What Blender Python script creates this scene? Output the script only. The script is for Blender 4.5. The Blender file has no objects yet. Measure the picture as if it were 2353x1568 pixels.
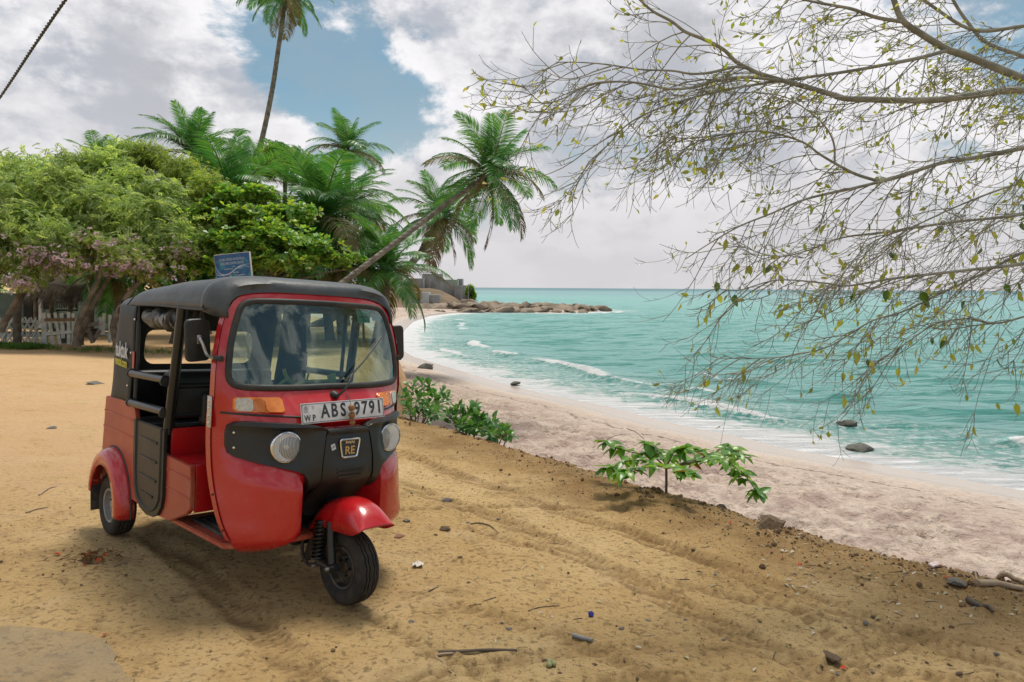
import bpy, bmesh, math, random
import numpy as np
from mathutils import Vector, Matrix, Euler, noise as mnoise
random.seed(7)
RNG = np.random.default_rng(7)
R = math.radians
scene = bpy.context.scene

# ------------------------------------------------------------------ camera
CAM_H, CAM_F, CAM_PITCH, CAM_ROLL = 1.758, 1666.5, R(4.233), R(0.38)   # focal length in units of a 2353 px wide frame
cam_data = bpy.data.cameras.new('camera')
cam_data.sensor_width = 36.0
cam_data.lens = CAM_F / 2353.0 * 36.0
cam_data.clip_start = 0.05
cam_data.clip_end = 20000
cam = bpy.data.objects.new('camera', cam_data)
scene.collection.objects.link(cam)
cam.matrix_world = Matrix.Translation((0, 0, CAM_H)) @ Matrix.Rotation(R(90) - CAM_PITCH, 4, 'X') @ Matrix.Rotation(CAM_ROLL, 4, 'Z')
scene.camera = cam

def ray(px, py):
    x, y = px - 1176.5, py - 784.0
    c, s = math.cos(-CAM_ROLL), math.sin(-CAM_ROLL)
    x, y = c * x - s * y, s * x + c * y
    cp, sp = math.cos(CAM_PITCH), math.sin(CAM_PITCH)
    up = -y / CAM_F
    return Vector((x / CAM_F, cp + up * sp, -sp + up * cp))
def at(px, py, Y):
    """survey point: the place seen at (px, py) of a 2353x1568 print, Y metres out"""
    d = ray(px, py)
    return Vector((0, 0, CAM_H)) + d * (Y / d.y)

# ------------------------------------------------------------------ world, sun, exposure
SUN_EL, SUN_AZ = R(71), R(16)          # azimuth clockwise from +Y
w = bpy.data.worlds.new('World')
scene.world = w
w.use_nodes = True
nt = w.node_tree
for n in list(nt.nodes): nt.nodes.remove(n)
def N(tree, typ, **kw):
    n = tree.nodes.new(typ)
    for k, v in kw.items():
        if k in ('op', 'operation'): n.operation = v
        elif k == 'inp':
            for i, val in v.items(): n.inputs[i].default_value = val
        else: setattr(n, k, v)
    return n
def math_node(tree, op, a, b=None, c=None, clamp=False):
    n = tree.nodes.new('ShaderNodeMath'); n.operation = op; n.use_clamp = clamp
    for i, v in enumerate((a, b, c)):
        if v is None: continue
        if isinstance(v, (int, float)): n.inputs[i].default_value = v
        else: tree.links.new(v, n.inputs[i])
    return n.outputs[0]
def mix_col(tree, fac, a, b, blend='MIX'):
    n = tree.nodes.new('ShaderNodeMix'); n.data_type = 'RGBA'; n.blend_type = blend
    for idx, v in ((0, fac), (6, a), (7, b)):
        if isinstance(v, (int, float)): n.inputs[idx].default_value = v
        elif isinstance(v, (tuple, list)): n.inputs[idx].default_value = tuple(v) + ((1,) if len(v) == 3 else ())
        else: tree.links.new(v, n.inputs[idx])
    return n.outputs[2]
def map_range(tree, v, a, b, c, d, smooth=True):
    n = tree.nodes.new('ShaderNodeMapRange')
    if smooth: n.interpolation_type = 'SMOOTHSTEP'
    tree.links.new(v, n.inputs[0])
    for i, x in zip((1, 2, 3, 4), (a, b, c, d)): n.inputs[i].default_value = x
    return n.outputs[0]

sky = N(nt, 'ShaderNodeTexSky', sky_type='NISHITA', sun_disc=False, sun_elevation=SUN_EL, sun_rotation=SUN_AZ,
        altitude=5, air_density=1.0, dust_density=1.6, ozone_density=1.6)
tc = N(nt, 'ShaderNodeTexCoord')
sep = N(nt, 'ShaderNodeSeparateXYZ'); nt.links.new(tc.outputs['Generated'], sep.inputs[0])
# cumulus: noise in the direction space, flattened a little towards the horizon
mpc = N(nt, 'ShaderNodeMapping'); mpc.inputs[3].default_value = (1.0, 1.0, 1.55); nt.links.new(tc.outputs['Generated'], mpc.inputs[0])
def cloud_noise(offset, scale, detail, rough, dist=0.0):
    m = N(nt, 'ShaderNodeVectorMath', operation='ADD'); m.inputs[1].default_value = offset
    nt.links.new(mpc.outputs[0], m.inputs[0])
    t = N(nt, 'ShaderNodeTexNoise', inp={2: scale, 3: detail, 4: rough})
    t.inputs['Distortion'].default_value = dist
    nt.links.new(m.outputs[0], t.inputs[0])
    return t.outputs[0]
CO = (2.3, 5.1, 1.9)
cn = cloud_noise(CO, 4.0, 11.0, 0.62, 0.15)
cn_lit = cloud_noise((CO[0] + .03, CO[1] + .02, CO[2] + .085), 4.0, 6.0, 0.56, 0.15)
cn_fine = cloud_noise((CO[0] + 3, CO[1], CO[2]), 9.0, 8.0, 0.62)
# large weather pattern: where the deck is thick and where it breaks
def lobe(px, py, sharp):
    d = ray(px, py).normalized()
    dp = N(nt, 'ShaderNodeVectorMath', operation='DOT_PRODUCT'); dp.inputs[1].default_value = d
    nt.links.new(tc.outputs['Generated'], dp.inputs[0])
    e = math_node(nt, 'MULTIPLY', math_node(nt, 'SUBTRACT', dp.outputs['Value'], 1.0), sharp)
    return math_node(nt, 'POWER', 2.71828, e)
bias = None
for px, py, sharp, amp in ((640, 110, 330, -.25), (760, 180, 360, -.26), (850, 250, 500, -.22), (905, 310, 800, -.20), (560, 60, 900, -.14), (990, 225, 1000, -.14), (450, 20, 1400, -.14), (1330, 330, 700, -.05), (1420, 280, 500, -.05),
        (120, 120, 40, .18), (330, 240, 150, .20), (560, 280, 260, .20), (730, 300, 900, .16), (1080, 50, 120, .22), (1200, 140, 140, .16), (1150, 330, 420, .18), (1050, 400, 500, .16), (860, 420, 600, .20), (940, 420, 700, .14), (1700, 150, 16, .16), (1500, 500, 40, .12)):
    t = math_node(nt, 'MULTIPLY', lobe(px, py, sharp), amp)
    bias = t if bias is None else math_node(nt, 'ADD', bias, t)
dens = math_node(nt, 'ADD', math_node(nt, 'MULTIPLY_ADD', cn, 2.1, -.55), math_node(nt, 'MULTIPLY', bias, .95))
mask = map_range(nt, dens, 0.40, 0.60, 0.0, 1.0)
shade = map_range(nt, math_node(nt, 'SUBTRACT', cn_lit, cn), -0.05, 0.10, 0.0, 1.0)
thick = map_range(nt, dens, 0.55, 1.05, 0.0, 1.0)
lit = mix_col(nt, shade, (5.6, 5.5, 5.6), (2.9, 3.05, 3.4))
lit = mix_col(nt, math_node(nt, 'MULTIPLY', thick, map_range(nt, cn_fine, .36, .62, 1.0, .05)), lit, (2.95, 3.0, 3.25))
skyc = mix_col(nt, 1.0, sky.outputs[0], (0.44, 0.60, 0.57), 'MULTIPLY')
skyc = mix_col(nt, map_range(nt, cn_fine, .35, .65, .18, .42), skyc, (2.2, 2.5, 2.65))
col = mix_col(nt, mask, skyc, lit)
# milky air towards the horizon
hz = map_range(nt, sep.outputs[2], 0.0, 0.26, 0.92, 0.0)
col = mix_col(nt, hz, col, (4.0, 3.88, 3.97))
bg = N(nt, 'ShaderNodeBackground', inp={1: 0.11})
nt.links.new(col, bg.inputs[0])
wo = N(nt, 'ShaderNodeOutputWorld'); nt.links.new(bg.outputs[0], wo.inputs[0])

sun_l = bpy.data.lights.new('sun', 'SUN'); sun_l.energy = 2.0; sun_l.angle = R(17); sun_l.color = (1.0, 0.93, 0.82)
sun = bpy.data.objects.new('sun', sun_l); scene.collection.objects.link(sun)
sun_dir = Vector((math.sin(SUN_AZ) * math.cos(SUN_EL), math.cos(SUN_AZ) * math.cos(SUN_EL), math.sin(SUN_EL)))
sun.rotation_euler = sun_dir.to_track_quat('Z', 'Y').to_euler()
sun.location = (5, 10, 20)
vs = scene.view_settings
vs.view_transform = 'Standard'; vs.look = 'None'; vs.gamma = 1.0; vs.use_curve_mapping = False; vs.exposure = 0.66
scene.cycles.max_bounces = 8; scene.cycles.transparent_max_bounces = 16; scene.cycles.use_denoising = True
scene.cycles.caustics_reflective = False; scene.cycles.caustics_refractive = False
scene.cycles.sample_clamp_indirect = 6.0

# ------------------------------------------------------------------ helpers
C = scene.collection
def tag(o, label=None, cat=None, group=None, kind=None):
    if label: o['label'] = label
    if cat: o['category'] = cat
    if group: o['group'] = group
    if kind: o['kind'] = kind
    return o
def empty(name, loc=(0, 0, 0), label=None, cat=None, group=None, parent=None):
    o = bpy.data.objects.new(name, None); C.objects.link(o); o.location = loc; o.empty_display_size = 0.1
    if parent: o.parent = parent
    return tag(o, label, cat, group)
def link(name, me, mat=None, parent=None):
    o = bpy.data.objects.new(name, me); C.objects.link(o)
    if mat is not None and not me.materials: me.materials.append(mat)
    if parent: o.parent = parent
    return o
def obj(name, bm, mat, parent=None, angle=38, recalc=True):
    if recalc: bmesh.ops.recalc_face_normals(bm, faces=bm.faces)
    me = bpy.data.meshes.new(name); bm.to_mesh(me); bm.free()
    if angle:
        me.shade_smooth()
        if angle < 180: me.set_sharp_from_angle(angle=R(angle))
    return link(name, me, mat, parent)
def np_mesh(name, v, f, smooth=True):
    me = bpy.data.meshes.new(name)
    v = np.asarray(v, dtype=np.float32); f = np.asarray(f, dtype=np.int32)
    n, k = f.shape
    me.vertices.add(len(v)); me.vertices.foreach_set('co', v.ravel())
    me.loops.add(n * k); me.loops.foreach_set('vertex_index', f.ravel())
    me.polygons.add(n); me.polygons.foreach_set('loop_start', np.arange(0, n * k, k, dtype=np.int32))
    me.polygons.foreach_set('loop_total', np.full(n, k, dtype=np.int32))
    me.polygons.foreach_set('use_smooth', np.full(n, smooth, dtype=bool))
    me.update(calc_edges=True)
    return me
def grid_faces(nx, ny):
    i = np.arange(nx - 1)[None, :] + np.arange(ny - 1)[:, None] * nx
    i = i.ravel()
    return np.stack([i, i + 1, i + 1 + nx, i + nx], 1)
def box(bm, c, s, bevel=0.0, mat=None, seg=2):
    r = bmesh.ops.create_cube(bm, size=1.0)
    vs_ = r['verts']
    bmesh.ops.scale(bm, vec=s, verts=vs_)
    if bevel > 0:
        es = list({e for v in vs_ for e in v.link_edges})
        g = bmesh.ops.bevel(bm, geom=es, offset=bevel, segments=seg, profile=0.6, affect='EDGES')
        vs_ = list({v for f in g['faces'] for v in f.verts} | {v for v in vs_ if v.is_valid})
    m = Matrix.Translation(c) @ (mat.to_4x4() if mat is not None else Matrix())
    bmesh.ops.transform(bm, matrix=m, verts=vs_)
    return vs_
def frames(pts):
    pts = [Vector(p) for p in pts]; n = len(pts); out = []; up = None
    for i in range(n):
        t = (pts[min(i + 1, n - 1)] - pts[max(i - 1, 0)])
        t = t.normalized() if t.length > 1e-9 else Vector((0, 0, 1))
        if up is None:
            up = Vector((0, 0, 1)) if abs(t.z) < 0.9 else Vector((1, 0, 0))
        a = up - t * up.dot(t)
        if a.length < 1e-6: a = t.orthogonal()
        a.normalize(); b = t.cross(a); up = a
        out.append((pts[i], t, a, b))
    return out
def tube(bm, pts, r, n=8, cap=True, closed=False, flat=1.0):
    fr = frames(pts); rings = []
    for i, (p, t, a, b) in enumerate(fr):
        rr = r[i] if isinstance(r, (list, tuple)) else r
        rings.append([bm.verts.new(p + a * (rr * math.cos(k * 2 * math.pi / n)) * flat + b * (rr * math.sin(k * 2 * math.pi / n))) for k in range(n)])
    m = len(rings)
    for i in range(m if closed else m - 1):
        A, B = rings[i], rings[(i + 1) % m]
        for k in range(n):
            bm.faces.new((A[k], A[(k + 1) % n], B[(k + 1) % n], B[k]))
    if cap and not closed:
        bm.faces.new(rings[0][::-1]); bm.faces.new(rings[-1])
def lathe(bm, prof, n=32, mat=Matrix(), closed=False, wob=None):
    """profile [(radius, height)] turned about local Z"""
    rings = []
    for j, (r, h) in enumerate(prof):
        rings.append([bm.verts.new(mat @ Vector((r * math.cos(2 * math.pi * k / n), r * math.sin(2 * math.pi * k / n), h + (wob(j, k) if wob else 0)))) for k in range(n)])
    m = len(rings)
    for i in range(m if closed else m - 1):
        A, B = rings[i], rings[(i + 1) % m]
        for k in range(n): bm.faces.new((A[k], A[(k + 1) % n], B[(k + 1) % n], B[k]))
    return rings
def loft(bm, secs, closed=False):
    rows = [[bm.verts.new(p) for p in s] for s in secs]
    n = len(rows[0])
    for i in range(len(rows) - 1):
        for k in range(n if closed else n - 1):
            k2 = (k + 1) % n
            bm.faces.new((rows[i][k], rows[i][k2], rows[i + 1][k2], rows[i + 1][k]))
    return rows
def catmull(pts, per=8, closed=False):
    P = [Vector(p) for p in pts]; n = len(P); out = []
    for i in range(n if closed else n - 1):
        if closed: a, b, c, d = P[(i - 1) % n], P[i], P[(i + 1) % n], P[(i + 2) % n]
        else: a, b, c, d = P[max(i - 1, 0)], P[i], P[i + 1], P[min(i + 2, n - 1)]
        for k in range(per):
            t = k / per
            out.append(0.5 * ((2 * b) + (c - a) * t + (2 * a - 5 * b + 4 * c - d) * t * t + (3 * b - a - 3 * c + d) * t ** 3))
    if not closed: out.append(P[-1].copy())
    return out
def smooth_interp(x, tab):
    xs = [t[0] for t in tab]; ys = [t[1] for t in tab]
    if x <= xs[0]: return ys[0]
    if x >= xs[-1]: return ys[-1]
    i = max(j for j in range(len(xs) - 1) if xs[j] <= x)
    h = xs[i + 1] - xs[i]; t = (x - xs[i]) / h
    def sl(j):
        if j == 0: return (ys[1] - ys[0]) / (xs[1] - xs[0])
        if j == len(xs) - 1: return (ys[-1] - ys[-2]) / (xs[-1] - xs[-2])
        a = (ys[j] - ys[j - 1]) / (xs[j] - xs[j - 1]); b = (ys[j + 1] - ys[j]) / (xs[j + 1] - xs[j])
        return 0.0 if a * b <= 0 else 2 * a * b / (a + b)
    m0, m1 = sl(i) * h, sl(i + 1) * h
    return ys[i] * (2 * t**3 - 3 * t * t + 1) + m0 * (t**3 - 2 * t * t + t) + ys[i + 1] * (-2 * t**3 + 3 * t * t) + m1 * (t**3 - t * t)
def sstep(a, b, x):
    t = min(1.0, max(0.0, (x - a) / (b - a))); return t * t * (3 - 2 * t)
def np_sstep(a, b, x):
    t = np.clip((x - a) / (b - a), 0, 1); return t * t * (3 - 2 * t)
_PERM = np.random.default_rng(3).random((256, 256))
def vnoise(x, y):
    xi, yi = np.floor(x).astype(int), np.floor(y).astype(int)
    fx, fy = x - xi, y - yi
    fx = fx * fx * (3 - 2 * fx); fy = fy * fy * (3 - 2 * fy)
    g = lambda a, b: _PERM[a & 255, b & 255]
    return (g(xi, yi) * (1 - fx) + g(xi + 1, yi) * fx) * (1 - fy) + (g(xi, yi + 1) * (1 - fx) + g(xi + 1, yi + 1) * fx) * fy
def fbm(x, y, oct=4, lac=2.03, gain=0.5):
    s = 0; a = 1.0; t = 0
    for o in range(oct):
        s = s + a * vnoise(x + 17.3 * o, y - 9.1 * o); t += a; a *= gain; x = x * lac; y = y * lac
    return s / t - 0.5
def poly_dist(px, py, line):
    """signed distance to a polyline (positive on its left side) for arrays"""
    best = np.full(px.shape, 1e9); sgn = np.ones(px.shape)
    L = np.asarray(line, float)
    for a, b in zip(L[:-1], L[1:]):
        d = b - a; l2 = d @ d
        t = np.clip(((px - a[0]) * d[0] + (py - a[1]) * d[1]) / l2, 0, 1)
        dx, dy = px - a[0] - t * d[0], py - a[1] - t * d[1]
        dd = np.hypot(dx, dy); cr = d[0] * (py - a[1]) - d[1] * (px - a[0])
        m = dd < best - 1e-9
        best = np.where(m, dd, best); sgn = np.where(m, np.sign(cr), sgn)
    return best * np.where(sgn == 0, 1, sgn)

# ------------------------------------------------------------------ materials
def mat_new(name):
    m = bpy.data.materials.new(name); m.use_nodes = True
    t = m.node_tree
    return m, t, t.nodes['Principled BSDF']
def coords(t, kind='Object'):
    return N(t, 'ShaderNodeTexCoord').outputs[kind]
def noise(t, vec, scale, detail=4.0, rough=0.55, dist=0.0):
    n = N(t, 'ShaderNodeTexNoise', inp={2: scale, 3: detail, 4: rough})
    n.inputs['Distortion'].default_value = dist
    t.links.new(vec, n.inputs[0]); return n.outputs[0]
def bump(t, height, strength, dist, normal=None):
    b = N(t, 'ShaderNodeBump', inp={0: strength, 1: dist})
    t.links.new(height, b.inputs['Height'])
    if normal is not None: t.links.new(normal, b.inputs['Normal'])
    return b.outputs[0]
def PM(name, c1, c2=None, scale=4.0, rough=0.5, rough_var=0.0, metal=0.0, bmp=0.0, bscale=60.0, bdist=0.01, coat=0.0, spec=0.5, coord='Object', lo=0.35, hi=0.65, dust=None):
    m, t, p = mat_new(name)
    co = coords(t, coord)
    p.inputs['Roughness'].default_value = rough; p.inputs['Metallic'].default_value = metal
    p.inputs['Specular IOR Level'].default_value = spec
    if coat: p.inputs['Coat Weight'].default_value = coat; p.inputs['Coat Roughness'].default_value = 0.06
    n = noise(t, co, scale, 6.0)
    fac = map_range(t, n, lo, hi, 0, 1)
    col = mix_col(t, fac, c1, c2 if c2 else tuple(0.85 * x for x in c1))
    if dust:                       # dried dust caught on the surface
        dn = map_range(t, noise(t, co, 7.0, 8.0, 0.7), 0.40, 0.72, 0.0, dust[1])
        sz = N(t, 'ShaderNodeSeparateXYZ'); t.links.new(co, sz.inputs[0])
        spl = math_node(t, 'MULTIPLY', map_range(t, sz.outputs[2], .20, .62, 1.0, 0.0), map_range(t, noise(t, co, 16.0, 9.0, 0.75), 0.44, 0.68, 0.0, min(.8, dust[1] * 2.2)))   # mud thrown up by the wheels
        dn = math_node(t, 'MAXIMUM', dn, spl)
        col = mix_col(t, dn, col, dust[0])
        r2 = math_node(t, 'ADD', rough, math_node(t, 'MULTIPLY', dn, 0.7), clamp=True)
        t.links.new(r2, p.inputs['Roughness'])
    elif rough_var:
        t.links.new(map_range(t, noise(t, co, scale * 2.3, 5.0), 0.3, 0.7, rough - rough_var, rough + rough_var), p.inputs['Roughness'])
    t.links.new(col, p.inputs['Base Color'])
    if bmp: t.links.new(bump(t, noise(t, co, bscale, 5.0), bmp, bdist), p.inputs['Normal'])
    return m
def leaf_mat(name, cols, trans=0.35, rough=0.5, spec=0.3, patch_scale=0.6, tint=(1.5, 1.45, 0.7)):
    """foliage: each leaf island its own shade out of cols (dark .. light), some light passes through"""
    m, t, p = mat_new(name)
    g = N(t, 'ShaderNodeNewGeometry')
    oi = N(t, 'ShaderNodeObjectInfo')
    rnd = math_node(t, 'FRACT', math_node(t, 'ADD', g.outputs['Random Per Island'], oi.outputs['Random']))
    cr = N(t, 'ShaderNodeValToRGB'); t.links.new(rnd, cr.inputs[0])
    el = cr.color_ramp.elements
    pos = np.linspace(0, 1, len(cols))
    while len(el) < len(cols): el.new(0.5)
    for e, c_, q in zip(el, cols, pos): e.position = q; e.color = tuple(c_) + (1,)
    co = coords(t)
    v = map_range(t, noise(t, co, patch_scale, 2.0), 0.35, 0.65, 0.78, 1.2)
    col = mix_col(t, 1.0, cr.outputs[0], (1, 1, 1))
    mv = N(t, 'ShaderNodeMix', data_type='RGBA', blend_type='MULTIPLY'); mv.inputs[0].default_value = 1.0
    t.links.new(cr.outputs[0], mv.inputs[6])
    cb = N(t, 'ShaderNodeCombineColor'); [t.links.new(v, cb.inputs[i]) for i in range(3)]
    t.links.new(cb.outputs[0], mv.inputs[7])
    p.inputs['Roughness'].default_value = rough; p.inputs['Specular IOR Level'].default_value = spec
    t.links.new(mv.outputs[2], p.inputs['Base Color'])
    tr = N(t, 'ShaderNodeBsdfTranslucent')
    tint = mix_col(t, 1.0, mv.outputs[2], tint, 'MULTIPLY'); t.links.new(tint, tr.inputs[0])
    mx = N(t, 'ShaderNodeMixShader', inp={0: trans})
    t.links.new(p.outputs[0], mx.inputs[1]); t.links.new(tr.outputs[0], mx.inputs[2])
    t.links.new(mx.outputs[0], t.nodes['Material Output'].inputs[0])
    return m
# ================================================================== SETTING
VX, VY, VHD, VROLL = -0.9095, 3.9285, -0.77808, R(-3.4734)      # where the three-wheeler stands and how the ground tips there
EX, EY = -math.sin(VHD), math.cos(VHD)                           # down-slope, towards the sea
def zg(x, y):
    s = (x - VX) * EX + (y - VY) * EY
    s = np.clip(s, -2.6, 5.2)
    return math.tan(VROLL) * s
def gz(x, y): return float(zg(np.array(x), np.array(y)))
EDGE = [(60, -45), (30, -20), (14, -6), (8, .6), (5, 3.3), (3.44, 4.73), (3.16, 4.99), (2.73, 5.37), (2.25, 5.87), (2.02, 6.28), (1.74, 6.67), (1.41, 7.09), (1.04, 7.54), (.62, 8.17), (.13, 8.85),
        (-.44, 9.55), (-1.13, 10.59), (-1.75, 11.33), (-2.7, 13.4), (-3.7, 16.5), (-4.4, 20), (-4.8, 25), (-5.6, 31), (-7.6, 38), (-12, 47), (-17, 56), (-24, 70), (-34, 100), (-46, 140), (-70, 300)]
EDGE_SEA = EDGE            # sea lies on the right-hand side walking this way
SHORE = [(70, -42), (40, -14), (24, 4.5), (16.5, 13.2), (12.75, 17.71), (11.79, 18.84), (10.29, 20.46), (8.51, 22.38), (7.66, 24.01), (6.57, 25.47), (5.39, 27.4), (4.09, 30.08), (1.51, 33.7), (-.59, 37.48), (-3.3, 43.32), (-6.99, 51.28),
         (-9.2, 58.5), (-10.2, 66), (-12.2, 82), (-13.9, 102), (-14.0, 122), (-11.5, 136), (-6, 143), (3, 143), (9, 141), (15, 146), (19.5, 156), (15, 168), (2, 176), (-12, 186), (-20, 230), (-30, 320)]
SEA_Z = -3.2
def shore_d(x, y): return poly_dist(x, y, SHORE)       # positive landward (left), negative seaward
def beach_z(x, y, dw=None):
    if dw is None: dw = shore_d(x, y)
    z = np.where(dw < 0, SEA_Z + 0.10 * dw, SEA_Z + 0.10 * np.minimum(dw, 3.2))
    z = z + np.where(dw > 3.2, 0.16 * np_sstep(3.0, 5.0, dw) + 0.018 * (np.clip(dw, 3.2, 40) - 3.2), 0)
    return np.maximum(z, -9)
def edge_d(x, y):
    d = poly_dist(x, y, EDGE)
    near = np.clip(1 - np.abs(d) / 3.0, 0, 1)
    return -d + near * (0.45 * fbm(x * 1.1 + 4, y * 1.1, 3) + 0.30 * fbm(x * 4.1, y * 4.1 + 3, 4))   # seaward positive
# tyre tracks pressed into the dirt: centre lines, half width, depth, tread pitch
TRACKS = [([(-3.6, 6.9), (-2.4, 6.0), (-1.3, 5.75), (.2, 6.2), (1.2, 6.1)], .06, .010, .04), ([(-.9, 2.5), (-.35, 3.1), (.35, 3.45), (1.25, 3.55), (2.4, 3.3)], .06, .011, .035), ([(-.6, 2.3), (0, 2.85), (.6, 3.2), (1.5, 3.2), (2.6, 2.9)], .06, .011, .035), ([(.9, 5.6), (1.5, 4.6), (1.75, 3.8), (1.7, 3.0)], .055, .009, .035),
          ([(-.95, 3.95), (-.45, 3.45), (.1, 2.95), (.8, 2.35)], .055, .011, .035), ([(-.62, 4.1), (.0, 3.75), (.75, 3.2), (1.6, 2.5)], .06, .010, .04),
          ([(-2.4, 8.5), (-.9, 6.6), (.3, 5.2), (1.0, 4.1), (2.0, 2.7)], .10, .014, .045), ([(-1.5, 8.6), (0, 6.6), (1.2, 5.1), (2.1, 4.0), (3.2, 2.4)], .10, .014, .045),
          ([(.3, 2.4), (1.0, 2.95), (1.55, 3.42), (2.3, 3.9)], .07, .018, .03), ([(-.2, 3.0), (.35, 2.75), (.9, 2.4)], .06, .012, .03), ([(-3.2, 5.6), (-1.9, 4.3), (-1.0, 3.2), (-.4, 2.4)], .09, .012, .05),
          ([(-.3, 5.4), (.8, 4.6), (2.2, 3.9), (3.0, 3.6)], .05, .007, .03)]
TRACK_MASK = {}
def dirt_z(x, y):
    tmask = np.zeros(x.shape)
    d = edge_d(x, y)
    z = zg(x, y)
    z = z + 0.05 * fbm(x * .55, y * .55, 3) + 0.022 * fbm(x * 2.3 + 8, y * 2.3, 4) 
    near = np.clip(1.4 - np.hypot(x - .3, y - 4) / 8.0, 0, 1)
    z = z + near * (0.030 * fbm(x * 6, y * 6, 4) + 0.016 * np.abs(fbm(x * 17, y * 17, 2)))
    # clods and a crumbling lip at the edge
    lip = np.exp(-((d + .55) / .5) ** 2)
    z = z + lip * (0.10 * (fbm(x * 2.2 + 1, y * 2.2, 4) + .2) + 0.13 * np.maximum(fbm(x * 8.3, y * 8.3, 3), 0))
    for line, hw, dep, pitch in TRACKS:
        pl = [tuple(p) for p in catmull([(a, b, 0) for a, b in line], 6)]
        L = np.asarray([(p[0], p[1]) for p in pl])
        m = (x > L[:, 0].min() - .4) & (x < L[:, 0].max() + .4) & (y > L[:, 1].min() - .4) & (y < L[:, 1].max() + .4)
        if not m.any(): continue
        xx, yy = x[m], y[m]
        sd = poly_dist(xx, yy, L); ad = np.abs(sd)
        along = xx * .7 - yy * .7
        cut = np_sstep(hw * 1.15, hw * .8, ad)
        tread = .5 + .5 * np.sin(sd / hw * 9.0 + 1.2 * np.sin(along / pitch * 2 * math.pi))
        fade = np.clip(0.5 + 1.7 * (fbm(xx * 1.7, yy * 1.7 + 5, 2) + .28), 0, 1)
        tmask[m] = np.maximum(tmask[m], fade * cut * tread)
        ridge = np.exp(-((ad - hw * 1.35) / (hw * .3)) ** 2)
        z[m] += 2.0 * fade * (-dep * cut * (.55 + .45 * tread) + .5 * dep * ridge)
    TRACK_MASK['last'] = tmask
    # the wheels stand on firm flat spots
    for wx, wy in WHEEL_SPOTS:
        q = np.exp(-(((x - wx) ** 2 + (y - wy) ** 2) / .03))
        z = z * (1 - q) + q * (zg(x, y) - .004)
    z = np.where(d > -0.05, z - 0.20 * np_sstep(-.05, .25, d) - 3.6 * np_sstep(.0, 2.1, d), z)
    return z
_c, _s = math.cos(VHD), math.sin(VHD)
def veh_xy(lx, ly): return VX + _c * lx - _s * ly, VY + _s * lx + _c * ly
WHEEL_SPOTS = [veh_xy(0, 0), veh_xy(-2, -.575), veh_xy(-2, .575)]
def spaced(segs):
    out = []
    for a, b, st in segs: out += list(np.arange(a, b, st))
    return np.array(out + [segs[-1][1]])
def dz(x, y):
    i = min(max(int(np.searchsorted(GXS, x)) - 1, 0), len(GXS) - 2); j = min(max(int(np.searchsorted(GYS, y)) - 1, 0), len(GYS) - 2)
    fx = (x - GXS[i]) / (GXS[i + 1] - GXS[i]); fy = (y - GYS[j]) / (GYS[j + 1] - GYS[j])
    return float((GZZ[j, i] * (1 - fx) + GZZ[j, i + 1] * fx) * (1 - fy) + (GZZ[j + 1, i] * (1 - fx) + GZZ[j + 1, i + 1] * fx) * fy)
def bz(x, y): return float(beach_z(np.array([float(x)]), np.array([float(y)]))[0])

# ---- dirt ground
m_dirt, t, p = mat_new('tan_dirt')
co = coords(t)
n1 = noise(t, co, .55, 5, .6); n2 = noise(t, co, 3.2, 8, .65); n3 = noise(t, co, 26, 6, .6); n4 = noise(t, co, 1.3, 4, .5, .8)
c_ = mix_col(t, map_range(t, n1, .32, .68, 0, 1), (.53, .345, .145), (.64, .455, .22))
c_ = mix_col(t, map_range(t, n4, .5, .72, 0, .7), c_, (.66, .48, .26))
c_ = mix_col(t, map_range(t, n2, .50, .68, 0, .5), c_, (.30, .19, .082))
n5 = noise(t, co, 9.0, 9, .75, .5)
c_ = mix_col(t, map_range(t, n5, .55, .70, 0, .55), c_, (.15, .09, .04)); c_ = mix_col(t, map_range(t, n5, .42, .30, 0, .45), c_, (.62, .46, .27))
c_ = mix_col(t, map_range(t, n3, .53, .64, 0, .6), c_, (.14, .088, .04))
n6 = noise(t, co, 48, 5, .7); c_ = mix_col(t, map_range(t, n6, .56, .66, 0, .5), c_, (.66, .50, .30)); c_ = mix_col(t, map_range(t, n6, .44, .34, 0, .5), c_, (.17, .105, .048))
# damper, browner soil along the seaward rim (a colour of the soil itself)
at_ = N(t, 'ShaderNodeAttribute', attribute_name='rim')
c_ = mix_col(t, math_node(t, 'MULTIPLY', at_.outputs['Fac'], map_range(t, n2, .25, .6, .55, 1.0)), c_, (.27, .165, .07))
at2 = N(t, 'ShaderNodeAttribute', attribute_name='inland')
c_ = mix_col(t, math_node(t, 'MULTIPLY', at2.outputs['Fac'], map_range(t, n2, .3, .6, .15, .75)), c_, (.66, .42, .24))
at3 = N(t, 'ShaderNodeAttribute', attribute_name='track')      # shading of the tread grooves, painted into the soil colour
c_ = mix_col(t, math_node(t, 'MULTIPLY', at3.outputs['Fac'], .75), c_, (.22, .13, .055))
t.links.new(c_, p.inputs['Base Color']); p.inputs['Roughness'].default_value = .95; p.inputs['Specular IOR Level'].default_value = .12
b1 = bump(t, noise(t, co, 12, 9, .75), .9, .05); b2 = bump(t, noise(t, co, 70, 5, .65), .8, .012, b1)
t.links.new(b2, p.inputs['Normal'])
xs = spaced([(-2000, -200, 300), (-200, -40, 20), (-40, -14, 1.0), (-14, -4.2, .22), (-4.2, 4.6, .034), (4.6, 8, .15), (8, 30, 1.2), (30, 80, 8)])
ys = spaced([(-300, -40, 40), (-40, -4, 3), (-4, 1.6, .3), (1.6, 7.6, .034), (7.6, 13, .075), (13, 30, .3), (30, 80, 2), (80, 320, 15), (320, 2500, 200)])
X, Y = np.meshgrid(xs, ys)
Z = dirt_z(X.ravel(), Y.ravel())
trk = TRACK_MASK['last'].copy()
V = np.stack([X.ravel(), Y.ravel(), Z], 1)
F = grid_faces(len(xs), len(ys))
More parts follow.
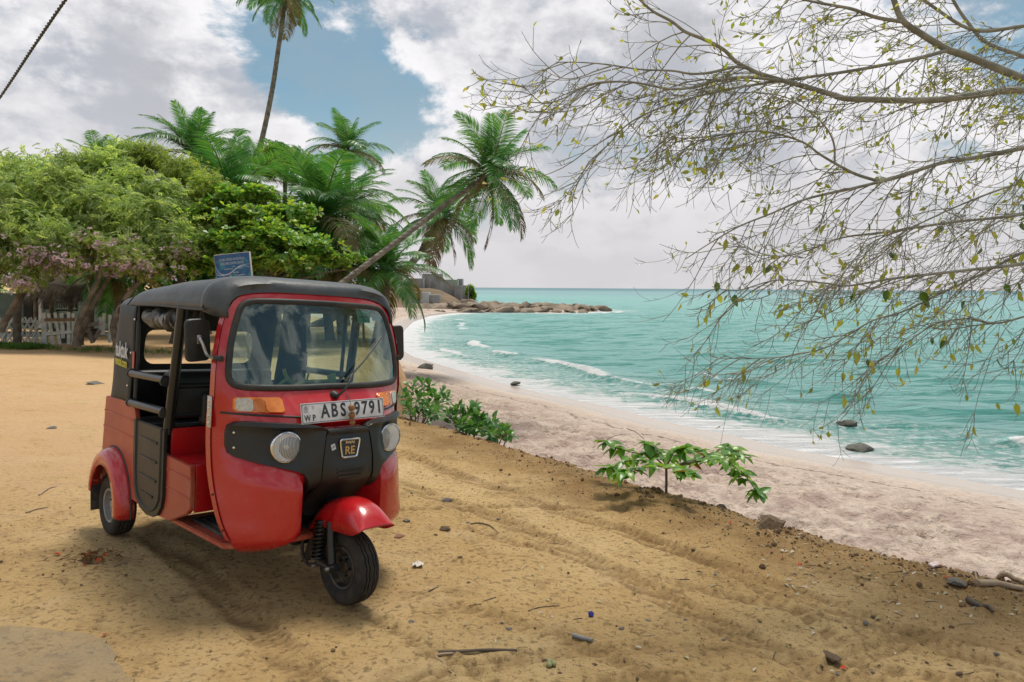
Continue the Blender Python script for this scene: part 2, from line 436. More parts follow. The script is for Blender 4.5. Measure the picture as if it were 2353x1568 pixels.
dd = edge_d(V[:, 0], V[:, 1])
keep = (dd[F] < 6).all(1)
F = F[keep]
GXS, GYS, GZZ = xs, ys, Z.reshape(len(ys), len(xs))
me = np_mesh('dirt_ground', V, F)
rim = np_sstep(-1.7, -.2, dd + 1.1 * fbm(V[:, 0] * 1.2, V[:, 1] * 1.2, 3)) 
me.attributes.new('rim', 'FLOAT', 'POINT').data.foreach_set('value', rim.astype(np.float32))
me.attributes.new('track', 'FLOAT', 'POINT').data.foreach_set('value', trk.astype(np.float32))
inl = np_sstep(-1.2, -4.5, V[:, 0]) * np_sstep(3.5, 7.5, V[:, 1]) 
me.attributes.new('inland', 'FLOAT', 'POINT').data.foreach_set('value', inl.astype(np.float32))
tag(link('dirt_ground', me, m_dirt), 'bare tan dirt ground with tyre tracks above the beach', kind='structure')

# ---- worn concrete pavement showing at the near corner
m_conc = m_dirt.copy(); m_conc.name = 'worn_concrete'; t = m_conc.node_tree; p = t.nodes['Principled BSDF']
src = p.inputs['Base Color'].links[0].from_socket       # the same dust lies on it, over grey cement
t.links.new(mix_col(t, map_range(t, noise(t, coords(t), 2.5, 6), .3, .7, .35, .65), src, (.34, .29, .215)), p.inputs['Base Color'])
bm = bmesh.new()
pl = catmull([(-2.95, 2.7, 0), (-3.0, 3.25, 0), (-2.5, 3.40, 0), (-2.05, 3.38, 0), (-1.83, 3.22, 0), (-1.70, 3.05, 0), (-1.55, 2.88, 0), (-1.5, 2.6, 0), (-1.6, 2.2, 0), (-2.6, 2.1, 0)], 6, True)
vs_ = [bm.verts.new((q.x + .02 * random.uniform(-1, 1), q.y + .02 * random.uniform(-1, 1), 0)) for q in pl]
f_ = bm.faces.new(vs_)
for ax in (0, 1):
    for k in np.arange(-3.2, 3.6, .12):
        no = Vector((1, 0, 0)) if ax == 0 else Vector((0, 1, 0))
        bmesh.ops.bisect_plane(bm, geom=bm.verts[:] + bm.edges[:] + bm.faces[:], plane_co=no * k, plane_no=no)
ed = [e for e in bm.edges if e.is_boundary]
g = bmesh.ops.extrude_edge_only(bm, edges=ed)
low = {v for v in g['geom'] if isinstance(v, bmesh.types.BMVert)}
for v in bm.verts: v.co.z = gz(v.co.x, v.co.y) + (-.05 if v in low else .014 + .006 * float(fbm(np.array([v.co.x * 3.]), np.array([v.co.y * 3.]), 3)[0]))
tag(obj('pavement', bm, m_conc), 'worn concrete pavement patch in the near corner of the dirt', kind='structure')

# ---- beach
m_sand, t, p = mat_new('pale_sand')
co = coords(t)
sh = N(t, 'ShaderNodeAttribute', attribute_name='shore').outputs['Fac']
nA = noise(t, co, .35, 4, .5); nB = noise(t, co, 5.5, 6, .65, .3); nC = noise(t, co, 1.2, 5, .6)
c_ = mix_col(t, map_range(t, nA, .35, .65, 0, 1), (.60, .485, .395), (.54, .42, .345))
c_ = mix_col(t, map_range(t, nB, .52, .66, 0, .65), c_, (.28, .21, .14))
wr = math_node(t, 'MULTIPLY', map_range(t, sh, 3.0, 6.0, 0, 1), map_range(t, sh, 9.0, 14.0, 1, 0))
c_ = mix_col(t, math_node(t, 'MULTIPLY', wr, map_range(t, nC, .42, .62, 0, .6)), c_, (.30, .20, .17))
line_ = math_node(t, 'MULTIPLY', map_range(t, math_node(t, 'ABSOLUTE', math_node(t, 'SUBTRACT', math_node(t, 'ADD', sh, math_node(t, 'MULTIPLY', nC, 1.6)), 4.3)), .05, .16, 1, 0), map_range(t, nB, .42, .56, 0, .85))
c_ = mix_col(t, line_, c_, (.12, .085, .06))
wet = map_range(t, math_node(t, 'ADD', sh, math_node(t, 'MULTIPLY', math_node(t, 'SUBTRACT', nC, .5), 1.2)), 1.3, 3.0, 1, 0)
c_ = mix_col(t, wet, c_, (.50, .415, .345))
t.links.new(c_, p.inputs['Base Color'])
t.links.new(map_range(t, wet, 0, 1, .95, .22), p.inputs['Roughness'])
dry = math_node(t, 'SUBTRACT', 1.0, wet)
bs = math_node(t, 'MULTIPLY', math_node(t, 'ADD', noise(t, co, 4.5, 5, .6, .4), math_node(t, 'MULTIPLY', noise(t, co, 1.6, 3), .6)), dry)
t.links.new(bump(t, bs, 1.0, .22), p.inputs['Normal'])
xs = spaced([(-90, -30, 3), (-30, -12, .6), (-12, 0, .14), (0, 16, .11), (16, 30, .6), (30, 90, 6)])
ys = spaced([(-60, -5, 4), (-5, 4, .6), (4, 24, .11), (24, 45, .16), (45, 75, .6), (75, 240, 2.5), (240, 330, 15)])
X, Y = np.meshgrid(xs, ys); x, y = X.ravel(), Y.ravel()
ds = shore_d(x, y)
z = beach_z(x, y, ds)
tr_ = np_sstep(3.0, 6.0, ds) * np.clip(1.6 - np.hypot(x - 4, y - 14) / 40, 0, 1)
smooth_zone = 1 - .85 * np_sstep(8.0, 10.5, x) * np_sstep(16, 12, y)
z += tr_ * smooth_zone * (.12 * fbm(x * 1.5, y * 1.5, 3) + .20 * fbm(x * 3.6 + 9, y * 3.6, 3) - .11 * np.maximum(fbm(x * 3.1, y * 3.1 + 7, 2) - .10, 0) * 8)
F = grid_faces(len(xs), len(ys)); F = F[((ds[F] > -40) & (ds[F] < 70)).all(1)]
me = np_mesh('beach', np.stack([x, y, z], 1), F)
me.attributes.new('shore', 'FLOAT', 'POINT').data.foreach_set('value', ds.astype(np.float32))
tag(link('beach', me, m_sand), 'pale trampled sand beach curving along the bay', kind='structure')

# ---- sea
m_sea, t, p = mat_new('turquoise_sea')
co = coords(t)
sh = N(t, 'ShaderNodeAttribute', attribute_name='shore').outputs['Fac']      # metres out from the waterline
cr = N(t, 'ShaderNodeAttribute', attribute_name='crest').outputs['Fac']
nA = noise(t, co, .06, 4, .55, .3); nB = noise(t, co, .8, 7, .65, .6); nC = noise(t, co, 3.2, 7, .7, .4)
mp = N(t, 'ShaderNodeMapping'); mp.inputs[2].default_value = (0, 0, R(-38)); mp.inputs[3].default_value = (.35, 1.5, 1); t.links.new(co, mp.inputs[0])
nS = noise(t, mp.outputs[0], .55, 6, .62, .4)
deep = map_range(t, sh, 15, 320, 0, 1)
c_ = mix_col(t, deep, (.20, .455, .425), (.17, .335, .35))
c_ = mix_col(t, map_range(t, sh, 320, 1500, 0, 1), c_, (.055, .16, .195))
c_ = mix_col(t, map_range(t, sh, .5, 9, .75, 0), c_, (.24, .46, .38))
c_ = mix_col(t, math_node(t, 'MULTIPLY', map_range(t, nS, .49, .58, 0, .95), map_range(t, sh, 20, 80, .95, .4)), c_, (.010, .26, .21))
c_ = mix_col(t, map_range(t, nS, .45, .33, 0, .5), c_, (.26, .50, .47))
f1 = map_range(t, math_node(t, 'SUBTRACT', math_node(t, 'MULTIPLY', nB, 9.0), sh), 1.2, 3.2, 0, 1)       # wash at the waterline
f2 = math_node(t, 'MULTIPLY', map_range(t, math_node(t, 'ADD', cr, math_node(t, 'MULTIPLY', nC, .9)), .92, 1.12, 0, 1), map_range(t, nB, .3, .5, .4, 1))
f3 = math_node(t, 'MULTIPLY', map_range(t, sh, 1, 12, .9, 0), map_range(t, nC, .47, .60, 0, 1))                # lacy streaks
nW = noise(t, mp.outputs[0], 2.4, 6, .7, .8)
f4 = math_node(t, 'MULTIPLY', map_range(t, nW, .60, .69, 0, .75), math_node(t, 'MULTIPLY', map_range(t, sh, 6, 18, 0, 1), map_range(t, nA, .42, .58, .15, 1.0)))     # sun glints painted as white specks, with small whitecaps
foam = math_node(t, 'MAXIMUM', math_node(t, 'MAXIMUM', math_node(t, 'MAXIMUM', f1, f2), f3), f4, clamp=True)  # foam together with the painted glints
t.links.new(map_range(t, sh, 120, 1500, .5, .18), p.inputs['Specular IOR Level'])
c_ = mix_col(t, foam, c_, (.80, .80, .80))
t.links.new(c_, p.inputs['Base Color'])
t.links.new(map_range(t, foam, 0, 1, .34, .9), p.inputs['Roughness']); p.inputs['IOR'].default_value = 1.33
far = map_range(t, sh, 40, 600, 1.0, .35)
h1 = noise(t, mp.outputs[0], 1.6, 8, .68, .5); h2 = noise(t, co, 6.0, 4, .6)
bn = N(t, 'ShaderNodeBump', inp={1: .55}); t.links.new(far, bn.inputs[0]); t.links.new(h1, bn.inputs['Height'])
t.links.new(bump(t, h2, .35, .05, bn.outputs[0]), p.inputs['Normal'])
xs = spaced([(-6000, -300, 500), (-300, -40, 10), (-40, -12, .8), (-12, 26, .2), (26, 60, .6), (60, 300, 8), (300, 6000, 500)])
ys = spaced([(-120, 8, 8), (8, 16, .6), (16, 56, .2), (56, 110, .5), (110, 200, 1.5), (200, 600, 20), (600, 9000, 600)])
X, Y = np.meshgrid(xs, ys); x, y = X.ravel(), Y.ravel()
ds = -shore_d(x, y)
s_ = np.maximum(ds, 0); amp = np_sstep(0, 12, s_) * (1 - .0 * s_)
dirx, diry = .62, .78
al = x * dirx + y * diry + 3.0 * fbm(x * .11, y * .11, 3)
z = SEA_Z + amp * (.07 * np.sin(al * 1.1) + .10 * fbm(x * .55, y * .55, 3) * 2 + .10 * fbm(x * 1.7, y * 1.7, 3))
wob = ds + 2.6 * fbm(x * .13, y * .13 + 3, 3) + .7 * fbm(x * .8, y * .8, 2)
crest = np.zeros_like(x)
for c0, hgt, wd in ((3.2, .16, .7), (6.4, .34, .9), (11.5, .16, 1.0)):
    k = np.exp(-((wob - c0) / np.where(wob < c0, wd * .55, wd * 1.4)) ** 2) * np.clip(.05 + 3.2 * (fbm(x * .13 + c0, y * .13, 3) + .12), 0, 1)
    z += hgt * k; crest = np.maximum(crest, k * (1.0 if c0 < 8 else .55))
z = np.where(np.hypot(x, y) > 150, SEA_Z, z)
F = grid_faces(len(xs), len(ys)); F = F[(ds[F] > -6).any(1)]
me = np_mesh('sea', np.stack([x, y, z], 1), F)
me.attributes.new('shore', 'FLOAT', 'POINT').data.foreach_set('value', ds.astype(np.float32))
me.attributes.new('crest', 'FLOAT', 'POINT').data.foreach_set('value', crest.astype(np.float32))
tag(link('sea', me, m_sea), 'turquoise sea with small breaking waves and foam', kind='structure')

# ---- far point: brown hill, ruin walls, rocky spit
m_hill = PM('dry_hillside', (.25, .18, .12), (.17, .135, .09), .25, .95, bmp=.6, bscale=1.2, bdist=.5, spec=.1)
m_rock = PM('brown_shore_rock', (.33, .26, .19), (.16, .13, .10), .5, .9, bmp=.7, bscale=2.2, bdist=.25, spec=.2, coord='Object')
m_rockn = PM('dark_wet_rock', (.13, .12, .09), (.06, .065, .05), 3, .6, bmp=.6, bscale=9, bdist=.05)
xs = np.arange(-75, 2, 1.2); ys = np.arange(128, 230, 1.6)
X, Y = np.meshgrid(xs, ys); x, y = X.ravel(), Y.ravel()
z = -4.5 + 5.6 * np_sstep(-4, -20, x + .22 * (y - 165)) * np_sstep(140, 162, y) + 1.6 * fbm(x * .1, y * .1, 4) + .5 * fbm(x * .5, y * .5, 3) + 1.5 * np_sstep(-14, -40, x)
tag(link('far_hill', np_mesh('far_hill', np.stack([x, y, z], 1), grid_faces(len(xs), len(ys))), m_hill), 'low dry hillside at the far point of the bay', kind='structure')
def rock_mesh(name, seed, sub=2, flat=.6, rough=.35):
    bm = bmesh.new(); bmesh.ops.create_icosphere(bm, subdivisions=sub, radius=1.0)
    o = Vector((seed * 3.7, seed * 1.3, seed * .7))
    for v in bm.verts:
        n = v.co.normalized()
        k = 1 + rough * 1.6 * mnoise.noise(n * 1.1 + o) + rough * mnoise.noise(n * 2.6 + o)
        c = v.co * k; c.z *= flat
        v.co = c
    # split facets
    for i in range(5):
        no = Vector((random.uniform(-1, 1), random.uniform(-1, 1), random.uniform(.1, 1))).normalized(); lim = random.uniform(.55, .8)
        for v in bm.verts:
            q = v.co.dot(no)
            if q > lim: v.co -= no * (q - lim) * .85
    me = bpy.data.meshes.new(name); bm.to_mesh(me); bm.free(); me.shade_smooth(); me.set_sharp_from_angle(angle=R(32)); return me
ROCKS = [rock_mesh('rock', k) for k in range(6)]
for me in ROCKS: me.materials.append(m_rock)
# shelf of bedrock the boulders sit on
xs = np.arange(-22, 30, .7); ys = np.arange(134, 178, .9)
X, Y = np.meshgrid(xs, ys); x, y = X.ravel(), Y.ravel()
d = np.abs(poly_dist(x, y, [(-20, 150), (-8, 151), (4, 152), (11, 154), (17, 157)]))
z = -4.4 + 2.5 * np_sstep(9, 2.5, d + 3 * fbm(x * .25, y * .25, 3)) * np_sstep(22, 10, x) + 1.5 * fbm(x * .3, y * .3, 4) + .8 * np.abs(fbm(x * .9, y * .9, 3))
tag(link('rock_shelf', np_mesh('rock_shelf', np.stack([x, y, z], 1), grid_faces(len(xs), len(ys))), m_rock), 'low brown bedrock shelf of the rocky spit', kind='structure')
rs = random.Random(11)
for k in range(96):
    u = rs.random(); px = -12 + 31 * u + rs.uniform(-1, 1); py = 151 + 6 * u * u + rs.uniform(-8.5, 5) * (1 - .55 * u)
    if k < 22: py = 141.5 + 2.6 * u + rs.uniform(-1.0, 1.2); px = -12 + 27 * u
    sc = rs.uniform(.6, 1.9) * (1.15 - .5 * u)
    o = link('shore_rock', ROCKS[k % 6]); o.location = (px, py, -3.0 + (1.3 * (1 - .6 * u) if k >= 22 else .0) * rs.uniform(.4, 1.2)); o.scale = (sc * rs.uniform(.9, 1.7), sc, sc * rs.uniform(.55, .95)); o.rotation_euler = (rs.uniform(-.3, .3), rs.uniform(-.3, .3), rs.uniform(0, 6.3))
    tag(o, 'brown boulder among the jumble of rocks on the far rocky spit', 'rock', 'boulders of the far rocky spit')
for k, (px, py) in enumerate(((985, 718), (1003, 718), (1017, 716), (972, 722))):
    P = at(px, py, 138); o = link('shore_rock', ROCKS[k]); o.location = (P.x, 138, -3.05); o.scale = (1.0 - .15 * k, .8, .8)
    tag(o, 'small brown rock on the far sand, %s from the rocky spit' % ('first', 'second', 'third', 'fourth')[(2, 1, 0, 3)[k]], 'rock', 'rocks on the far sand')
m_ruin = PM('grey_ruin_wall', (.34, .33, .31), (.25, .245, .235), .4, .9, bmp=.3, bscale=2, bdist=.1)
ruin = empty('ruined_building', at(1040, 690, 168), 'grey concrete ruined building stepping down the far hillside', 'building')
def ruin_block(x0, x1, y0, y1, Yd, name='wall', depth=5):
    a, b = at(x0, y1, Yd), at(x1, y0, Yd); bm = bmesh.new()
    box(bm, ((a.x + b.x) / 2, Yd + depth / 2, (a.z + b.z) / 2 - .6), (abs(b.x - a.x), depth, b.z - a.z + 1.2), .08)
    o = obj(name, bm, m_ruin, None, 30); o.parent = ruin; o.matrix_parent_inverse = Matrix.Translation(-ruin.location); return o
for a_ in ((1013, 1052, 643, 682, 166), (1050, 1062, 641, 668, 170), (1044, 1072, 656, 690, 163), (1068, 1080, 656, 678, 167), (1070, 1080, 668, 690, 161), (1079, 1085, 676, 692, 160), (970, 1014, 630, 660, 176), (935, 972, 640, 670, 172)): ruin_block(*a_)
for x0, y0 in ((1060, 664), (1075, 660), (985, 640)): ruin_block(x0, x0 + 2.5, y0 - 6, y0 + 22, 159 if x0 > 1000 else 171, 'pilaster', .8)
low_h = empty('seaside_house', at(950, 690, 150), 'low pale house standing behind the far beach', 'building')
for nm, a_, mt in (('wall', (940, 985, 672, 700, 150), (.46, .46, .44)), ('door', (958, 964, 682, 700, 149.8), (.05, .05, .05)), ('wall', (985, 1010, 678, 700, 151), (.33, .33, .32))):
    a, b = at(a_[0], a_[3], a_[4]), at(a_[1], a_[2], a_[4]); bm = bmesh.new(); dp = 4 if nm == 'wall' else .3
    box(bm, ((a.x + b.x) / 2, a_[4] + dp / 2, (a.z + b.z) / 2), (b.x - a.x, dp, b.z - a.z), .04)
    o = obj(nm, bm, PM('pale_plaster', mt, None, 1.0, .9), None, 30); o.parent = low_h; o.matrix_parent_inverse = Matrix.Translation(-low_h.location)
# rocks by the near waterline
for (px, py, Yd, sc, lab) in ((978, 840, 42, .42, 'dark mossy boulder at the foot of the beach near the mirror'), (1975, 1032, 22.2, .34, 'dark boulder sitting in the wash at the waterline'), (1945, 985, 26.3, .30, 'half sunk dark rock out in the breaking foam'),
                              (1185, 879, 36.5, .22, 'low flat stone on the wet sand in mid bay')):
    P = at(px, py, Yd); o = link('beach_rock', rock_mesh('beach_rock', px * .01), m_rockn)
    o.location = (P.x, P.y, max(P.z - sc * .15, bz(P.x, P.y) + sc * .1, SEA_Z + .06)); o.scale = (sc * 1.2, sc, sc * .8); tag(o, lab, 'rock')
# ================================================================== THREE-WHEELER
DUST = ((.42, .29, .16), .35)
m_red = PM('red_paint', (.50, .009, .013), (.43, .007, .011), 1.5, .24, coat=.6, dust=((.36, .17, .09), .08))
m_red_old = PM('faded_red_paint', (.42, .045, .022), (.33, .018, .015), 2.2, .38, coat=.15, dust=((.45, .22, .11), .45))
m_black = PM('black_plastic', (.016, .019, .019), (.012, .014, .014), 3, .42, bmp=.12, bscale=500, bdist=.002, dust=((.10, .085, .06), .12))
m_black_gl = PM('black_painted_steel', (.012, .014, .015), None, 3, .28, dust=((.12, .10, .07), .12))
m_rubber = PM('black_rubber', (.020, .022, .021), (.015, .016, .016), 6, .55, dust=((.16, .13, .09), .25))
m_tyre = PM('tyre_rubber', (.022, .022, .021), (.032, .030, .027), 8, .78, bmp=.2, bscale=200, bdist=.002, dust=((.12, .095, .065), .22), spec=.35)
m_canvas = PM('black_canopy_vinyl', (.040, .047, .051), (.054, .062, .066), 2.5, .42, bmp=.25, bscale=18, bdist=.012, dust=((.15, .15, .145), .18))
m_curtain = PM('dark_side_curtain', (.026, .030, .028), (.034, .038, .035), 3, .62, bmp=.3, bscale=9, bdist=.02)
m_chrome = PM('bright_chrome', (.75, .75, .76), None, 6, .12, metal=1.0)
m_alu = PM('dull_aluminium', (.50, .50, .49), (.40, .40, .39), 30, .38, metal=.9)
m_steel = PM('dark_steel', (.05, .055, .055), (.03, .03, .03), 12, .45, metal=.6)
m_rimgrey = PM('grey_wheel_paint', (.36, .38, .37), (.24, .25, .24), 8, .5, dust=((.25, .18, .11), .4))
m_mat = PM('ribbed_rubber_mat', (.025, .027, .027), (.05, .05, .046), 20, .7, dust=((.20, .16, .11), .5))
m_seat = PM('black_seat_vinyl', (.018, .019, .019), None, 5, .45)
m_plate = PM('white_number_plate', (.70, .71, .73), (.64, .65, .67), 8, .35, coat=.2, dust=((.4, .34, .26), .15))
m_ink = PM('black_ink', (.015, .016, .018), (.05, .052, .055), 140, .4)
m_amber = PM('amber_lens', (.80, .24, .015), (.62, .16, .01), 12, .12, coat=.5)
m_clear = PM('clear_lens', (.62, .58, .50), (.45, .42, .36), 60, .1, coat=.6)
m_gold = PM('gold_badge_letters', (.62, .47, .24), None, 5, .25, metal=.9)
m_white_pr = PM('white_print', (.62, .64, .66), (.55, .57, .6), 20, .6)
m_yellow_pr = PM('yellow_print', (.60, .56, .06), (.5, .47, .05), 20, .6)
m_head, t, p = mat_new('reflector_headlight')
co = coords(t); wv = N(t, 'ShaderNodeTexWave', bands_direction='Y', inp={1: 55.0, 2: 1.0}); t.links.new(co, wv.inputs[0])
p.inputs['Base Color'].default_value = (.86, .87, .86, 1); p.inputs['Metallic'].default_value = .30; p.inputs['Roughness'].default_value = .22
t.links.new(bump(t, wv.outputs[0], .35, .004), p.inputs['Normal']); p.inputs['Coat Weight'].default_value = .8
def glass_mat(name, tint, ior=1.5, rough=0.01):
    m = bpy.data.materials.new(name); m.use_nodes = True; t = m.node_tree
    for n in list(t.nodes): t.nodes.remove(n)
    tr = N(t, 'ShaderNodeBsdfTransparent', inp={0: tint + (1,)}); gl = N(t, 'ShaderNodeBsdfGlossy', inp={0: (.78, .96, .92, 1), 1: rough})
    fr = N(t, 'ShaderNodeFresnel', inp={0: ior}); k = math_node(t, 'MULTIPLY_ADD', fr.outputs[0], 2.2, .03, clamp=True)
    mx = N(t, 'ShaderNodeMixShader'); t.links.new(k, mx.inputs[0]); t.links.new(tr.outputs[0], mx.inputs[1]); t.links.new(gl.outputs[0], mx.inputs[2])
    o = N(t, 'ShaderNodeOutputMaterial'); t.links.new(mx.outputs[0], o.inputs[0]); return m
m_glass = glass_mat('windscreen_glass', (.48, .68, .60))
def text_obj(name, s, size, mat, parent, mtx, extrude=.001, align='CENTER', xs=1.0, spacing=1.0, bold=0.0):
    cu = bpy.data.curves.new(name, 'FONT'); cu.body = s; cu.size = size; cu.align_x = align; cu.align_y = 'CENTER'; cu.extrude = extrude; cu.space_character = spacing; cu.offset = bold; cu.resolution_u = 3
    o = bpy.data.objects.new(name, cu); me = bpy.data.meshes.new_from_object(o)
    bpy.data.objects.remove(o); bpy.data.curves.remove(cu)
    me.transform(Matrix.Diagonal((xs, 1, 1, 1)))
    r = link(name, me, mat, parent); r.matrix_local = mtx; return r
def basis(o, ex, ey):
    ex, ey = Vector(ex).normalized(), Vector(ey); ez = ex.cross(ey).normalized(); ey = ez.cross(ex)
    return Matrix(((ex.x, ey.x, ez.x, o[0]), (ex.y, ey.y, ez.y, o[1]), (ex.z, ey.z, ez.z, o[2]), (0, 0, 0, 1)))

TK = empty('auto_rickshaw', (VX, VY, 0), 'red three-wheeled auto rickshaw with black soft top, parked on the tan dirt', 'auto rickshaw')
TK.rotation_euler = (Matrix.Rotation(VHD, 3, 'Z') @ Matrix.Rotation(VROLL, 3, 'X')).to_euler()

W_T = [(.26, .46), (.34, .535), (.45, .572), (.65, .592), (.9, .602), (1.15, .602), (1.3, .597), (1.45, .575), (1.58, .54), (1.68, .47), (1.74, .36)]
XE_T = [(.26, -.36), (.36, -.31), (.5, -.37), (.75, -.45), (1.0, -.465), (1.15, -.43), (1.6, -.465), (1.74, -.50)]
XC_T = [(.26, -.15), (.4, -.10), (.6, -.085), (.77, -.075), (.9, -.085), (1.0, -.12), (1.08, -.19), (1.16, -.25), (1.4, -.33), (1.65, -.41), (1.74, -.445)]
def cowl_x(y, z, recess=True):
    wz = smooth_interp(z, W_T); u = min(1.0, abs(y) / wz)
    xe, xc = smooth_interp(z, XE_T), smooth_interp(z, XC_T)
    x = xe + (xc - xe) * (1 - u ** 2.9)
    if recess:
        yb = .14 + .12 * sstep(.42, .27, z)
        r = sstep(yb + .125, yb, abs(y)) * sstep(.76, .60, z)
        x = x * (1 - r) + (-.315) * r
        zw = smooth_interp(abs(y), [(.20, .70), (.27, .738), (.36, .762), (.45, .782), (.55, .81)])     # lower edge of the black mask
        lob = sstep(.17, .30, abs(y)) * sstep(.585, .50, abs(y)) * sstep(zw, zw - .10, z)
        x += .045 * lob
        x -= .040 * sstep(zw + .015, zw + .045, z) * sstep(1.0, .965, z) * sstep(.555, .52, abs(y))
        b = min(1.0, max(0.0, (z - .262) / .13)); k = math.sqrt(max(0, 1 - (1 - b) ** 2))
        if z < .392: x = -.40 + (x + .40) * (k * .97 + .03)
    # soft crease under the windscreen, raised brow over the plate
    x += .012 * sstep(1.01, 1.05, z) * sstep(1.17, 1.11, z) * sstep(.34, .26, abs(y))
    return x
def patch(poly, off, thick, step=.03, fn=cowl_x, dent=None):
    bm = bmesh.new()
    vs_ = [bm.verts.new((0, a, b)) for a, b in poly]; bm.faces.new(vs_)
    ylo, yhi = min(a for a, b in poly), max(a for a, b in poly); zlo, zhi = min(b for a, b in poly), max(b for a, b in poly)
    for ax, lo, hi in ((1, ylo, yhi), (2, zlo, zhi)):
        no = Vector((0, 1, 0)) if ax == 1 else Vector((0, 0, 1))
        for k in np.arange(lo + step / 2, hi, step):
            bmesh.ops.bisect_plane(bm, geom=bm.verts[:] + bm.edges[:] + bm.faces[:], plane_co=no * k, plane_no=no)
    if thick:
        g = bmesh.ops.extrude_edge_only(bm, edges=[e for e in bm.edges if e.is_boundary])
        low = {v for v in g['geom'] if isinstance(v, bmesh.types.BMVert)}
    else: low = set()
    for v in bm.verts:
        y, z = v.co.y, v.co.z
        v.co.x = fn(y, z) + off - (thick if v in low else 0) + (dent(y, z) if dent and v not in low else 0)
    return bm
def arc(c, r, a0, a1, n): return [(c[0] + r * math.cos(R(a0 + (a1 - a0) * i / n)), c[1] + r * math.sin(R(a0 + (a1 - a0) * i / n))) for i in range(n + 1)]
def mirror(half): return half + [(-a, b) for a, b in reversed(half) if a > 1e-6]

WS = [(0, 1.182), (.15, 1.180), (.3, 1.180), (.42, 1.182), (.49, 1.187), (.528, 1.203), (.545, 1.24), (.543, 1.31), (.532, 1.40), (.512, 1.49), (.49, 1.56), (.472, 1.605), (.445, 1.634), (.395, 1.648), (.25, 1.655), (0, 1.658)]
# red cowl: right and left half joined on the centre line
def side_pts():
    return [(smooth_interp(z, W_T), z) for z in np.linspace(.36, 1.60, 34)]
half = [(0, .55), (.12, .53), (.15, .47), (.16, .41), (.185, .35), (.225, .302), (.28, .274), (.35, .263), (.42, .268), (.49, .295), (.53, .33)] + side_pts() + [(.50, 1.645), (.45, 1.685), (.38, 1.708), (.25, 1.720), (0, 1.726)] + list(reversed(WS))
bm = patch(half, 0, 0, .03)
for f in bm.faces: pass
geom = bmesh.ops.duplicate(bm, geom=bm.verts[:] + bm.edges[:] + bm.faces[:])
nv = [v for v in geom['geom'] if isinstance(v, bmesh.types.BMVert)]
for v in nv: v.co.y = -v.co.y
bmesh.ops.reverse_faces(bm, faces=[f for f in geom['geom'] if isinstance(f, bmesh.types.BMFace)])
bmesh.ops.remove_doubles(bm, verts=[v for v in bm.verts if abs(v.co.y) < 1e-5], dist=1e-5)
# returned flange: edges fold back
ed = [e for e in bm.edges if e.is_boundary]
g = bmesh.ops.extrude_edge_only(bm, edges=ed)
for v in g['geom']:
    if isinstance(v, bmesh.types.BMVert):
        v.co.x -= .035; v.co.y *= .985 if abs(v.co.y) > .4 else 1.0
cowl = obj('front_cowl', bm, m_red, TK, 40)
# folded edge strip down the doorway side and black seam line across the cowl
for sg in (-1, 1):
    bm = bmesh.new()
    zs = np.linspace(.37, 1.57, 30)
    a = [Vector((cowl_x(smooth_interp(z, W_T) - .001, z) + .004, sg * (smooth_interp(z, W_T) + .006), z)) for z in zs]
    b = [Vector((cowl_x(smooth_interp(z, W_T) - .001, z) - .045, sg * (smooth_interp(z, W_T) + .010), z)) for z in zs]
    c2 = [q + Vector((0, -sg * .02, 0)) for q in b]
    loft(bm, [a, b, c2])
    obj('edge_flange', bm, m_red, cowl)
    bm = bmesh.new()
    ys_ = np.linspace(.13, .575, 24)
    tube(bm, [Vector((cowl_x(y, 1.045 - .02 * (1 - y / .6)) + .003, sg * y, 1.045 - .02 * (1 - y / .6) )) for y in ys_], .0055, 6)
    obj('seam_strip', bm, m_rubber, cowl)
    bm = bmesh.new()
    zc_ = 1.045; yy = smooth_interp(zc_, W_T)
    box(bm, (cowl_x(yy - .003, zc_) - .012, sg * (yy + .012), zc_), (.05, .006, .17), .002)
    hp = obj('hinge_plate', bm, m_alu, cowl)
    for k in (-.06, -.02, .02, .06):
        bm = bmesh.new(); lathe(bm, [(0, .005), (.006, .004), (.008, 0)], 10, Matrix.Translation((cowl_x(yy - .003, zc_) - .012, sg * (yy + .0152), zc_ + k)) @ Matrix.Rotation(-sg * R(90), 4, 'X'))
        obj('screw', bm, m_chrome, hp)
    for zz in (.42, .60):
        bm = bmesh.new(); y_ = smooth_interp(zz, W_T); lathe(bm, [(0, .003), (.006, .002), (.007, 0)], 10, Matrix.Translation((cowl_x(y_ - .002, zz) - .02, sg * (y_ + .011), zz)) @ Matrix.Rotation(-sg * R(90), 4, 'X'))
        obj('screw', bm, m_steel, cowl)

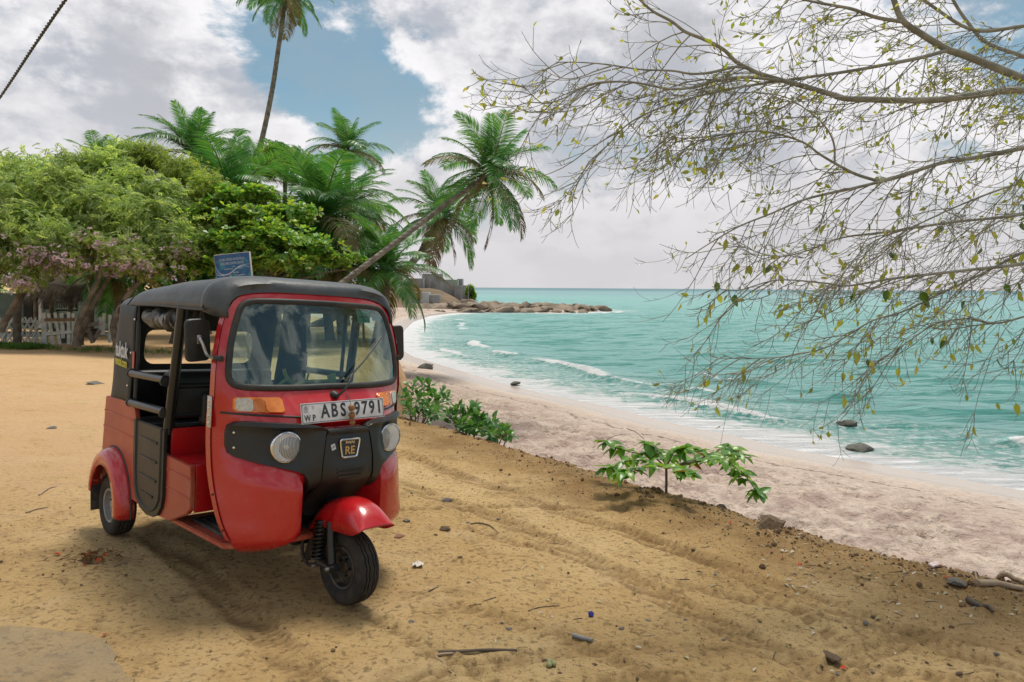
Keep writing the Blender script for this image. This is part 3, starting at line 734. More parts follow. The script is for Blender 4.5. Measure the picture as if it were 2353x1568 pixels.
# black headlamp mask: centre panel and two side wings, with a fine gap between them
HL = (.336, .88)
def hl_dent(y, z):
    d = math.hypot(abs(y) - HL[0], z - HL[1])
    brow = .030 * sstep(.955, .985, z)
    return brow - .020 * sstep(.135, .09, d) * sstep(.985, .95, z) + .012 * sstep(.30, .20, abs(y))
GAP = .0035
wing = [(.130 + GAP, .968), (.165, .985), (.22, .998), (.35, 1.006), (.48, 1.008), (.53, 1.0), (.553, .98), (.560, .94), (.560, .87), (.552, .835), (.53, .815), (.46, .792), (.38, .772), (.30, .752), (.255, .735), (.232, .70), (.222, .65), (.212, .60), (.175, .60)]
wing += [(.168 + GAP, .66), (.165 + GAP, .72), (.158 + GAP, .82), (.142 + GAP, .92)]
for sg in (-1, 1):
    bm = patch([(sg * a, b) for a, b in wing], .026, .05, .022, lambda y, z: cowl_x(y, z, False) - .22 * sstep(.70, .52, z) * sstep(.26, .18, abs(y)), hl_dent)
    wg = obj('headlamp_wing', bm, m_black, TK, 32)
    for zz, yy in ((.945, .535), (.865, .535), (.615, .20)):
        bm = bmesh.new(); lathe(bm, [(0, .006), (.006, .005), (.009, 0)], 12, Matrix.Translation((cowl_x(yy, zz, False) + .026 - (.11 if zz < .7 else 0), sg * yy, zz)) @ Matrix.Rotation(sg * R(35), 4, 'Z') @ Matrix.Rotation(R(90), 4, 'Y'))
        obj('screw', bm, m_chrome if zz > .7 else m_steel, wg)
cen = mirror([(0, .965), (.09, .967), (.130 - GAP, .966), (.142 - GAP, .92), (.158 - GAP, .82), (.165 - GAP, .72), (.168 - GAP, .66), (.172, .59), (.165, .52), (.15, .465), (.12, .445), (0, .44)])
def cen_fn(y, z): return cowl_x(y, z, False) - .20 * sstep(.72, .46, z)
bm = patch(cen, .034, .05, .022, cen_fn, lambda y, z: .020 * sstep(.93, .955, z) + .010 * sstep(.11, .09, abs(y)) * sstep(.70, .72, z) * sstep(.86, .90, z) * 0 + .012 * sstep(.13, .11, abs(y)) * sstep(.645, .665, z) * sstep(.80, .76, z))
cenp = obj('centre_panel', bm, m_black, TK, 32)
for k in range(3):
    zz = .752 - .024 * k; x = cen_fn(0, zz) + .047; bm = bmesh.new(); box(bm, (x, 0, zz), (.012, .17 - .012 * k, .009), .003)
    obj('grille_louvre', bm, m_rubber, cenp)
# badge
bx_ = cen_fn(0, .855) + .036
bd = [(-.062, .052), (.062, .052), (.060, .02), (.047, -.048), (-.047, -.048), (-.060, .02)]
bm = bmesh.new(); 
def round_poly(P, r, n=4):
    out = []
    for i in range(len(P)):
        a, b, c = Vector((*P[i - 1], 0)), Vector((*P[i], 0)), Vector((*P[(i + 1) % len(P)], 0)); p0 = b + (a - b).normalized() * r; p1 = b + (c - b).normalized() * r
        for k in range(n + 1): t_ = k / n; q = p0 * (1 - t_) ** 2 + b * 2 * t_ * (1 - t_) + p1 * t_ * t_; out.append((q.x, q.y))
    return out
tube(bm, [Vector((bx_ + .004, a, .858 + b)) for a, b in round_poly(bd, .012)], .0055, 6, closed=True)
badge = obj('badge_frame', bm, m_chrome, TK)
bm = bmesh.new(); f = bm.faces.new([bm.verts.new((bx_ + .002, a, .858 + b)) for a, b in bd]); obj('badge_field', bm, m_ink, badge)
mt = basis((bx_ + .004, 0, .846), (0, 1, 0), (0, 0, 1))
text_obj('badge_letters', 'RE', .062, m_gold, badge, mt, .002, xs=.95, bold=.0015)
text_obj('badge_letters', 'BAJAJ', .018, m_chrome, badge, basis((bx_ + .004, 0, .893), (0, 1, 0), (0, 0, 1)), .001, xs=1.35, bold=.0006)
bm = bmesh.new(); x = cen_fn(-.11, .875) + .0365; box(bm, (x, -.100, .872), (.0012, .026, .034), 0, Matrix.Rotation(R(18), 3, 'X'))
stk = obj('sticker', bm, m_white_pr, cenp); bm = bmesh.new(); box(bm, (x + .001, -.100, .872), (.001, .018, .004), 0, Matrix.Rotation(R(40), 3, 'X')); obj('sticker_mark', bm, m_ink, stk)

# headlamps
m_hglass, t, p = mat_new('fluted_headlamp_glass')
co = coords(t); wv = N(t, 'ShaderNodeTexWave', bands_direction='Y', inp={1: 38.0, 2: .6}); t.links.new(co, wv.inputs[0])
p.inputs['Base Color'].default_value = (.80, .83, .82, 1); p.inputs['Roughness'].default_value = .12; p.inputs['Coat Weight'].default_value = .6
t.links.new(map_range(t, wv.outputs[0], .2, .8, .25, .55), p.inputs['Alpha']); t.links.new(bump(t, wv.outputs[0], .5, .004), p.inputs['Normal'])
for sg in (-1, 1):
    M4 = Matrix.Translation((cowl_x(HL[0], HL[1], False) + .020, sg * HL[0], HL[1])) @ Matrix.Rotation(sg * R(8), 4, 'Z') @ Matrix.Rotation(R(90), 4, 'Y')
    bm = bmesh.new(); lathe(bm, [(.084, -.03), (.086, .0), (.083, .008), (.078, .010), (.076, .004), (.076, -.02)], 40, M4)
    hl = obj('headlight', bm, m_rimgrey if False else m_chrome, TK)
    bm = bmesh.new(); lathe(bm, [(0.001, -.035), (.03, -.028), (.055, -.014), (.076, .004)], 40, M4); obj('reflector', bm, m_head, hl)
    bm = bmesh.new(); lathe(bm, [(0.001, .028), (.02, .027), (.045, .021), (.065, .013), (.078, .006)], 40, M4); obj('lens', bm, m_hglass, hl)
    bm = bmesh.new(); lathe(bm, [(0.001, .012), (.010, .010), (.013, 0), (.013, -.03)], 16, M4); obj('bulb', bm, m_clear, hl)
# indicators
for sg in (-1, 1):
    y0, y1, z0, z1 = .318, .525, 1.060, 1.128
    def ipatch(a, b, lo, hi, off, th, mat, nm, par):
        pts = [(a + .012, lo), (b - .012, lo), (b, lo + .012), (b, hi - .012), (b - .012, hi), (a + .012, hi), (a, hi - .012), (a, lo + .012)]
        return obj(nm, patch([(sg * q[0], q[1]) for q in pts], off, th, .02), mat, par)
    ind = ipatch(y0 - .006, y1 + .006, z0 - .005, z1 + .005, .012, .02, m_amber, 'indicator_lamp', TK)
    ipatch(y0, y0 + .082, z0, z1, .024, .012, m_amber, 'amber_lens', ind)
    ipatch(y0 + .084, y1 - .072, z0, z1, .021, .01, PM('deep_amber_lens', (.50, .14, .008), None, 9, .12, coat=.5), 'dark_lens', ind)
    ipatch(y1 - .070, y1, z0, z1, .024, .012, m_clear, 'clear_lens', ind)
# windscreen, rubber seal
ws_full = mirror(WS)
WSI = catmull([(0, a, b) for a, b in ws_full], 3, True)
bm = bmesh.new()
ring = [(p_.y, p_.z) for p_ in WSI]
secs = []
for k, (off, lift) in enumerate(((.019, -.004), (.0175, .009), (.007, .016), (-.009, .014), (-.0175, .006), (-.019, -.006))):
    row = []
    n = len(ring)
    for i in range(n):
        (a0, b0), (a1, b1) = ring[i - 1], ring[(i + 1) % n]
        ty, tz = a1 - a0, b1 - b0; L = math.hypot(ty, tz); ny, nz = tz / L, -ty / L       # outward normal
        y, z = ring[i][0] + ny * off, ring[i][1] + nz * off
        row.append(Vector((cowl_x(ring[i][0], ring[i][1], False) + lift, y, z)))
    secs.append(row)
loft(bm, secs, closed=True)
obj('windscreen_seal', bm, m_rubber, TK, 60)
bm = patch([(a * .985, 1.42 + (b - 1.42) * .985) for a, b in ws_full], .003, 0, .04)
wsg = obj('windscreen', bm, m_glass, TK, 180)
m_st1 = PM('green_paper_label', (.10, .55, .42), (.14, .60, .50), 30, .6); m_st2 = PM('blue_paper_label', (.04, .42, .60), (.03, .36, .52), 30, .6)
for (ya, yb, za, zb, mt_) in ((.245, .345, 1.555, 1.625, m_st1), (.365, .435, 1.57, 1.605, m_st2)):
    st = obj('licence_label', patch([(ya, za), (yb, za), (yb, zb), (ya, zb)], .0012, 0, .03), mt_, TK)
    if mt_ is m_st1: text_obj('label_text', 'ABS-9791', .019, m_ink, st, basis((cowl_x(.295, 1.59) + .003, .295, 1.588), (-.12, 1, 0), (-.18, 0, 1)), .0003)
# wiper
pv = Vector((cowl_x(.0, 1.135) + .012, .0, 1.135))
bm = bmesh.new(); lathe(bm, [(0, .05), (.012, .048), (.016, .03), (.022, .02), (.026, 0)], 16, Matrix.Translation(pv - Vector((.015, 0, 0))) @ Matrix.Rotation(R(90), 4, 'Y'))
wip = obj('wiper', bm, m_rubber, TK)
tip = Vector((cowl_x(.40, 1.47) + .02, .40, 1.47)); mid = Vector((cowl_x(.12, 1.25) + .045, .13, 1.25))
bm = bmesh.new(); tube(bm, catmull([pv + Vector((.03, 0, 0)), pv + Vector((.035, .05, .045)), mid], 5), [.008] * 11, 6); obj('wiper_arm', bm, m_black_gl, wip)
bl0 = Vector((cowl_x(.07, 1.205) + .022, .075, 1.21))
bm = bmesh.new()
for k in range(1): tube(bm, [bl0.lerp(tip, i / 12) + Vector((.02 * math.sin(math.pi * i / 12) + .012, 0, 0)) for i in range(13)], [.006] * 13, 5)
obj('wiper_blade', bm, m_rubber, wip)
# number plate, slightly askew
pz, px_ = 1.062, -.105
Mp = basis((px_, -.005, pz), (0, math.cos(R(1.2)), math.sin(R(1.2))), (-.20, -math.sin(R(1.2)), 1))
bm = bmesh.new(); box(bm, (0, 0, 0), (.535, .112, .004), .0015)
plate = obj('number_plate', bm, m_plate, TK, 30); plate.matrix_local = Mp
bm = bmesh.new()
rr = [(-.262, -.05), (.262, -.05), (.262, .05), (-.262, .05)]
for i in range(4):
    a, b = Vector((*rr[i], .0026)), Vector((*rr[(i + 1) % 4], .0026)); tube(bm, [a, b], .0017, 5)
obj('plate_border', bm, m_ink, plate)
def ptext(s, size, x, y, xs, bold): text_obj('plate_letters', s, size, m_ink, plate, Matrix.Translation((x, y, .0030)), .0006, xs=xs, bold=bold)
for ch, x in zip('ABS', (-.122, -.064, -.008)): ptext(ch, .104, x, .002, .74, .0026)
for ch, x in zip('9791', (.084, .134, .184, .234)): ptext(ch, .104, x, .002, .78, .0026)
for ch, x in zip('WP', (-.232, -.193)): ptext(ch, .046, x, -.027, .78, .0012)
m_emb = PM('grey_emblem', (.22, .23, .25), (.4, .4, .42), 200, .5); m_emb2 = PM('pink_seal', (.45, .33, .36), (.6, .55, .56), 300, .5)
bm = bmesh.new()
lathe(bm, [(0, .0006), (.010, .0006), (.010, 0)], 18, Matrix.Translation((-.238, .026, .0024)))
lathe(bm, [(.0125, .0006), (.0145, .0006), (.0145, 0), (.0125, 0)], 18, Matrix.Translation((-.238, .024, .0024)))
box(bm, (-.238, .008, .0026), (.026, .005, .0008)); box(bm, (-.238, .042, .0026), (.006, .008, .0008))
obj('emblem', bm, m_emb, plate)
bm = bmesh.new(); lathe(bm, [(0, .0006), (.009, .0006), (.009, 0)], 18, Matrix.Translation((-.195, .030, .0024))); obj('seal', bm, m_emb2, plate)
for sx in (-.255, .255):
    bm = bmesh.new(); lathe(bm, [(0, .003), (.004, .002), (.005, 0)], 10, Matrix.Translation((sx, .044, .002))); obj('screw', bm, m_chrome, plate)

# canopy: front visor band and main skin
def roof_sec(x, zt, zb, wd, wb, n=26):
    out = []
    for i in range(n + 1):
        a = math.pi * i / n
        cs, sn = math.cos(a), math.sin(a)
        y = -(abs(cs) ** .42) * math.copysign(1, cs) * (wd if sn > .05 else wd)
        z = zb + (zt - zb) * (sn ** .62 if sn > 0 else 0)
        if i in (0, n): y = math.copysign(wb, y)
        out.append(Vector((x, y, z)))
    return out
CAN = [(-.56, 1.770, 1.590, .585, .605), (-.60, 1.788, 1.588, .592, .612), (-.75, 1.797, 1.588, .598, .618), (-.95, 1.790, 1.592, .600, .620), (-1.2, 1.776, 1.596, .600, .620), (-1.45, 1.752, 1.594, .600, .620), (-1.60, 1.736, 1.590, .600, .618), (-1.70, 1.722, 1.588, .600, .616),
       (-1.755, 1.702, 1.587, .600, .615), (-1.80, 1.672, 1.587, .598, .615), (-1.83, 1.668, 1.587, .598, .615), (-1.92, 1.664, 1.585, .596, .614), (-2.0, 1.650, 1.578, .590, .610), (-2.06, 1.615, 1.55, .578, .600), (-2.09, 1.57, 1.52, .565, .59)]
bm = bmesh.new()
secs = []
for i in range(len(CAN) - 1):
    for k in range(4):
        f = k / 4; q = [smooth_interp(CAN[i][0] + (CAN[i + 1][0] - CAN[i][0]) * f, sorted((c[0], c[j]) for c in CAN)) for j in (1, 2, 3, 4)]
        secs.append(roof_sec(CAN[i][0] + (CAN[i + 1][0] - CAN[i][0]) * f, *q))
secs.append(roof_sec(*CAN[-1]))
for s in secs:
    for p_ in s:      # slack fabric between the bows
        p_.z += .006 * mnoise.noise(Vector((p_.x * 4, p_.y * 4, 1))) - .010 * math.sin((p_.x + .6) / 1.2 * math.pi) ** 2 * sstep(.58, .45, abs(p_.y)) * .6
loft(bm, secs)
can = obj('canopy', bm, m_canvas, TK, 60)
sol = can.modifiers.new('cloth', 'SOLIDIFY'); sol.thickness = .006; sol.offset = -1
bm = bmesh.new(); vsecs = []
for zt_, zb_, wd_, fx in ((1.706, 1.560, .530, lambda y, z: cowl_x(y, z, False) - .012), (1.708, 1.556, .536, lambda y, z: cowl_x(y, z, False) + .010), (1.728, 1.556, .550, lambda y, z: cowl_x(y, min(z, 1.72), False) + .014),
                          (1.757, 1.556, .572, lambda y, z: -.435 - .062 * (abs(y) / .57) ** 3), (1.782, 1.562, .592, lambda y, z: -.485 - .045 * (abs(y) / .59) ** 3), (1.797, 1.574, .608, lambda y, z: -.55 - .02 * (abs(y) / .6) ** 3), (1.800, 1.582, .613, lambda y, z: -.61), (1.796, 1.584, .611, lambda y, z: -.645)):
    vsecs.append([Vector((fx(q.y, q.z), q.y, q.z)) for q in roof_sec(0, zt_, zb_, wd_, wd_, 34)])
loft(bm, vsecs)
vis = obj('canopy_visor', bm, m_canvas, TK, 60)
sol = vis.modifiers.new('cloth', 'SOLIDIFY'); sol.thickness = .008; sol.offset = -1
for sg in (-1, 1):      # piping along the canopy edge
    bm = bmesh.new(); tube(bm, [Vector((x, sg * .6195, smooth_interp(x, sorted((c[0], c[2]) for c in CAN)) + .002)) for x in np.linspace(-1.62, -.56, 20)], .006, 6); obj('edge_piping', bm, m_rubber, can)
    bm = bmesh.new(); tube(bm, [Vector((-.60, s_.y * 1.0, s_.z + .003)) for s_ in roof_sec(0, 1.792, 1.588, .60, .62)][:] , .004, 5) if sg < 0 else tube(bm, [Vector((-1.815, s_.y, s_.z + .002)) for s_ in roof_sec(0, 1.673, 1.587, .60, .615)], .004, 5)
    obj('seam', bm, m_rubber, can)
# side and rear curtains
for sg in (-1, 1):
    bm = bmesh.new()
    rows = []
    for i in range(9):
        v = i / 8
        z = 1.588 + (.935 - 1.588) * v
        xa = -1.622 - .07 * v; xb = -1.985 - .135 * v
        rows.append([Vector((xa + (xb - xa) * u, sg * (.618 + .004 * math.sin(v * 9 + u * 4) - .05 * max(0, u - .8) ** 1 * 1.0), z - .03 * u * v)) for u in np.linspace(0, 1, 9)])
    loft(bm, rows); cu_ = obj('side_curtain', bm, m_curtain, TK, 60)
    sol = cu_.modifiers.new('cloth', 'SOLIDIFY'); sol.thickness = .006
    if sg < 0:
        text_obj('curtain_letters', 'tuktuk', .145, m_white_pr, cu_, basis((-1.855, -.6275, 1.285), (1, 0, -.03), (.10, 0, 1)), .0005, xs=.68, bold=.003, spacing=.9)
        text_obj('curtain_letters', 'rental.com', .082, m_yellow_pr, cu_, basis((-1.862, -.6275, 1.205), (1, 0, -.06), (.10, 0, 1)), .0005, xs=.75, bold=.002, spacing=.9)
    for k in range(3):
        bm = bmesh.new(); lathe(bm, [(0, .005), (.006, .004), (.008, 0)], 10, Matrix.Translation((-1.632 - .05 * k, sg * .624, 1.50 - .22 * k)) @ Matrix.Rotation(-sg * R(90), 4, 'X')); obj('press_stud', bm, m_chrome, cu_)
bm = bmesh.new()
def rear_x(z): return -2.04 - .125 * (1.58 - z) / .63
yo, zo0, zo1 = .40, 1.17, 1.42
for y0, y1, z0, z1 in ((-.585, .585, .94, zo0), (-.585, .585, zo1, 1.62), (-.585, -yo, zo0, zo1), (yo, .585, zo0, zo1)):
    vs_ = [bm.verts.new((rear_x(z), y, z)) for y, z in ((y0, z0), (y1, z0), (y1, z1), (y0, z1))]; bm.faces.new(vs_)
for sy in (-1, 1):      # rounded window corners
    for zc2, sz in ((zo0, 1), (zo1, -1)):
        c0 = (sy * (yo - .07), zc2 + sz * .07)
        pts = [bm.verts.new((rear_x(zc2), sy * yo, zc2))] + [bm.verts.new((rear_x(c0[1]), c0[0] + sy * .07 * math.sin(R(a)), c0[1] - sz * .07 * math.cos(R(a)))) for a in (0, 22, 45, 67, 90)]
        bm.faces.new(pts)
rc = obj('rear_curtain', bm, m_curtain, TK, 30)
# rolled-up rain flap under the roof edge
bm = bmesh.new()
pts = [Vector((-1.60 + .62 * i / 30, -.545 + .008 * math.sin(i * 2.1), 1.515 + .012 * math.sin(i * 1.3))) for i in range(31)]
tube(bm, pts, [.055 + .012 * math.sin(i * 1.9) + .008 * math.sin(i * 4.3) for i in range(31)], 14)
obj('rolled_flap', bm, PM('crinkled_plastic', (.05, .05, .048), (.16, .16, .15), 9, .22, bmp=.9, bscale=16, bdist=.03), TK, 60)
for k in (0, 1):
    bm = bmesh.new(); c0 = Vector((-.90 + .1 * k, -.53, 1.50)); tube(bm, [c0 + Vector((.035 * math.cos(a), 0, .085 * math.sin(a))) for a in np.linspace(0, 2 * math.pi, 22)[:-1]], .008, 6, closed=True); obj('coiled_strap', bm, m_rubber, TK)

# pillars and guard bars
for sg in (-1, 1):
    bm = bmesh.new(); tube(bm, [Vector((-.925, sg * .595, 1.60)), Vector((-.99, sg * .60, 1.22)), Vector((-1.055, sg * .605, .84))], .030, 14); pi_ = obj('pillar', bm, m_black_gl, TK)
    bm = bmesh.new(); tube(bm, [Vector((-1.03, sg * .575, 1.60)), Vector((-1.10, sg * .58, .84))], .014, 8); obj('door_post', bm, m_black_gl, TK)
    bm = bmesh.new(); tube(bm, [Vector((-1.63, sg * .60, 1.585)), Vector((-1.63, sg * .605, .9))], .014, 8); rp = obj('rear_post', bm, m_black_gl, TK)
    bm = bmesh.new(); box(bm, (-1.640, sg * .6215, 1.235), (.035, .003, .11)); obj('reflector_tape', bm, PM('red_reflector_tape', (.40, .015, .03), None, 30, .3), rp)
    for zz in (1.150, .960):
        bm = bmesh.new(); tube(bm, [Vector((-1.645, sg * .635, zz)), Vector((-1.05, sg * .635, zz + .012))], .024, 12); gb = obj('guard_bar', bm, m_black_gl, TK)
        for x in (-1.64, -1.065):
            bm = bmesh.new(); tube(bm, [Vector((x, sg * .635, zz)), Vector((x + .018, sg * .635, zz))], .0275, 12); obj('bar_clip', bm, m_rubber, gb)

# rear body: pressed side panels, tail, passenger tub
def slab_xz(bm, poly, y0, y1):
    a = [bm.verts.new((x, y0, z)) for x, z in poly]; b = [bm.verts.new((x, y1, z)) for x, z in poly]; n = len(poly)
    bm.faces.new(a); bm.faces.new(b[::-1])
    for i in range(n): bm.faces.new((a[i], b[i], b[(i + 1) % n], a[(i + 1) % n]))
wheel_arch = [(-1.98 + .285 * math.cos(R(a)), .205 + .285 * math.sin(R(a))) for a in range(28, 146, 9)]
side_poly = [(-.665, .715), (-.655, .60), (-.655, .47), (-.70, .435), (-.95, .338), (-1.20, .325), (-1.55, .335), (-1.68, .345)] + wheel_arch + [(-2.235, .40), (-2.19, .72), (-2.165, .945), (-1.72, .955), (-1.62, .95), (-1.575, .925), (-1.55, .87), (-1.54, .78), (-1.53, .72)]
body = None
for sg in (-1, 1):
    bm = bmesh.new(); slab_xz(bm, side_poly, sg * .622, sg * .598)
    bmesh.ops.bevel(bm, geom=[e for e in bm.edges if abs(e.verts[0].co.y - e.verts[1].co.y) < 1e-6 and abs(abs(e.verts[0].co.y) - .622) < 1e-4], offset=.006, segments=2, affect='EDGES')
    sp = obj('side_panel', bm, m_red_old, TK, 40)
    for zz, xa, xb in ((.845, -2.18, -1.58), (.735, -2.19, -1.56), (.62, -1.66, -1.56), (.52, -1.64, -1.56), (.64, -1.005, -.675), (.53, -1.005, -.665)):
        bm = bmesh.new(); box(bm, ((xa + xb) / 2, sg * .6225, zz), (xb - xa, .008, .012), .003); obj('pressed_rib', bm, m_red_old, sp)
    # black door guard
    dp = [(-1.015, .868), (-1.015, .47), (-1.035, .40), (-1.09, .345), (-1.17, .315), (-1.28, .305), (-1.39, .325), (-1.47, .375), (-1.51, .45), (-1.53, .60), (-1.54, .868)]
    bm = bmesh.new(); slab_xz(bm, dp, sg * .640, sg * .6235)
    bmesh.ops.bevel(bm, geom=[e for e in bm.edges if abs(e.verts[0].co.y - e.verts[1].co.y) < 1e-6 and abs(abs(e.verts[0].co.y) - .640) < 1e-4], offset=.005, segments=2, affect='EDGES')
    dg = obj('door_guard', bm, m_black, TK, 40)
    inner = [(-1.275 + (x + 1.275) * .80, .60 + (z - .60) * .86) for x, z in dp]
    inner[0] = (inner[0][0], .868); inner[-1] = (inner[-1][0], .868)
    bm = bmesh.new(); tube(bm, [Vector((x, sg * .640, z)) for x, z in catmull([(a, b, 0) for a, b in inner], 3) for x, z in ((x, z),)] if False else [Vector((q.x, sg * .639, q.y)) for q in catmull([(a, b, 0) for a, b in inner], 3)], .010, 6); obj('raised_border', bm, m_black, dg)
    for zz in (.77, .655, .54, .435):
        bm = bmesh.new(); box(bm, (-1.27, sg * .6405, zz), (.29 if zz > .45 else .20, .012, .016), .004); obj('rib', bm, m_black, dg)
    # flared mudguard over the back wheel
    bm = bmesh.new(); secs = []
    for a in np.linspace(-4, 168, 26):
        rr_ = .315 + .02 * math.sin(R(a)); cxx, czz = -1.93, .225
        def pt(yy, r2): return Vector((cxx + r2 * math.cos(R(a)) * 1.02, sg * yy, czz + r2 * math.sin(R(a)) * 1.12))
        secs.append([pt(.600, rr_ + .02), pt(.632, rr_ + .018), pt(.672, rr_ + .010), pt(.698, rr_ - .012), pt(.706, rr_ - .045), pt(.704, rr_ - .085)])
    loft(bm, secs); fd = obj('rear_mudguard', bm, m_red, TK, 60)
    sol = fd.modifiers.new('sheet', 'SOLIDIFY'); sol.thickness = .004
    bm = bmesh.new(); tube(bm, [s[0] + Vector((0, sg * .022, 0)) for s in secs], .008, 6); obj('rubber_beading', bm, m_rubber, fd)
    # mud flap
    bm = bmesh.new(); box(bm, (-2.275, sg * .585, .26), (.010, .17, .28), .003, Matrix.Rotation(R(-6), 3, 'Y')); obj('mud_flap', bm, m_rubber, TK)
bm = bmesh.new(); box(bm, (-2.195, 0, .67), (.03, 1.20, .54), .008); obj('tail_panel', bm, m_red_old, TK)
bm = bmesh.new(); box(bm, (-1.60, 0, .40), (1.15, 1.19, .03)); obj('rear_floor', bm, m_black_gl, TK)
bm = bmesh.new(); box(bm, (-1.20, 0, .30), (1.7, .30, .10), .02); box(bm, (-2.0, 0, .24), (.12, .95, .08), .02); obj('chassis', bm, m_steel, TK)
bm = bmesh.new(); box(bm, (-1.035, 0, .79), (.022, 1.19, .165), .004); obj('bulkhead', bm, m_red, TK)
bm = bmesh.new(); box(bm, (-.845, 0, .700), (.37, 1.19, .03), .010); box(bm, (-.672, -.465, .58), (.022, .255, .27), .006); box(bm, (-.672, .465, .58), (.022, .255, .27), .006); obj('seat_box', bm, m_red, TK)
bm = bmesh.new(); tube(bm, [Vector((-.655, -.44 + .0, .52)), Vector((-.655, -.44, .60))] + [Vector((-.655, -.33 - .11 * math.cos(a), .60 + .085 * math.sin(a))) for a in np.linspace(.3, 1.6, 7)] + [Vector((-.655, -.15, .685))], .009, 8); obj('cable_loom', bm, m_rubber, TK)
bm = bmesh.new(); lathe(bm, [(0, .05), (.035, .045), (.05, .02), (.052, -.03)], 18, Matrix.Translation((-.62, -.325, .60)) @ Matrix.Rotation(R(90), 4, 'Y')); obj('fuel_tap', bm, m_black, TK)
bm = bmesh.new(); box(bm, (-.60, -.10, .48), (.10, .36, .40), .03); obj('engine_shroud', bm, m_black, TK)
bm = bmesh.new(); tube(bm, [Vector((-.60, -.30, .58)), Vector((-.52, -.30, .42)), Vector((-.46, -.30, .385))], [.012, .010, .016], 8); tube(bm, [Vector((-.50, -.31, .48)), Vector((-.52, -.24, .40))], .014, 8); lv = obj('brake_pedal', bm, m_steel, TK)
bm = bmesh.new(); box(bm, (-.44, -.31, .388), (.05, .07, .02), .005); obj('pedal_pad', bm, m_rubber, lv)
# cab floor with its lip and mat
fl = [(-.97, .56), (-.33, .55), (-.28, .50), (-.22, .30), (-.22, -.30), (-.28, -.50), (-.33, -.575), (-.97, -.600)]
bm = bmesh.new(); a = [bm.verts.new((x, y, .352)) for x, y in fl]; b = [bm.verts.new((x, y, .322)) for x, y in fl]; bm.faces.new(a); bm.faces.new(b[::-1])
for i in range(len(fl)): bm.faces.new((a[i], b[i], b[(i + 1) % len(fl)], a[(i + 1) % len(fl)]))
bmesh.ops.bevel(bm, geom=bm.edges[:], offset=.006, segments=2, affect='EDGES'); flr = obj('cab_floor', bm, m_red_old, TK)
bm = bmesh.new(); box(bm, (-.60, 0, .357), (.52, 1.06, .008), .002)
for k in range(26): box(bm, (-.60, -.52 + .0416 * k, .3625), (.50, .012, .005))
obj('floor_mat', bm, m_mat, flr)
bm = bmesh.new(); box(bm, (-.34, -.42, .39), (.12, .16, .08), .015); obj('floor_step', bm, m_red, flr)
bm = bmesh.new(); box(bm, (-.36, 0, .62), (.02, .98, .62), .01); obj('inner_apron', bm, m_black, TK)
# seats, dash, handlebar
bm = bmesh.new(); box(bm, (-.84, 0, .775), (.34, .80, .11), .035, seg=3); ds_ = obj('driver_seat', bm, m_seat, TK)
bm = bmesh.new(); box(bm, (-1.03, 0, .98), (.07, .86, .20), .03, seg=3); obj('seat_backrest', bm, m_seat, TK)
bm = bmesh.new(); tube(bm, [Vector((-1.05, -.60, 1.12)), Vector((-1.05, .60, 1.12))], .018, 10); tube(bm, [Vector((-1.05, -.60, .945)), Vector((-1.05, .60, .945))], .018, 10); tube(bm, [Vector((-1.06, -.60, .88)), Vector((-1.06, .60, .88))], .016, 10); obj('cross_rail', bm, m_black_gl, TK)
bm = bmesh.new(); box(bm, (-1.05, 0, 1.03), (.02, 1.16, .17), .004); obj('partition_panel', bm, m_black, TK)
bm = bmesh.new(); box(bm, (-1.85, 0, .74), (.48, 1.10, .14), .04, seg=3); obj('rear_seat', bm, m_seat, TK)
bm = bmesh.new(); box(bm, (-2.07, 0, .96), (.10, 1.10, .34), .04, seg=3); obj('rear_backrest', bm, m_seat, TK)
bm = bmesh.new(); box(bm, (-.46, 0, 1.10), (.22, .95, .10), .03); dash = obj('dashboard', bm, m_black, TK)
bm = bmesh.new(); tube(bm, catmull([(-.66, -.40, 1.06), (-.64, -.24, 1.10), (-.58, 0, 1.09), (-.64, .24, 1.10), (-.66, .40, 1.06)], 5), .013, 8); hb = obj('handlebar', bm, m_black_gl, TK)
for sg in (-1, 1):
    bm = bmesh.new(); tube(bm, [Vector((-.655, sg * .29, 1.09)), Vector((-.66, sg * .41, 1.058))], .019, 10); obj('grip', bm, m_rubber, hb)
bm = bmesh.new(); tube(bm, [Vector((-.58, 0, 1.09)), Vector((-.42, 0, .45))], .025, 10); obj('steering_column', bm, m_steel, TK)
bm = bmesh.new(); lathe(bm, [(0, .02), (.05, .018), (.058, 0), (.05, -.04)], 20, Matrix.Translation((-.56, 0, 1.14)) @ Matrix.Rotation(R(-35), 4, 'Y')); obj('speedometer', bm, m_black, dash)
m_tube = PM('green_painted_tube', (.05, .22, .19), (.04, .17, .15), 8, .4)
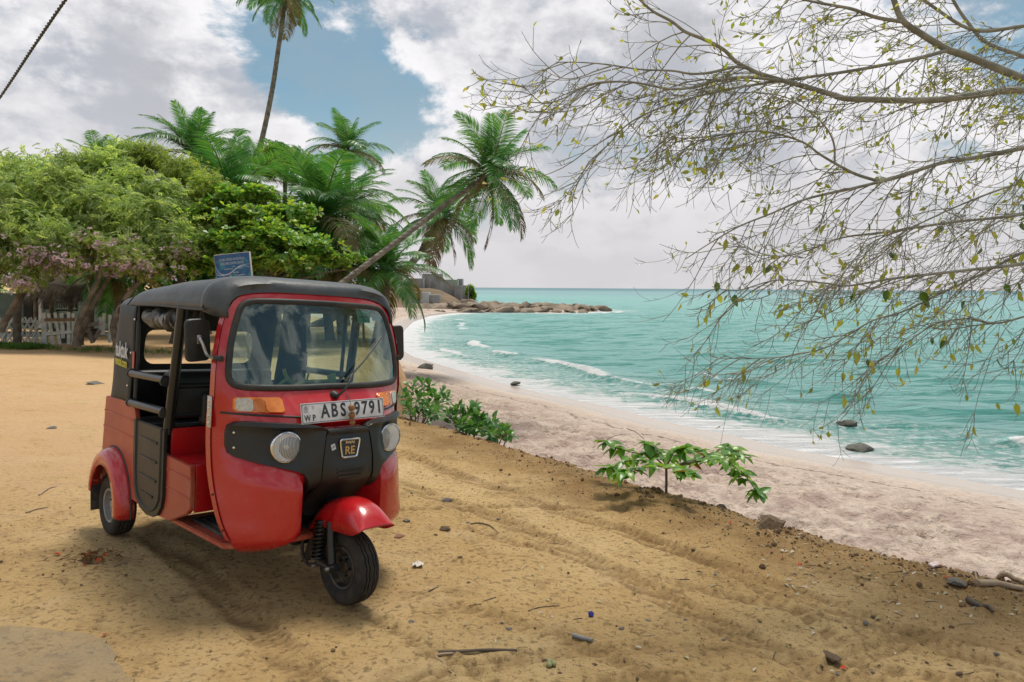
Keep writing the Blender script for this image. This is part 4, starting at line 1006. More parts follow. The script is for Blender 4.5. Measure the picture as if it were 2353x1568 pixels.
# mirrors
for sg in (-1, 1):
    mroot = Vector((-.43, sg * .600, 1.335)); mc = Vector((-.565, sg * .650, 1.425))
    Mx = Matrix.Translation(mc) @ Matrix.Rotation(sg * R(-12), 4, 'Z') @ Matrix.Rotation(R(4), 4, 'X')
    def rslab(bm, w_, h_, r_, x0, x1):
        P = round_poly([(-w_ / 2, -h_ / 2), (w_ / 2, -h_ / 2), (w_ / 2, h_ / 2), (-w_ / 2, h_ / 2)], r_, 5)
        rows = [[Vector((x, a * k, b * (1 - (1 - k) * w_ / h_))) for a, b in P] for x, k in ((x0, .93), (x0 + (x1 - x0) * .2, 1.0), (x0 + (x1 - x0) * .7, 1.0), (x1, .93))]
        rr_ = loft(bm, rows, True); bm.faces.new(rr_[0][::-1]); bm.faces.new(rr_[-1])
    bm = bmesh.new(); rslab(bm, .148, .232, .036, -.011, .011)
    mr = obj('mirror', bm, m_black, TK, 35); mr.matrix_local = Mx
    bm = bmesh.new(); rslab(bm, .134, .218, .03, -.0135, -.0105); obj('mirror_glass', bm, PM('mirror_silver', (.85, .86, .86), None, 3, .02, metal=1.0), mr)
    inv = Mx.inverted()
    pth = catmull([mc + Vector((.022, 0, .012)), mc + Vector((.040, -sg * .012, -.02)), mc + Vector((.055, -sg * .03, -.075)), mroot + Vector((-.02, sg * .010, .0)), mroot], 6)
    bm = bmesh.new(); tube(bm, [inv @ q for q in pth], .0085, 8); obj('mirror_arm', bm, m_alu, mr)
    bm = bmesh.new(); box(bm, (.014, 0, .004), (.010, .026, .05), .004); obj('arm_bracket', bm, m_alu, mr)
    bm = bmesh.new(); lathe(bm, [(0, .012), (.008, .011), (.010, .0)], 6, Matrix.Translation((.019, 0, .014)) @ Matrix.Rotation(R(90), 4, 'Y')); obj('bolt', bm, m_chrome, mr)
    bm = bmesh.new(); q0, q1 = inv @ (mroot + Vector((-.012, sg * .004, 0))), inv @ (mroot + Vector((.03, -sg * .015, 0))); tube(bm, [q0, q1], .016, 10); obj('grommet', bm, m_rubber, mr)

# wheels
def wheel(name, cx, cy, steer, rimmat, out):
    Mw = Matrix.Translation((cx, cy, .205)) @ Matrix.Rotation(steer, 4, 'Z') @ Matrix.Rotation(R(90) * (1 if out < 0 else -1), 4, 'X')
    bm = bmesh.new()
    prof = [(.112, -.046), (.122, -.056), (.145, -.066), (.168, -.068), (.186, -.064), (.196, -.056), (.2015, -.046), (.2025, -.039), (.195, -.0375), (.195, -.0325), (.2045, -.031), (.2050, -.019), (.197, -.0175), (.197, -.0125), (.2055, -.011), (.2055, .000)]
    prof = prof + [(r, -h) for r, h in reversed(prof[:-1])]
    lathe(bm, prof, 80, Mw, wob=lambda j, k: (.0024 if (k // 1) % 4 < 2 else -.0024) if 7 <= j <= len(prof) - 8 else 0)
    wobj = obj('tyre' if False else name, bm, m_tyre, TK, 28)
    bm = bmesh.new(); lathe(bm, [(.112, .046), (.118, .054), (.114, .058), (.104, .054), (.100, .020), (.088, .008), (.070, .010), (.060, .022), (.035, .026), (.033, .040), (.001, .042)], 40, Mw)
    lathe(bm, [(.112, -.040), (.118, -.046), (.104, -.046), (.100, -.02), (.03, -.02), (.001, -.02)], 40, Mw)
    rm = obj('rim', bm, rimmat, wobj)
    for k in range(5):
        bm = bmesh.new(); a = 2 * math.pi * k / 5; lathe(bm, [(0, .014), (.007, .013), (.008, 0)], 6, Mw @ Matrix.Translation((.048 * math.cos(a), .048 * math.sin(a), .024))); obj('wheel_nut', bm, m_steel, rm)
    return wobj
wheel('rear_wheel', -2.0, -.575, 0, m_rimgrey, -1); wheel('rear_wheel', -2.0, .575, 0, m_rimgrey, 1)
ST = R(4)
wheel('front_wheel', 0, 0, ST, PM('black_wheel_paint', (.02, .022, .022), (.04, .038, .034), 10, .4, dust=((.2, .15, .09), .4)), -1)
# front mudguard
cl = [(-.268, .362), (-.246, .432), (-.20, .505), (-.12, .562), (-.02, .592), (.07, .596), (.15, .578), (.215, .54), (.262, .488)]
lo = [(-.248, .374), (-.205, .391), (-.15, .408), (-.09, .420), (-.02, .424), (.05, .426), (.12, .430), (.185, .440), (.252, .470)]
bm = bmesh.new(); secs = []
clc, loc_ = catmull([(a, b, 0) for a, b in cl], 4), catmull([(a, b, 0) for a, b in lo], 4)
for q, l in zip(clc, loc_):
    row = []
    for i in range(19):
        th = -90 + 10 * i; s1, c1 = math.sin(R(th)), max(0, math.cos(R(th)))
        k = c1 ** .55
        yy = .112 * math.copysign(abs(s1) ** .8, s1)
        rdg = .006 * (sstep(-.03, .0, q.x) * sstep(.055, .03, q.x)) * (1 if abs(th) > 30 else .3)
        row.append(Vector((l.x + (q.x - l.x) * k, yy * (1 + rdg * 8), l.y + (q.y - l.y) * k)))
    secs.append(row)
loft(bm, secs); fm = obj('front_mudguard', bm, m_red, TK, 60)
sol = fm.modifiers.new('sheet', 'SOLIDIFY'); sol.thickness = .004; sol.offset = -1
for sg in (-1, 1):
    bm = bmesh.new(); lathe(bm, [(0, .012), (.008, .011), (.009, .006), (.017, .005), (.018, 0)], 16, Matrix.Translation((-.13, sg * .110, .432)) @ Matrix.Rotation(-sg * R(90), 4, 'X')); obj('mudguard_bolt', bm, m_alu, fm)
# front suspension: trailing link, spring and fork leg
bm = bmesh.new(); tube(bm, [Vector((-.045, -.105, .46)), Vector((.0, -.108, .24))], [.020, .023], 12); fk = obj('fork_leg', bm, m_black_gl, TK)
bm = bmesh.new(); tube(bm, [Vector((-.15, -.105, .215)), Vector((.0, -.108, .215)), Vector((.05, -.106, .235))], [.022, .028, .02], 10); obj('axle_link', bm, m_black_gl, fk)
bm = bmesh.new(); lathe(bm, [(0, .02), (.012, .019), (.014, 0)], 6, Matrix.Translation((.0, -.128, .215)) @ Matrix.Rotation(R(90), 4, 'X')); lathe(bm, [(0, .02), (.010, .019), (.012, 0)], 6, Matrix.Translation((-.15, -.122, .19)) @ Matrix.Rotation(R(90), 4, 'X')); obj('axle_nut', bm, m_alu, fk)
bm = bmesh.new(); s0, s1 = Vector((-.16, -.105, .215)), Vector((-.13, -.105, .45))
tube(bm, [s0.lerp(s1, i / 160) + Vector((.034 * math.cos(i * 2 * math.pi * 10 / 160), .034 * math.sin(i * 2 * math.pi * 10 / 160), 0)) for i in range(161)], .0065, 6); sp_ = obj('coil_spring', bm, m_black_gl, TK)
bm = bmesh.new(); tube(bm, [s0, s1], .017, 10); obj('shock_absorber', bm, m_steel, sp_)
bm = bmesh.new(); tube(bm, catmull([(-.30, -.06, .40), (-.34, -.09, .30), (-.33, -.10, .21), (-.27, -.10, .165), (-.19, -.10, .18), (-.08, -.105, .215)], 6), .011, 8); obj('brake_hose', bm, m_rubber, TK)
bm = bmesh.new(); a = [(-.28, .36), (-.36, .20), (-.40, .13), (-.30, .19), (-.22, .21), (-.20, .30)]
slab_xz(bm, a, -.07, .07); obj('splash_flap', bm, m_rubber, TK)
bm = bmesh.new(); tube(bm, [Vector((-.36, 0, .62)), Vector((-.12, 0, .50))], .04, 12); obj('steering_head', bm, m_black_gl, TK)

# phone holder lying on the dash, beads hanging from the plate, bag on the back seat: things of their own
def on_tk(o, m4): o.matrix_world = Matrix.Translation(TK.location) @ TK.rotation_euler.to_matrix().to_4x4() @ m4; return o
m_yel = PM('pale_yellow_plastic', (.66, .62, .22), (.58, .54, .2), 12, .45)
ph = empty('phone_holder'); tag(ph, 'pale yellow plastic phone holder lying behind the windscreen', 'phone holder'); on_tk(ph, Matrix.Translation((-.40, -.06, 1.175)))
bm = bmesh.new(); tube(bm, [Vector((0, -.10, .01)), Vector((.0, .02, .025)), Vector((.0, .12, .02))], [.012, .010, .012], 8); obj('stem', bm, m_yel, ph)
bm = bmesh.new(); tube(bm, catmull([(0, -.20, .0), (0, -.155, .035), (0, -.13, .03), (0, -.11, .015)], 4), .010, 8); tube(bm, catmull([(0, -.165, .10), (0, -.15, .06), (0, -.125, .035)], 4), .011, 8); obj('claw', bm, m_yel, ph)
bm = bmesh.new(); box(bm, (0, .15, .03), (.008, .055, .075), .003, Matrix.Rotation(R(10), 3, 'X')); obj('clamp_plate', bm, m_yel, ph)
bm = bmesh.new(); tube(bm, [Vector((0, -.02, .02)), Vector((0, -.005, .08))], .006, 6); obj('catch', bm, m_yel, ph)
m_nut = PM('brown_wooden_bead', (.30, .145, .045), (.20, .09, .03), 20, .5); m_fray = PM('dry_husk', (.38, .27, .14), (.28, .19, .09), 20, .8)
bc = empty('hanging_beads'); tag(bc, 'three brown wooden beads strung in front of the number plate', 'bead string'); on_tk(bc, Matrix.Translation((-.072, .014, 1.06)))
bm = bmesh.new(); tube(bm, [Vector((-.05, -.005, .10)), Vector((-.004, 0, .055)), Vector((0, 0, -.055))], .0015, 5); obj('string', bm, m_ink, bc)
for k, zz in enumerate((.022, -.020, -.062)):
    bm = bmesh.new(); bmesh.ops.create_uvsphere(bm, u_segments=18, v_segments=12, radius=.0195 if k < 2 else .017, matrix=Matrix.Translation((.012, .004 * k, zz))); obj('bead', bm, m_nut, bc, 180)
bm = bmesh.new()
for zz in (.0, -.044):
    for k in range(7):
        a = 2 * math.pi * k / 7; q = Vector((.012 + .012 * math.cos(a), .012 * math.sin(a), zz)); e = q + Vector((.012 * math.cos(a), .018 * math.sin(a), random.uniform(-.012, .01)))
        s_ = Vector((-math.sin(a), math.cos(a), .3)) * .006
        bm.faces.new([bm.verts.new(v) for v in (q - s_, q + s_, e)])
obj('husk_frill', bm, m_fray, bc)
bag = empty('travel_bag'); tag(bag, 'dark travel bag with loose straps on the passenger seat', 'bag'); on_tk(bag, Matrix.Translation((-1.80, -.02, .81)))
bm = bmesh.new(); box(bm, (0, -.1, .16), (.26, .46, .34), .09, seg=4)
for v in bm.verts: v.co += Vector((0, .02 * math.sin(v.co.z * 20), .015 * math.sin(v.co.y * 17)))
obj('bag_body', bm, m_seat, bag)
bm = bmesh.new(); box(bm, (.12, .33, .17), (.28, .40, .10), .045, seg=3); obj('bag_flap', bm, m_seat, bag)
bm = bmesh.new(); tube(bm, catmull([(.2, .12, .2), (.26, .22, .27), (.27, .36, .26), (.24, .5, .18), (.25, .56, .21)], 5), .012, 6); obj('bag_strap', bm, m_seat, bag)
# ================================================================== PALMS AND TREES
m_bark = PM('grey_brown_bark', (.20, .165, .125), (.10, .085, .065), 5, .92, bmp=.8, bscale=18, bdist=.05, spec=.15)
m_palmbark, t, p = mat_new('ringed_palm_bark')
co = coords(t); wv = N(t, 'ShaderNodeTexWave', bands_direction='Z', inp={1: 2.6, 2: 2.5, 3: 2.0}); t.links.new(co, wv.inputs[0])
c_ = mix_col(t, map_range(t, noise(t, co, 4, 6), .35, .65, 0, 1), (.26, .23, .185), (.13, .115, .09))
c_ = mix_col(t, map_range(t, noise(t, co, 1.4, 3), .5, .7, 0, .5), c_, (.20, .23, .16))
t.links.new(c_, p.inputs['Base Color']); p.inputs['Roughness'].default_value = .93; p.inputs['Specular IOR Level'].default_value = .12
t.links.new(bump(t, wv.outputs[0], .5, .05), p.inputs['Normal'])
m_frond = leaf_mat('palm_frond_green', [(0.034, 0.149, 0.046), (0.057, 0.207, 0.052), (0.092, 0.253, 0.057), (0.161, 0.31, 0.069)], .38, .36, .5)
m_frond_old = leaf_mat('palm_frond_yellowing', [(.10, .10, .03), (.16, .13, .045), (.20, .15, .06), (.09, .12, .035)], .25, .5)
m_frond_dead = leaf_mat('dead_palm_frond', [(.16, .11, .06), (.22, .16, .09), (.12, .085, .05)], .15, .7)
m_rachis = PM('frond_midrib', (.16, .19, .055), (.22, .20, .08), 3, .5)
m_nut2 = PM('green_coconut', (.12, .15, .03), (.20, .16, .05), 3, .5)
FROND = {}
def frond_mesh(e0, bend, seed, mat, n=62, hang=.35, width=.30, tornp=0.0):
    """one pinnate palm leaf of unit length: midrib leaves along +X at elevation e0 and bends down by `bend`"""
    rs = random.Random(seed); pts = [Vector((0, 0, 0))]; th = e0; sway = rs.uniform(-.25, .25); az = 0
    for i in range(n):
        u = (i + 1) / n; th = e0 - bend * (u ** 1.35); az = sway * u * u
        pts.append(pts[-1] + Vector((math.cos(th) * math.cos(az), math.cos(th) * math.sin(az), math.sin(th))) / n)
    V, F = [], []
    fr = frames(pts)
    for i, (q, tn, a, b) in enumerate(fr):           # triangular midrib
        r = .011 * (1 - .85 * i / n)
        V += [q + a * r, q - a * r * .4 + b * r, q - a * r * .4 - b * r]
        if i:
            k = 3 * i
            for j in range(3): F.append((k - 3 + j, k - 3 + (j + 1) % 3, k + (j + 1) % 3, k + j))
    nr = len(F)
    down = Vector((0, 0, -1))
    for i in range(3, n):
        q, tn, a, b = fr[i]; u = i / n
        L = width * (math.sin(math.pi * min(1, u * .86 + .12)) ** .6) * rs.uniform(.85, 1.12)
        for sg in (-1, 1):
            if rs.random() < tornp: continue
            side = b * sg
            d = (side * .80 + tn * (.45 + .35 * u) + a * .12).normalized()
            d2 = (d + down * (hang * rs.uniform(.7, 1.5))).normalized(); d3 = (d2 + down * hang * 1.3).normalized()
            p0 = q; p1 = p0 + d * L * .32; p2 = p1 + d2 * L * .36; p3 = p2 + d3 * L * .34
            wv_ = (tn - d * tn.dot(d)).normalized() * (.0052 + .0022 * rs.random()) + a * rs.uniform(-.004, .004)
            k = len(V)
            V += [p0 - wv_ * .5, p0 + wv_ * .5, p1 - wv_, p1 + wv_, p2 - wv_ * .75, p2 + wv_ * .75, p3, p3 + wv_ * .05]
            F += [(k, k + 1, k + 3, k + 2), (k + 2, k + 3, k + 5, k + 4), (k + 4, k + 5, k + 7, k + 6)]
    me = np_mesh('frond', [tuple(v) for v in V], F, True)
    me.materials.append(mat); me.materials.append(m_rachis)
    mi = np.zeros(len(F), dtype=np.int32); mi[:nr] = 1; me.polygons.foreach_set('material_index', mi)
    return me
def get_frond(kind, var):
    key = (kind, var)
    if key not in FROND:
        e0, bend, hang, mat, torn = {'up': (1.28, .50, .10, m_frond, 0), 'high': (1.0, .95, .22, m_frond, 0), 'mid': (.55, 1.20, .38, m_frond, .02), 'low': (.10, 1.2, .5, m_frond_old if var == 1 else m_frond, .05),
                               'hang': (-.45, 1.0, .5, m_frond_old if var == 2 else m_frond, .08), 'dead': (-.95, .55, .5, m_frond_dead, .3)}[kind]
        FROND[key] = frond_mesh(e0, bend, hash(key) % 9999 if False else (len(FROND) * 31 + 5), mat, hang=hang, tornp=torn)
    return FROND[key]
def tapered_trunk(bm, pts, r0, r1, n=12, rough=.05, per=8, rings=True):
    c = catmull(pts, per); m = len(c)
    rad = [(r0 + (r1 - r0) * (i / (m - 1)) ** .7) * (1 + (.05 * (i % 2) if rings else rough * mnoise.noise(c[i] * 2.3))) * (1 + .35 * max(0, 1 - i / (m * .07)) ) for i in range(m)]
    tube(bm, c, rad, n)
def palm(label, pts, L, seed, kinds, nuts=6, r0=.20, r1=.13, az0=None, group='coconut palms'):
    base = Vector(pts[0]); top = Vector(pts[-1])
    root = empty('coconut_palm', base, label, 'palm tree', group)
    bm = bmesh.new(); tapered_trunk(bm, [Vector(q) - base for q in pts], r0, r1, 12, per=10); obj('trunk', bm, m_palmbark, root, 60)
    rs = random.Random(seed); k = 0
    tilt = (top - Vector(pts[-2])).normalized()
    tq = Vector((0, 0, 1)).rotation_difference((Vector((0, 0, 1)) * 1.6 + tilt).normalized())
    for kind, cnt in kinds:
        a0 = rs.uniform(0, 6.3)
        for i in range(cnt):
            o = link('frond', get_frond(kind, (k + seed) % 3), None, root); k += 1
            az = a0 + 2 * math.pi * i / max(cnt, 1) + rs.uniform(-.3, .3)
            o.location = top - base + Vector((0, 0, rs.uniform(-.12, .05)))
            e = Euler((rs.uniform(-.25, .25), rs.uniform(-.22, .18), az)).to_quaternion()
            o.rotation_euler = (tq @ e).to_euler(); s = L * rs.uniform(.85, 1.1) * (.8 if kind == 'up' else 1); o.scale = (s, s, s)
    for i in range(nuts):
        bm = bmesh.new(); bmesh.ops.create_icosphere(bm, subdivisions=2, radius=.13); bmesh.ops.scale(bm, vec=(.85, .85, 1.1), verts=bm.verts[:])
        o = obj('coconut', bm, m_nut2, root, 180); a = rs.uniform(0, 6.3); o.location = top - base + Vector((.24 * math.cos(a), .24 * math.sin(a), -.22 + rs.uniform(-.15, .05)))
    return root
FULL = (('up', 3), ('high', 6), ('mid', 7), ('low', 6), ('hang', 5))
def tp(*q): return [at(*a) for a in q]
def land(x, y): return max(dz(x, y), bz(x, y))
def down_to_ground(P, dx=0.0, z=None): return Vector((P.x + dx, P.y, land(P.x + dx, P.y) - .15))
def straight(px, py, Y, lean=0.0, z=None):
    tpt = at(px, py, Y); b = down_to_ground(tpt, lean, z); return [b, b.lerp(tpt, .35) + Vector((-lean * .12, 0, 0)), b.lerp(tpt, .7) + Vector((-lean * .08, 0, 0)), tpt]
tall = tp((575, 415, 42), (602, 320, 42), (625, 210, 42), (640, 110, 42), (658, -14, 42))
b0 = tall[0] + (tall[0] - tall[1]) * 1.8; b0.z = gz(b0.x, b0.y) - .2
palm('very tall slender coconut palm rising far above all the other trees', [b0] + tall, 2.7, 3, (('up', 2), ('high', 4), ('mid', 5), ('low', 6), ('hang', 7)), 8, .17, .115)
ln = tp((640, 762, 22), (710, 706, 22.2), (790, 648, 22.6), (880, 580, 23.2), (960, 519, 23.8), (1030, 466, 24.3), (1088, 426, 24.7), (1124, 398, 25))
palm('coconut palm leaning far out over the beach with a bare slanting trunk', ln, 2.45, 12, (('up', 4), ('high', 5), ('mid', 7), ('low', 5), ('hang', 5), ('dead', 2)), 7, .11, .07)
palm('coconut palm with hanging dead fronds just below the leaning crown', [Vector((-10.6, 37, land(-10.6, 37) - .2))] + tp((840, 690, 37.5), (920, 630, 38), (975, 570, 38.5), (1014, 500, 39)), 3.0, 5, (('up', 3), ('high', 5), ('mid', 6), ('low', 6), ('hang', 6), ('dead', 4)), 6, .22, .16)
palm('low coconut palm drooping over the sand behind the rickshaw mirror', straight(888, 622, 27, -.4, -1.2), 2.6, 8, (('up', 3), ('high', 5), ('mid', 6), ('low', 7), ('hang', 6)), 8, .24, .18)
palm('coconut palm with a tuft of upright fronds above the feathery trees', straight(443, 352, 31, .4), 2.7, 14, (('up', 5), ('high', 5), ('mid', 5), ('low', 3)), 4)
palm('coconut palm with long arching fronds beside the foot of the tall palm', straight(530, 452, 30, -.3), 3.4, 20, (('up', 4), ('high', 6), ('mid', 6), ('low', 4)), 5)
palm('large bushy coconut palm in the middle of the grove', straight(738, 505, 28, .3), 3.6, 23, (('up', 6), ('high', 7), ('mid', 7), ('low', 5), ('hang', 3)), 6)
palm('coconut palm behind the grove whose crown stands highest next to the sky gap', straight(800, 345, 38, -.2), 2.5, 31, (('up', 3), ('high', 5), ('mid', 6), ('low', 5)), 4)
palm('coconut palm at the seaward side of the grove', straight(800, 470, 33, -.4), 3.0, 33, (('up', 2), ('high', 4), ('mid', 6), ('low', 6), ('hang', 3)), 4)
palm('short palm hanging its fronds behind the rickshaw roof', straight(775, 612, 26.5, .2), 2.1, 37, (('up', 2), ('high', 3), ('mid', 5), ('low', 6)), 0)
palm('short palm under the sea almond tree beside the blue sign', straight(690, 590, 27, .2), 2.3, 41, (('up', 2), ('high', 4), ('mid', 5), ('low', 4)), 0)
palm('dark young palm hanging over the fence behind the leaning trunks', straight(268, 632, 24, .2), 2.0, 44, (('high', 2), ('mid', 5), ('low', 7), ('hang', 4)), 0)
palm('palm mostly hidden by feathery leaves, only its spiky top showing', straight(232, 385, 33, .2), 2.0, 47, (('up', 4), ('high', 4), ('mid', 3)), 0)
palm('coconut palm half hidden behind the foot of the tall palm', straight(590, 415, 36, .2), 2.7, 52, (('up', 4), ('high', 5), ('mid', 5), ('low', 3)), 0)

# ---- leafy trees
def rot_mats(nrm, spin):
    """rotation matrices taking +Z to nrm with a spin about it"""
    nrm = nrm / np.linalg.norm(nrm, axis=1, keepdims=True)
    h = np.where(np.abs(nrm[:, 2:3]) < .9, np.array([[0, 0, 1.]]), np.array([[1., 0, 0]]))
    a = np.cross(h, nrm); a /= np.linalg.norm(a, axis=1, keepdims=True); b = np.cross(nrm, a)
    c, s = np.cos(spin)[:, None], np.sin(spin)[:, None]
    return np.stack([a * c + b * s, -a * s + b * c, nrm], 2)
def scatter(tv, tf, pos, mats, scl):
    tv = np.asarray(tv); tf = np.asarray(tf); n = len(pos)
    v = np.einsum('nij,kj->nki', mats, tv) * scl[:, None, None] + pos[:, None, :]
    f = tf[None] + (np.arange(n) * len(tv))[:, None, None]
    return v.reshape(-1, 3), f.reshape(-1, tf.shape[1])
def pinnate(n=7, L=.30, lw=.022, ll=.075, droop=.5, seed=0):
    rs = random.Random(seed); V, F = [], []
    q = Vector((0, 0, 0)); th = .5
    for i in range(n):
        th -= droop / n * 1.6; d = Vector((math.cos(th), 0, math.sin(th))); q = q + d * (L / n)
        for sg in (-1, 1):
            s = Vector((.45, sg * .85, -.28 + rs.uniform(-.2, .2))).normalized(); w_ = (d * .9 + Vector((0, 0, .2))).normalized() * lw
            k = len(V); e = q + s * ll * rs.uniform(.8, 1.15); mid = q + s * ll * .5
            V += [q, mid + w_, e, mid - w_]; F.append((k, k + 1, k + 2, k + 3))
    return np.array([tuple(v) for v in V]), np.array(F)
def rosette(n=7, L=.17, w=.05, up=.35, seed=0, curl=.15):
    rs = random.Random(seed); V, F = [], []
    for i in range(n):
        a = 2 * math.pi * i / n + rs.uniform(-.3, .3); e = up + rs.uniform(-.35, .35); l = L * rs.uniform(.7, 1.15)
        d = Vector((math.cos(a) * math.cos(e), math.sin(a) * math.cos(e), math.sin(e))); s = Vector((-math.sin(a), math.cos(a), rs.uniform(-.3, .3))).normalized()
        k = len(V); o = d * .02
        V += [o, o + d * l * .6 + s * w - Vector((0, 0, curl * l * .2)), o + d * l - Vector((0, 0, curl * l)), o + d * l * .6 - s * w - Vector((0, 0, curl * l * .2))]; F.append((k, k + 1, k + 2, k + 3))
    return np.array([tuple(v) for v in V]), np.array(F)
def clump_cloud(clumps, n, rs, shell=.55, outward=.7, up=.5):
    """points and normals through a set of ellipsoid clumps, ragged and denser to the outside"""
    vol = np.array([c[1][0] * c[1][1] * c[1][2] for c in clumps]) ** .72; pr = vol / vol.sum()
    idx = rs.choice(len(clumps), n, p=pr)
    C0 = np.array([tuple(c[0]) for c in clumps])[idx]; RR = np.array([c[1] for c in clumps])[idx]
    d = rs.normal(size=(n, 3)); d /= np.linalg.norm(d, axis=1, keepdims=True)
    r = (shell + (1 - shell) * rs.random(n)) * (rs.random(n) ** .22) * (1 + .22 * rs.normal(size=n) * .6)
    r = np.where(rs.random(n) < .07, r * rs.uniform(1.08, 1.32, n), r)
    # lumps
    ph = np.sin(d[:, 0] * 7 + C0[:, 0] * 3) * np.sin(d[:, 2] * 6 + C0[:, 2] * 2) * np.sin(d[:, 1] * 5 + 1)
    r = r * (1 + .22 * ph)
    pos = C0 + d * RR * r[:, None]
    g_ = np.sin(pos[:, 0] * 2.9 + 1.3 * np.sin(pos[:, 2] * 2.1)) * np.sin(pos[:, 2] * 3.3 + pos[:, 1] * 2.2) + .35 * np.sin(pos[:, 0] * 7.1 + pos[:, 2] * 6.3)
    ok = g_ > -.42
    pos, d = pos[ok], d[ok]; n = len(pos)
    nrm = d * outward + np.array([0, 0, up]) + rs.normal(size=(n, 3)) * .45
    return pos, nrm
def clump(px, py, rx, ry, Y, rd=None):
    k = Y / CAM_F
    return (at(px, py, Y), (rx * k, (rd if rd else rx * k * .9), ry * k))
def crown(name, clumps, n, tmpl, mat, parent, seed, scl=(.8, 1.25), **kw):
    rs = np.random.default_rng(seed); pos, nrm = clump_cloud(clumps, n, rs, **kw)
    n = len(pos)
    v, f = scatter(tmpl[0], tmpl[1], pos - np.array(tuple(parent.location)), rot_mats(nrm, rs.random(n) * 6.28), rs.uniform(scl[0], scl[1], n))
    return link(name, np_mesh(name, v, f, True), mat, parent)
def limbs(parent, trunk_pts, r0, r1, targets, rs, mat=m_bark, r_b=.05, name='limb'):
    base = parent.location
    bm = bmesh.new(); tapered_trunk(bm, [Vector(q) - base for q in trunk_pts], r0, r1, 10, .25, rings=False); obj('trunk', bm, mat, parent, 60)
    tr = catmull([Vector(q) for q in trunk_pts], 6); bm = bmesh.new()
    for T in targets:
        T = Vector(T); s = tr[int(len(tr) * rs.uniform(.55, .98))] if len(tr) > 3 else tr[-1]
        m1 = s.lerp(T, .35) + Vector((rs.uniform(-.2, .2), rs.uniform(-.2, .2), rs.uniform(0, .35))); m2 = s.lerp(T, .7) + Vector((rs.uniform(-.2, .2), rs.uniform(-.2, .2), rs.uniform(0, .2)))
        c = catmull([s - base, m1 - base, m2 - base, T - base], 5); bm2 = bmesh.new()
        tube(bm2, c, [r_b * (1 - .8 * i / (len(c) - 1)) for i in range(len(c))], 6); obj(name, bm2, mat, parent, 60)
m_feather = leaf_mat('feathery_green_leaf', [(0.177, 0.271, 0.1), (0.248, 0.354, 0.136), (0.33, 0.443, 0.171), (0.425, 0.531, 0.201), (0.531, 0.614, 0.236)], .52)
m_feather2 = leaf_mat('yellow_green_leaf', [(0.149, 0.241, 0.057), (0.23, 0.333, 0.069), (0.322, 0.414, 0.092), (0.414, 0.483, 0.115)], .5)
m_dark = leaf_mat('dark_green_leaf', [(0.032, 0.128, 0.048), (0.064, 0.192, 0.064), (0.112, 0.256, 0.08), (0.16, 0.32, 0.088)], .35)
m_almond = leaf_mat('sea_almond_leaf', [(0.057, 0.184, 0.04), (0.098, 0.253, 0.052), (0.161, 0.333, 0.057), (0.253, 0.425, 0.069), (0.356, 0.483, 0.075), (0.086, 0.218, 0.046), (0.46, 0.483, 0.081)], .46, .38, .5)
m_almond_red = leaf_mat('turning_almond_leaf', [(.42, .10, .03), (.50, .18, .04), (.35, .06, .03), (.48, .30, .06)], .3)
m_pink = leaf_mat('pink_blossom', [(.50, .36, .41), (.60, .47, .51), (.46, .33, .39), (.66, .55, .57)], .4, .7, tint=(1.1, 1.0, 1.05))
m_yellowfl = leaf_mat('yellow_blossom', [(.70, .58, .05), (.75, .65, .12)], .3)
PIN, ROS, SIM = pinnate(), rosette(), rosette(6, .10, .026, .4, 3)
PIN2 = pinnate(6, .22, .016, .06, .7, 4); BLO = rosette(9, .055, .020, .6, 5, 0); TINY = rosette(4, .03, .012, .5, 6, 0)
rs = random.Random(5)
# left feathery tree (several stems growing as one clump each)
t1 = empty('feathery_tree', down_to_ground(at(45, 640, 22)), 'feathery pale green tree filling the corner above the lattice fence', 'tree')
cl1 = [clump(*a) for a in ((-30, 460, 95, 85, 22), (60, 400, 80, 60, 23.5), (130, 440, 80, 70, 22.5), (45, 520, 95, 60, 21.5), (10, 590, 60, 45, 21), (180, 380, 60, 42, 24.5), (190, 470, 70, 60, 22.5), (120, 545, 80, 50, 21.5), (-60, 560, 70, 60, 21))]
limbs(t1, tp((40, 800, 22), (45, 690, 22), (100, 610, 22.2), (130, 560, 22.3)), .11, .07, [c[0] for c in cl1], rs)
crown('crown', cl1, 11500, PIN, m_feather, t1, 1)
t2 = empty('feathery_tree', down_to_ground(at(250, 640, 23)), 'feathery green tree with rounded plumes above the gate', 'tree')
cl2 = [clump(*a) for a in ((255, 400, 70, 58, 24.5), (300, 440, 65, 58, 23.5), (240, 500, 80, 58, 22.5), (330, 500, 80, 60, 22.5), (300, 360, 60, 38, 25.5), (385, 470, 55, 60, 23.5), (400, 550, 70, 50, 22.5), (290, 565, 90, 42, 22))]
limbs(t2, tp((182, 790, 22.2), (205, 720, 22.2), (250, 640, 22.3), (290, 560, 22.5)), .10, .06, [c[0] for c in cl2], rs)
crown('crown', cl2, 11000, PIN, m_feather, t2, 2)
t3 = empty('yellow_flowered_tree', down_to_ground(at(440, 600, 24)), 'narrow-leaved tree dotted with yellow flowers below the upright palm', 'tree')
cl3 = [clump(*a) for a in ((355, 365, 60, 40, 25.5), (420, 400, 65, 45, 25), (480, 440, 55, 50, 24.5), (440, 490, 65, 55, 24), (500, 520, 60, 45, 24))]
limbs(t3, tp((400, 790, 24), (410, 690, 24), (425, 600, 24), (440, 500, 24.3)), .12, .07, [c[0] for c in cl3], rs)
crown('crown', cl3, 6500, PIN2, m_feather2, t3, 3); crown('blossoms', cl3, 130, TINY, m_yellowfl, t3, 31, (1.2, 2.0), shell=.9)
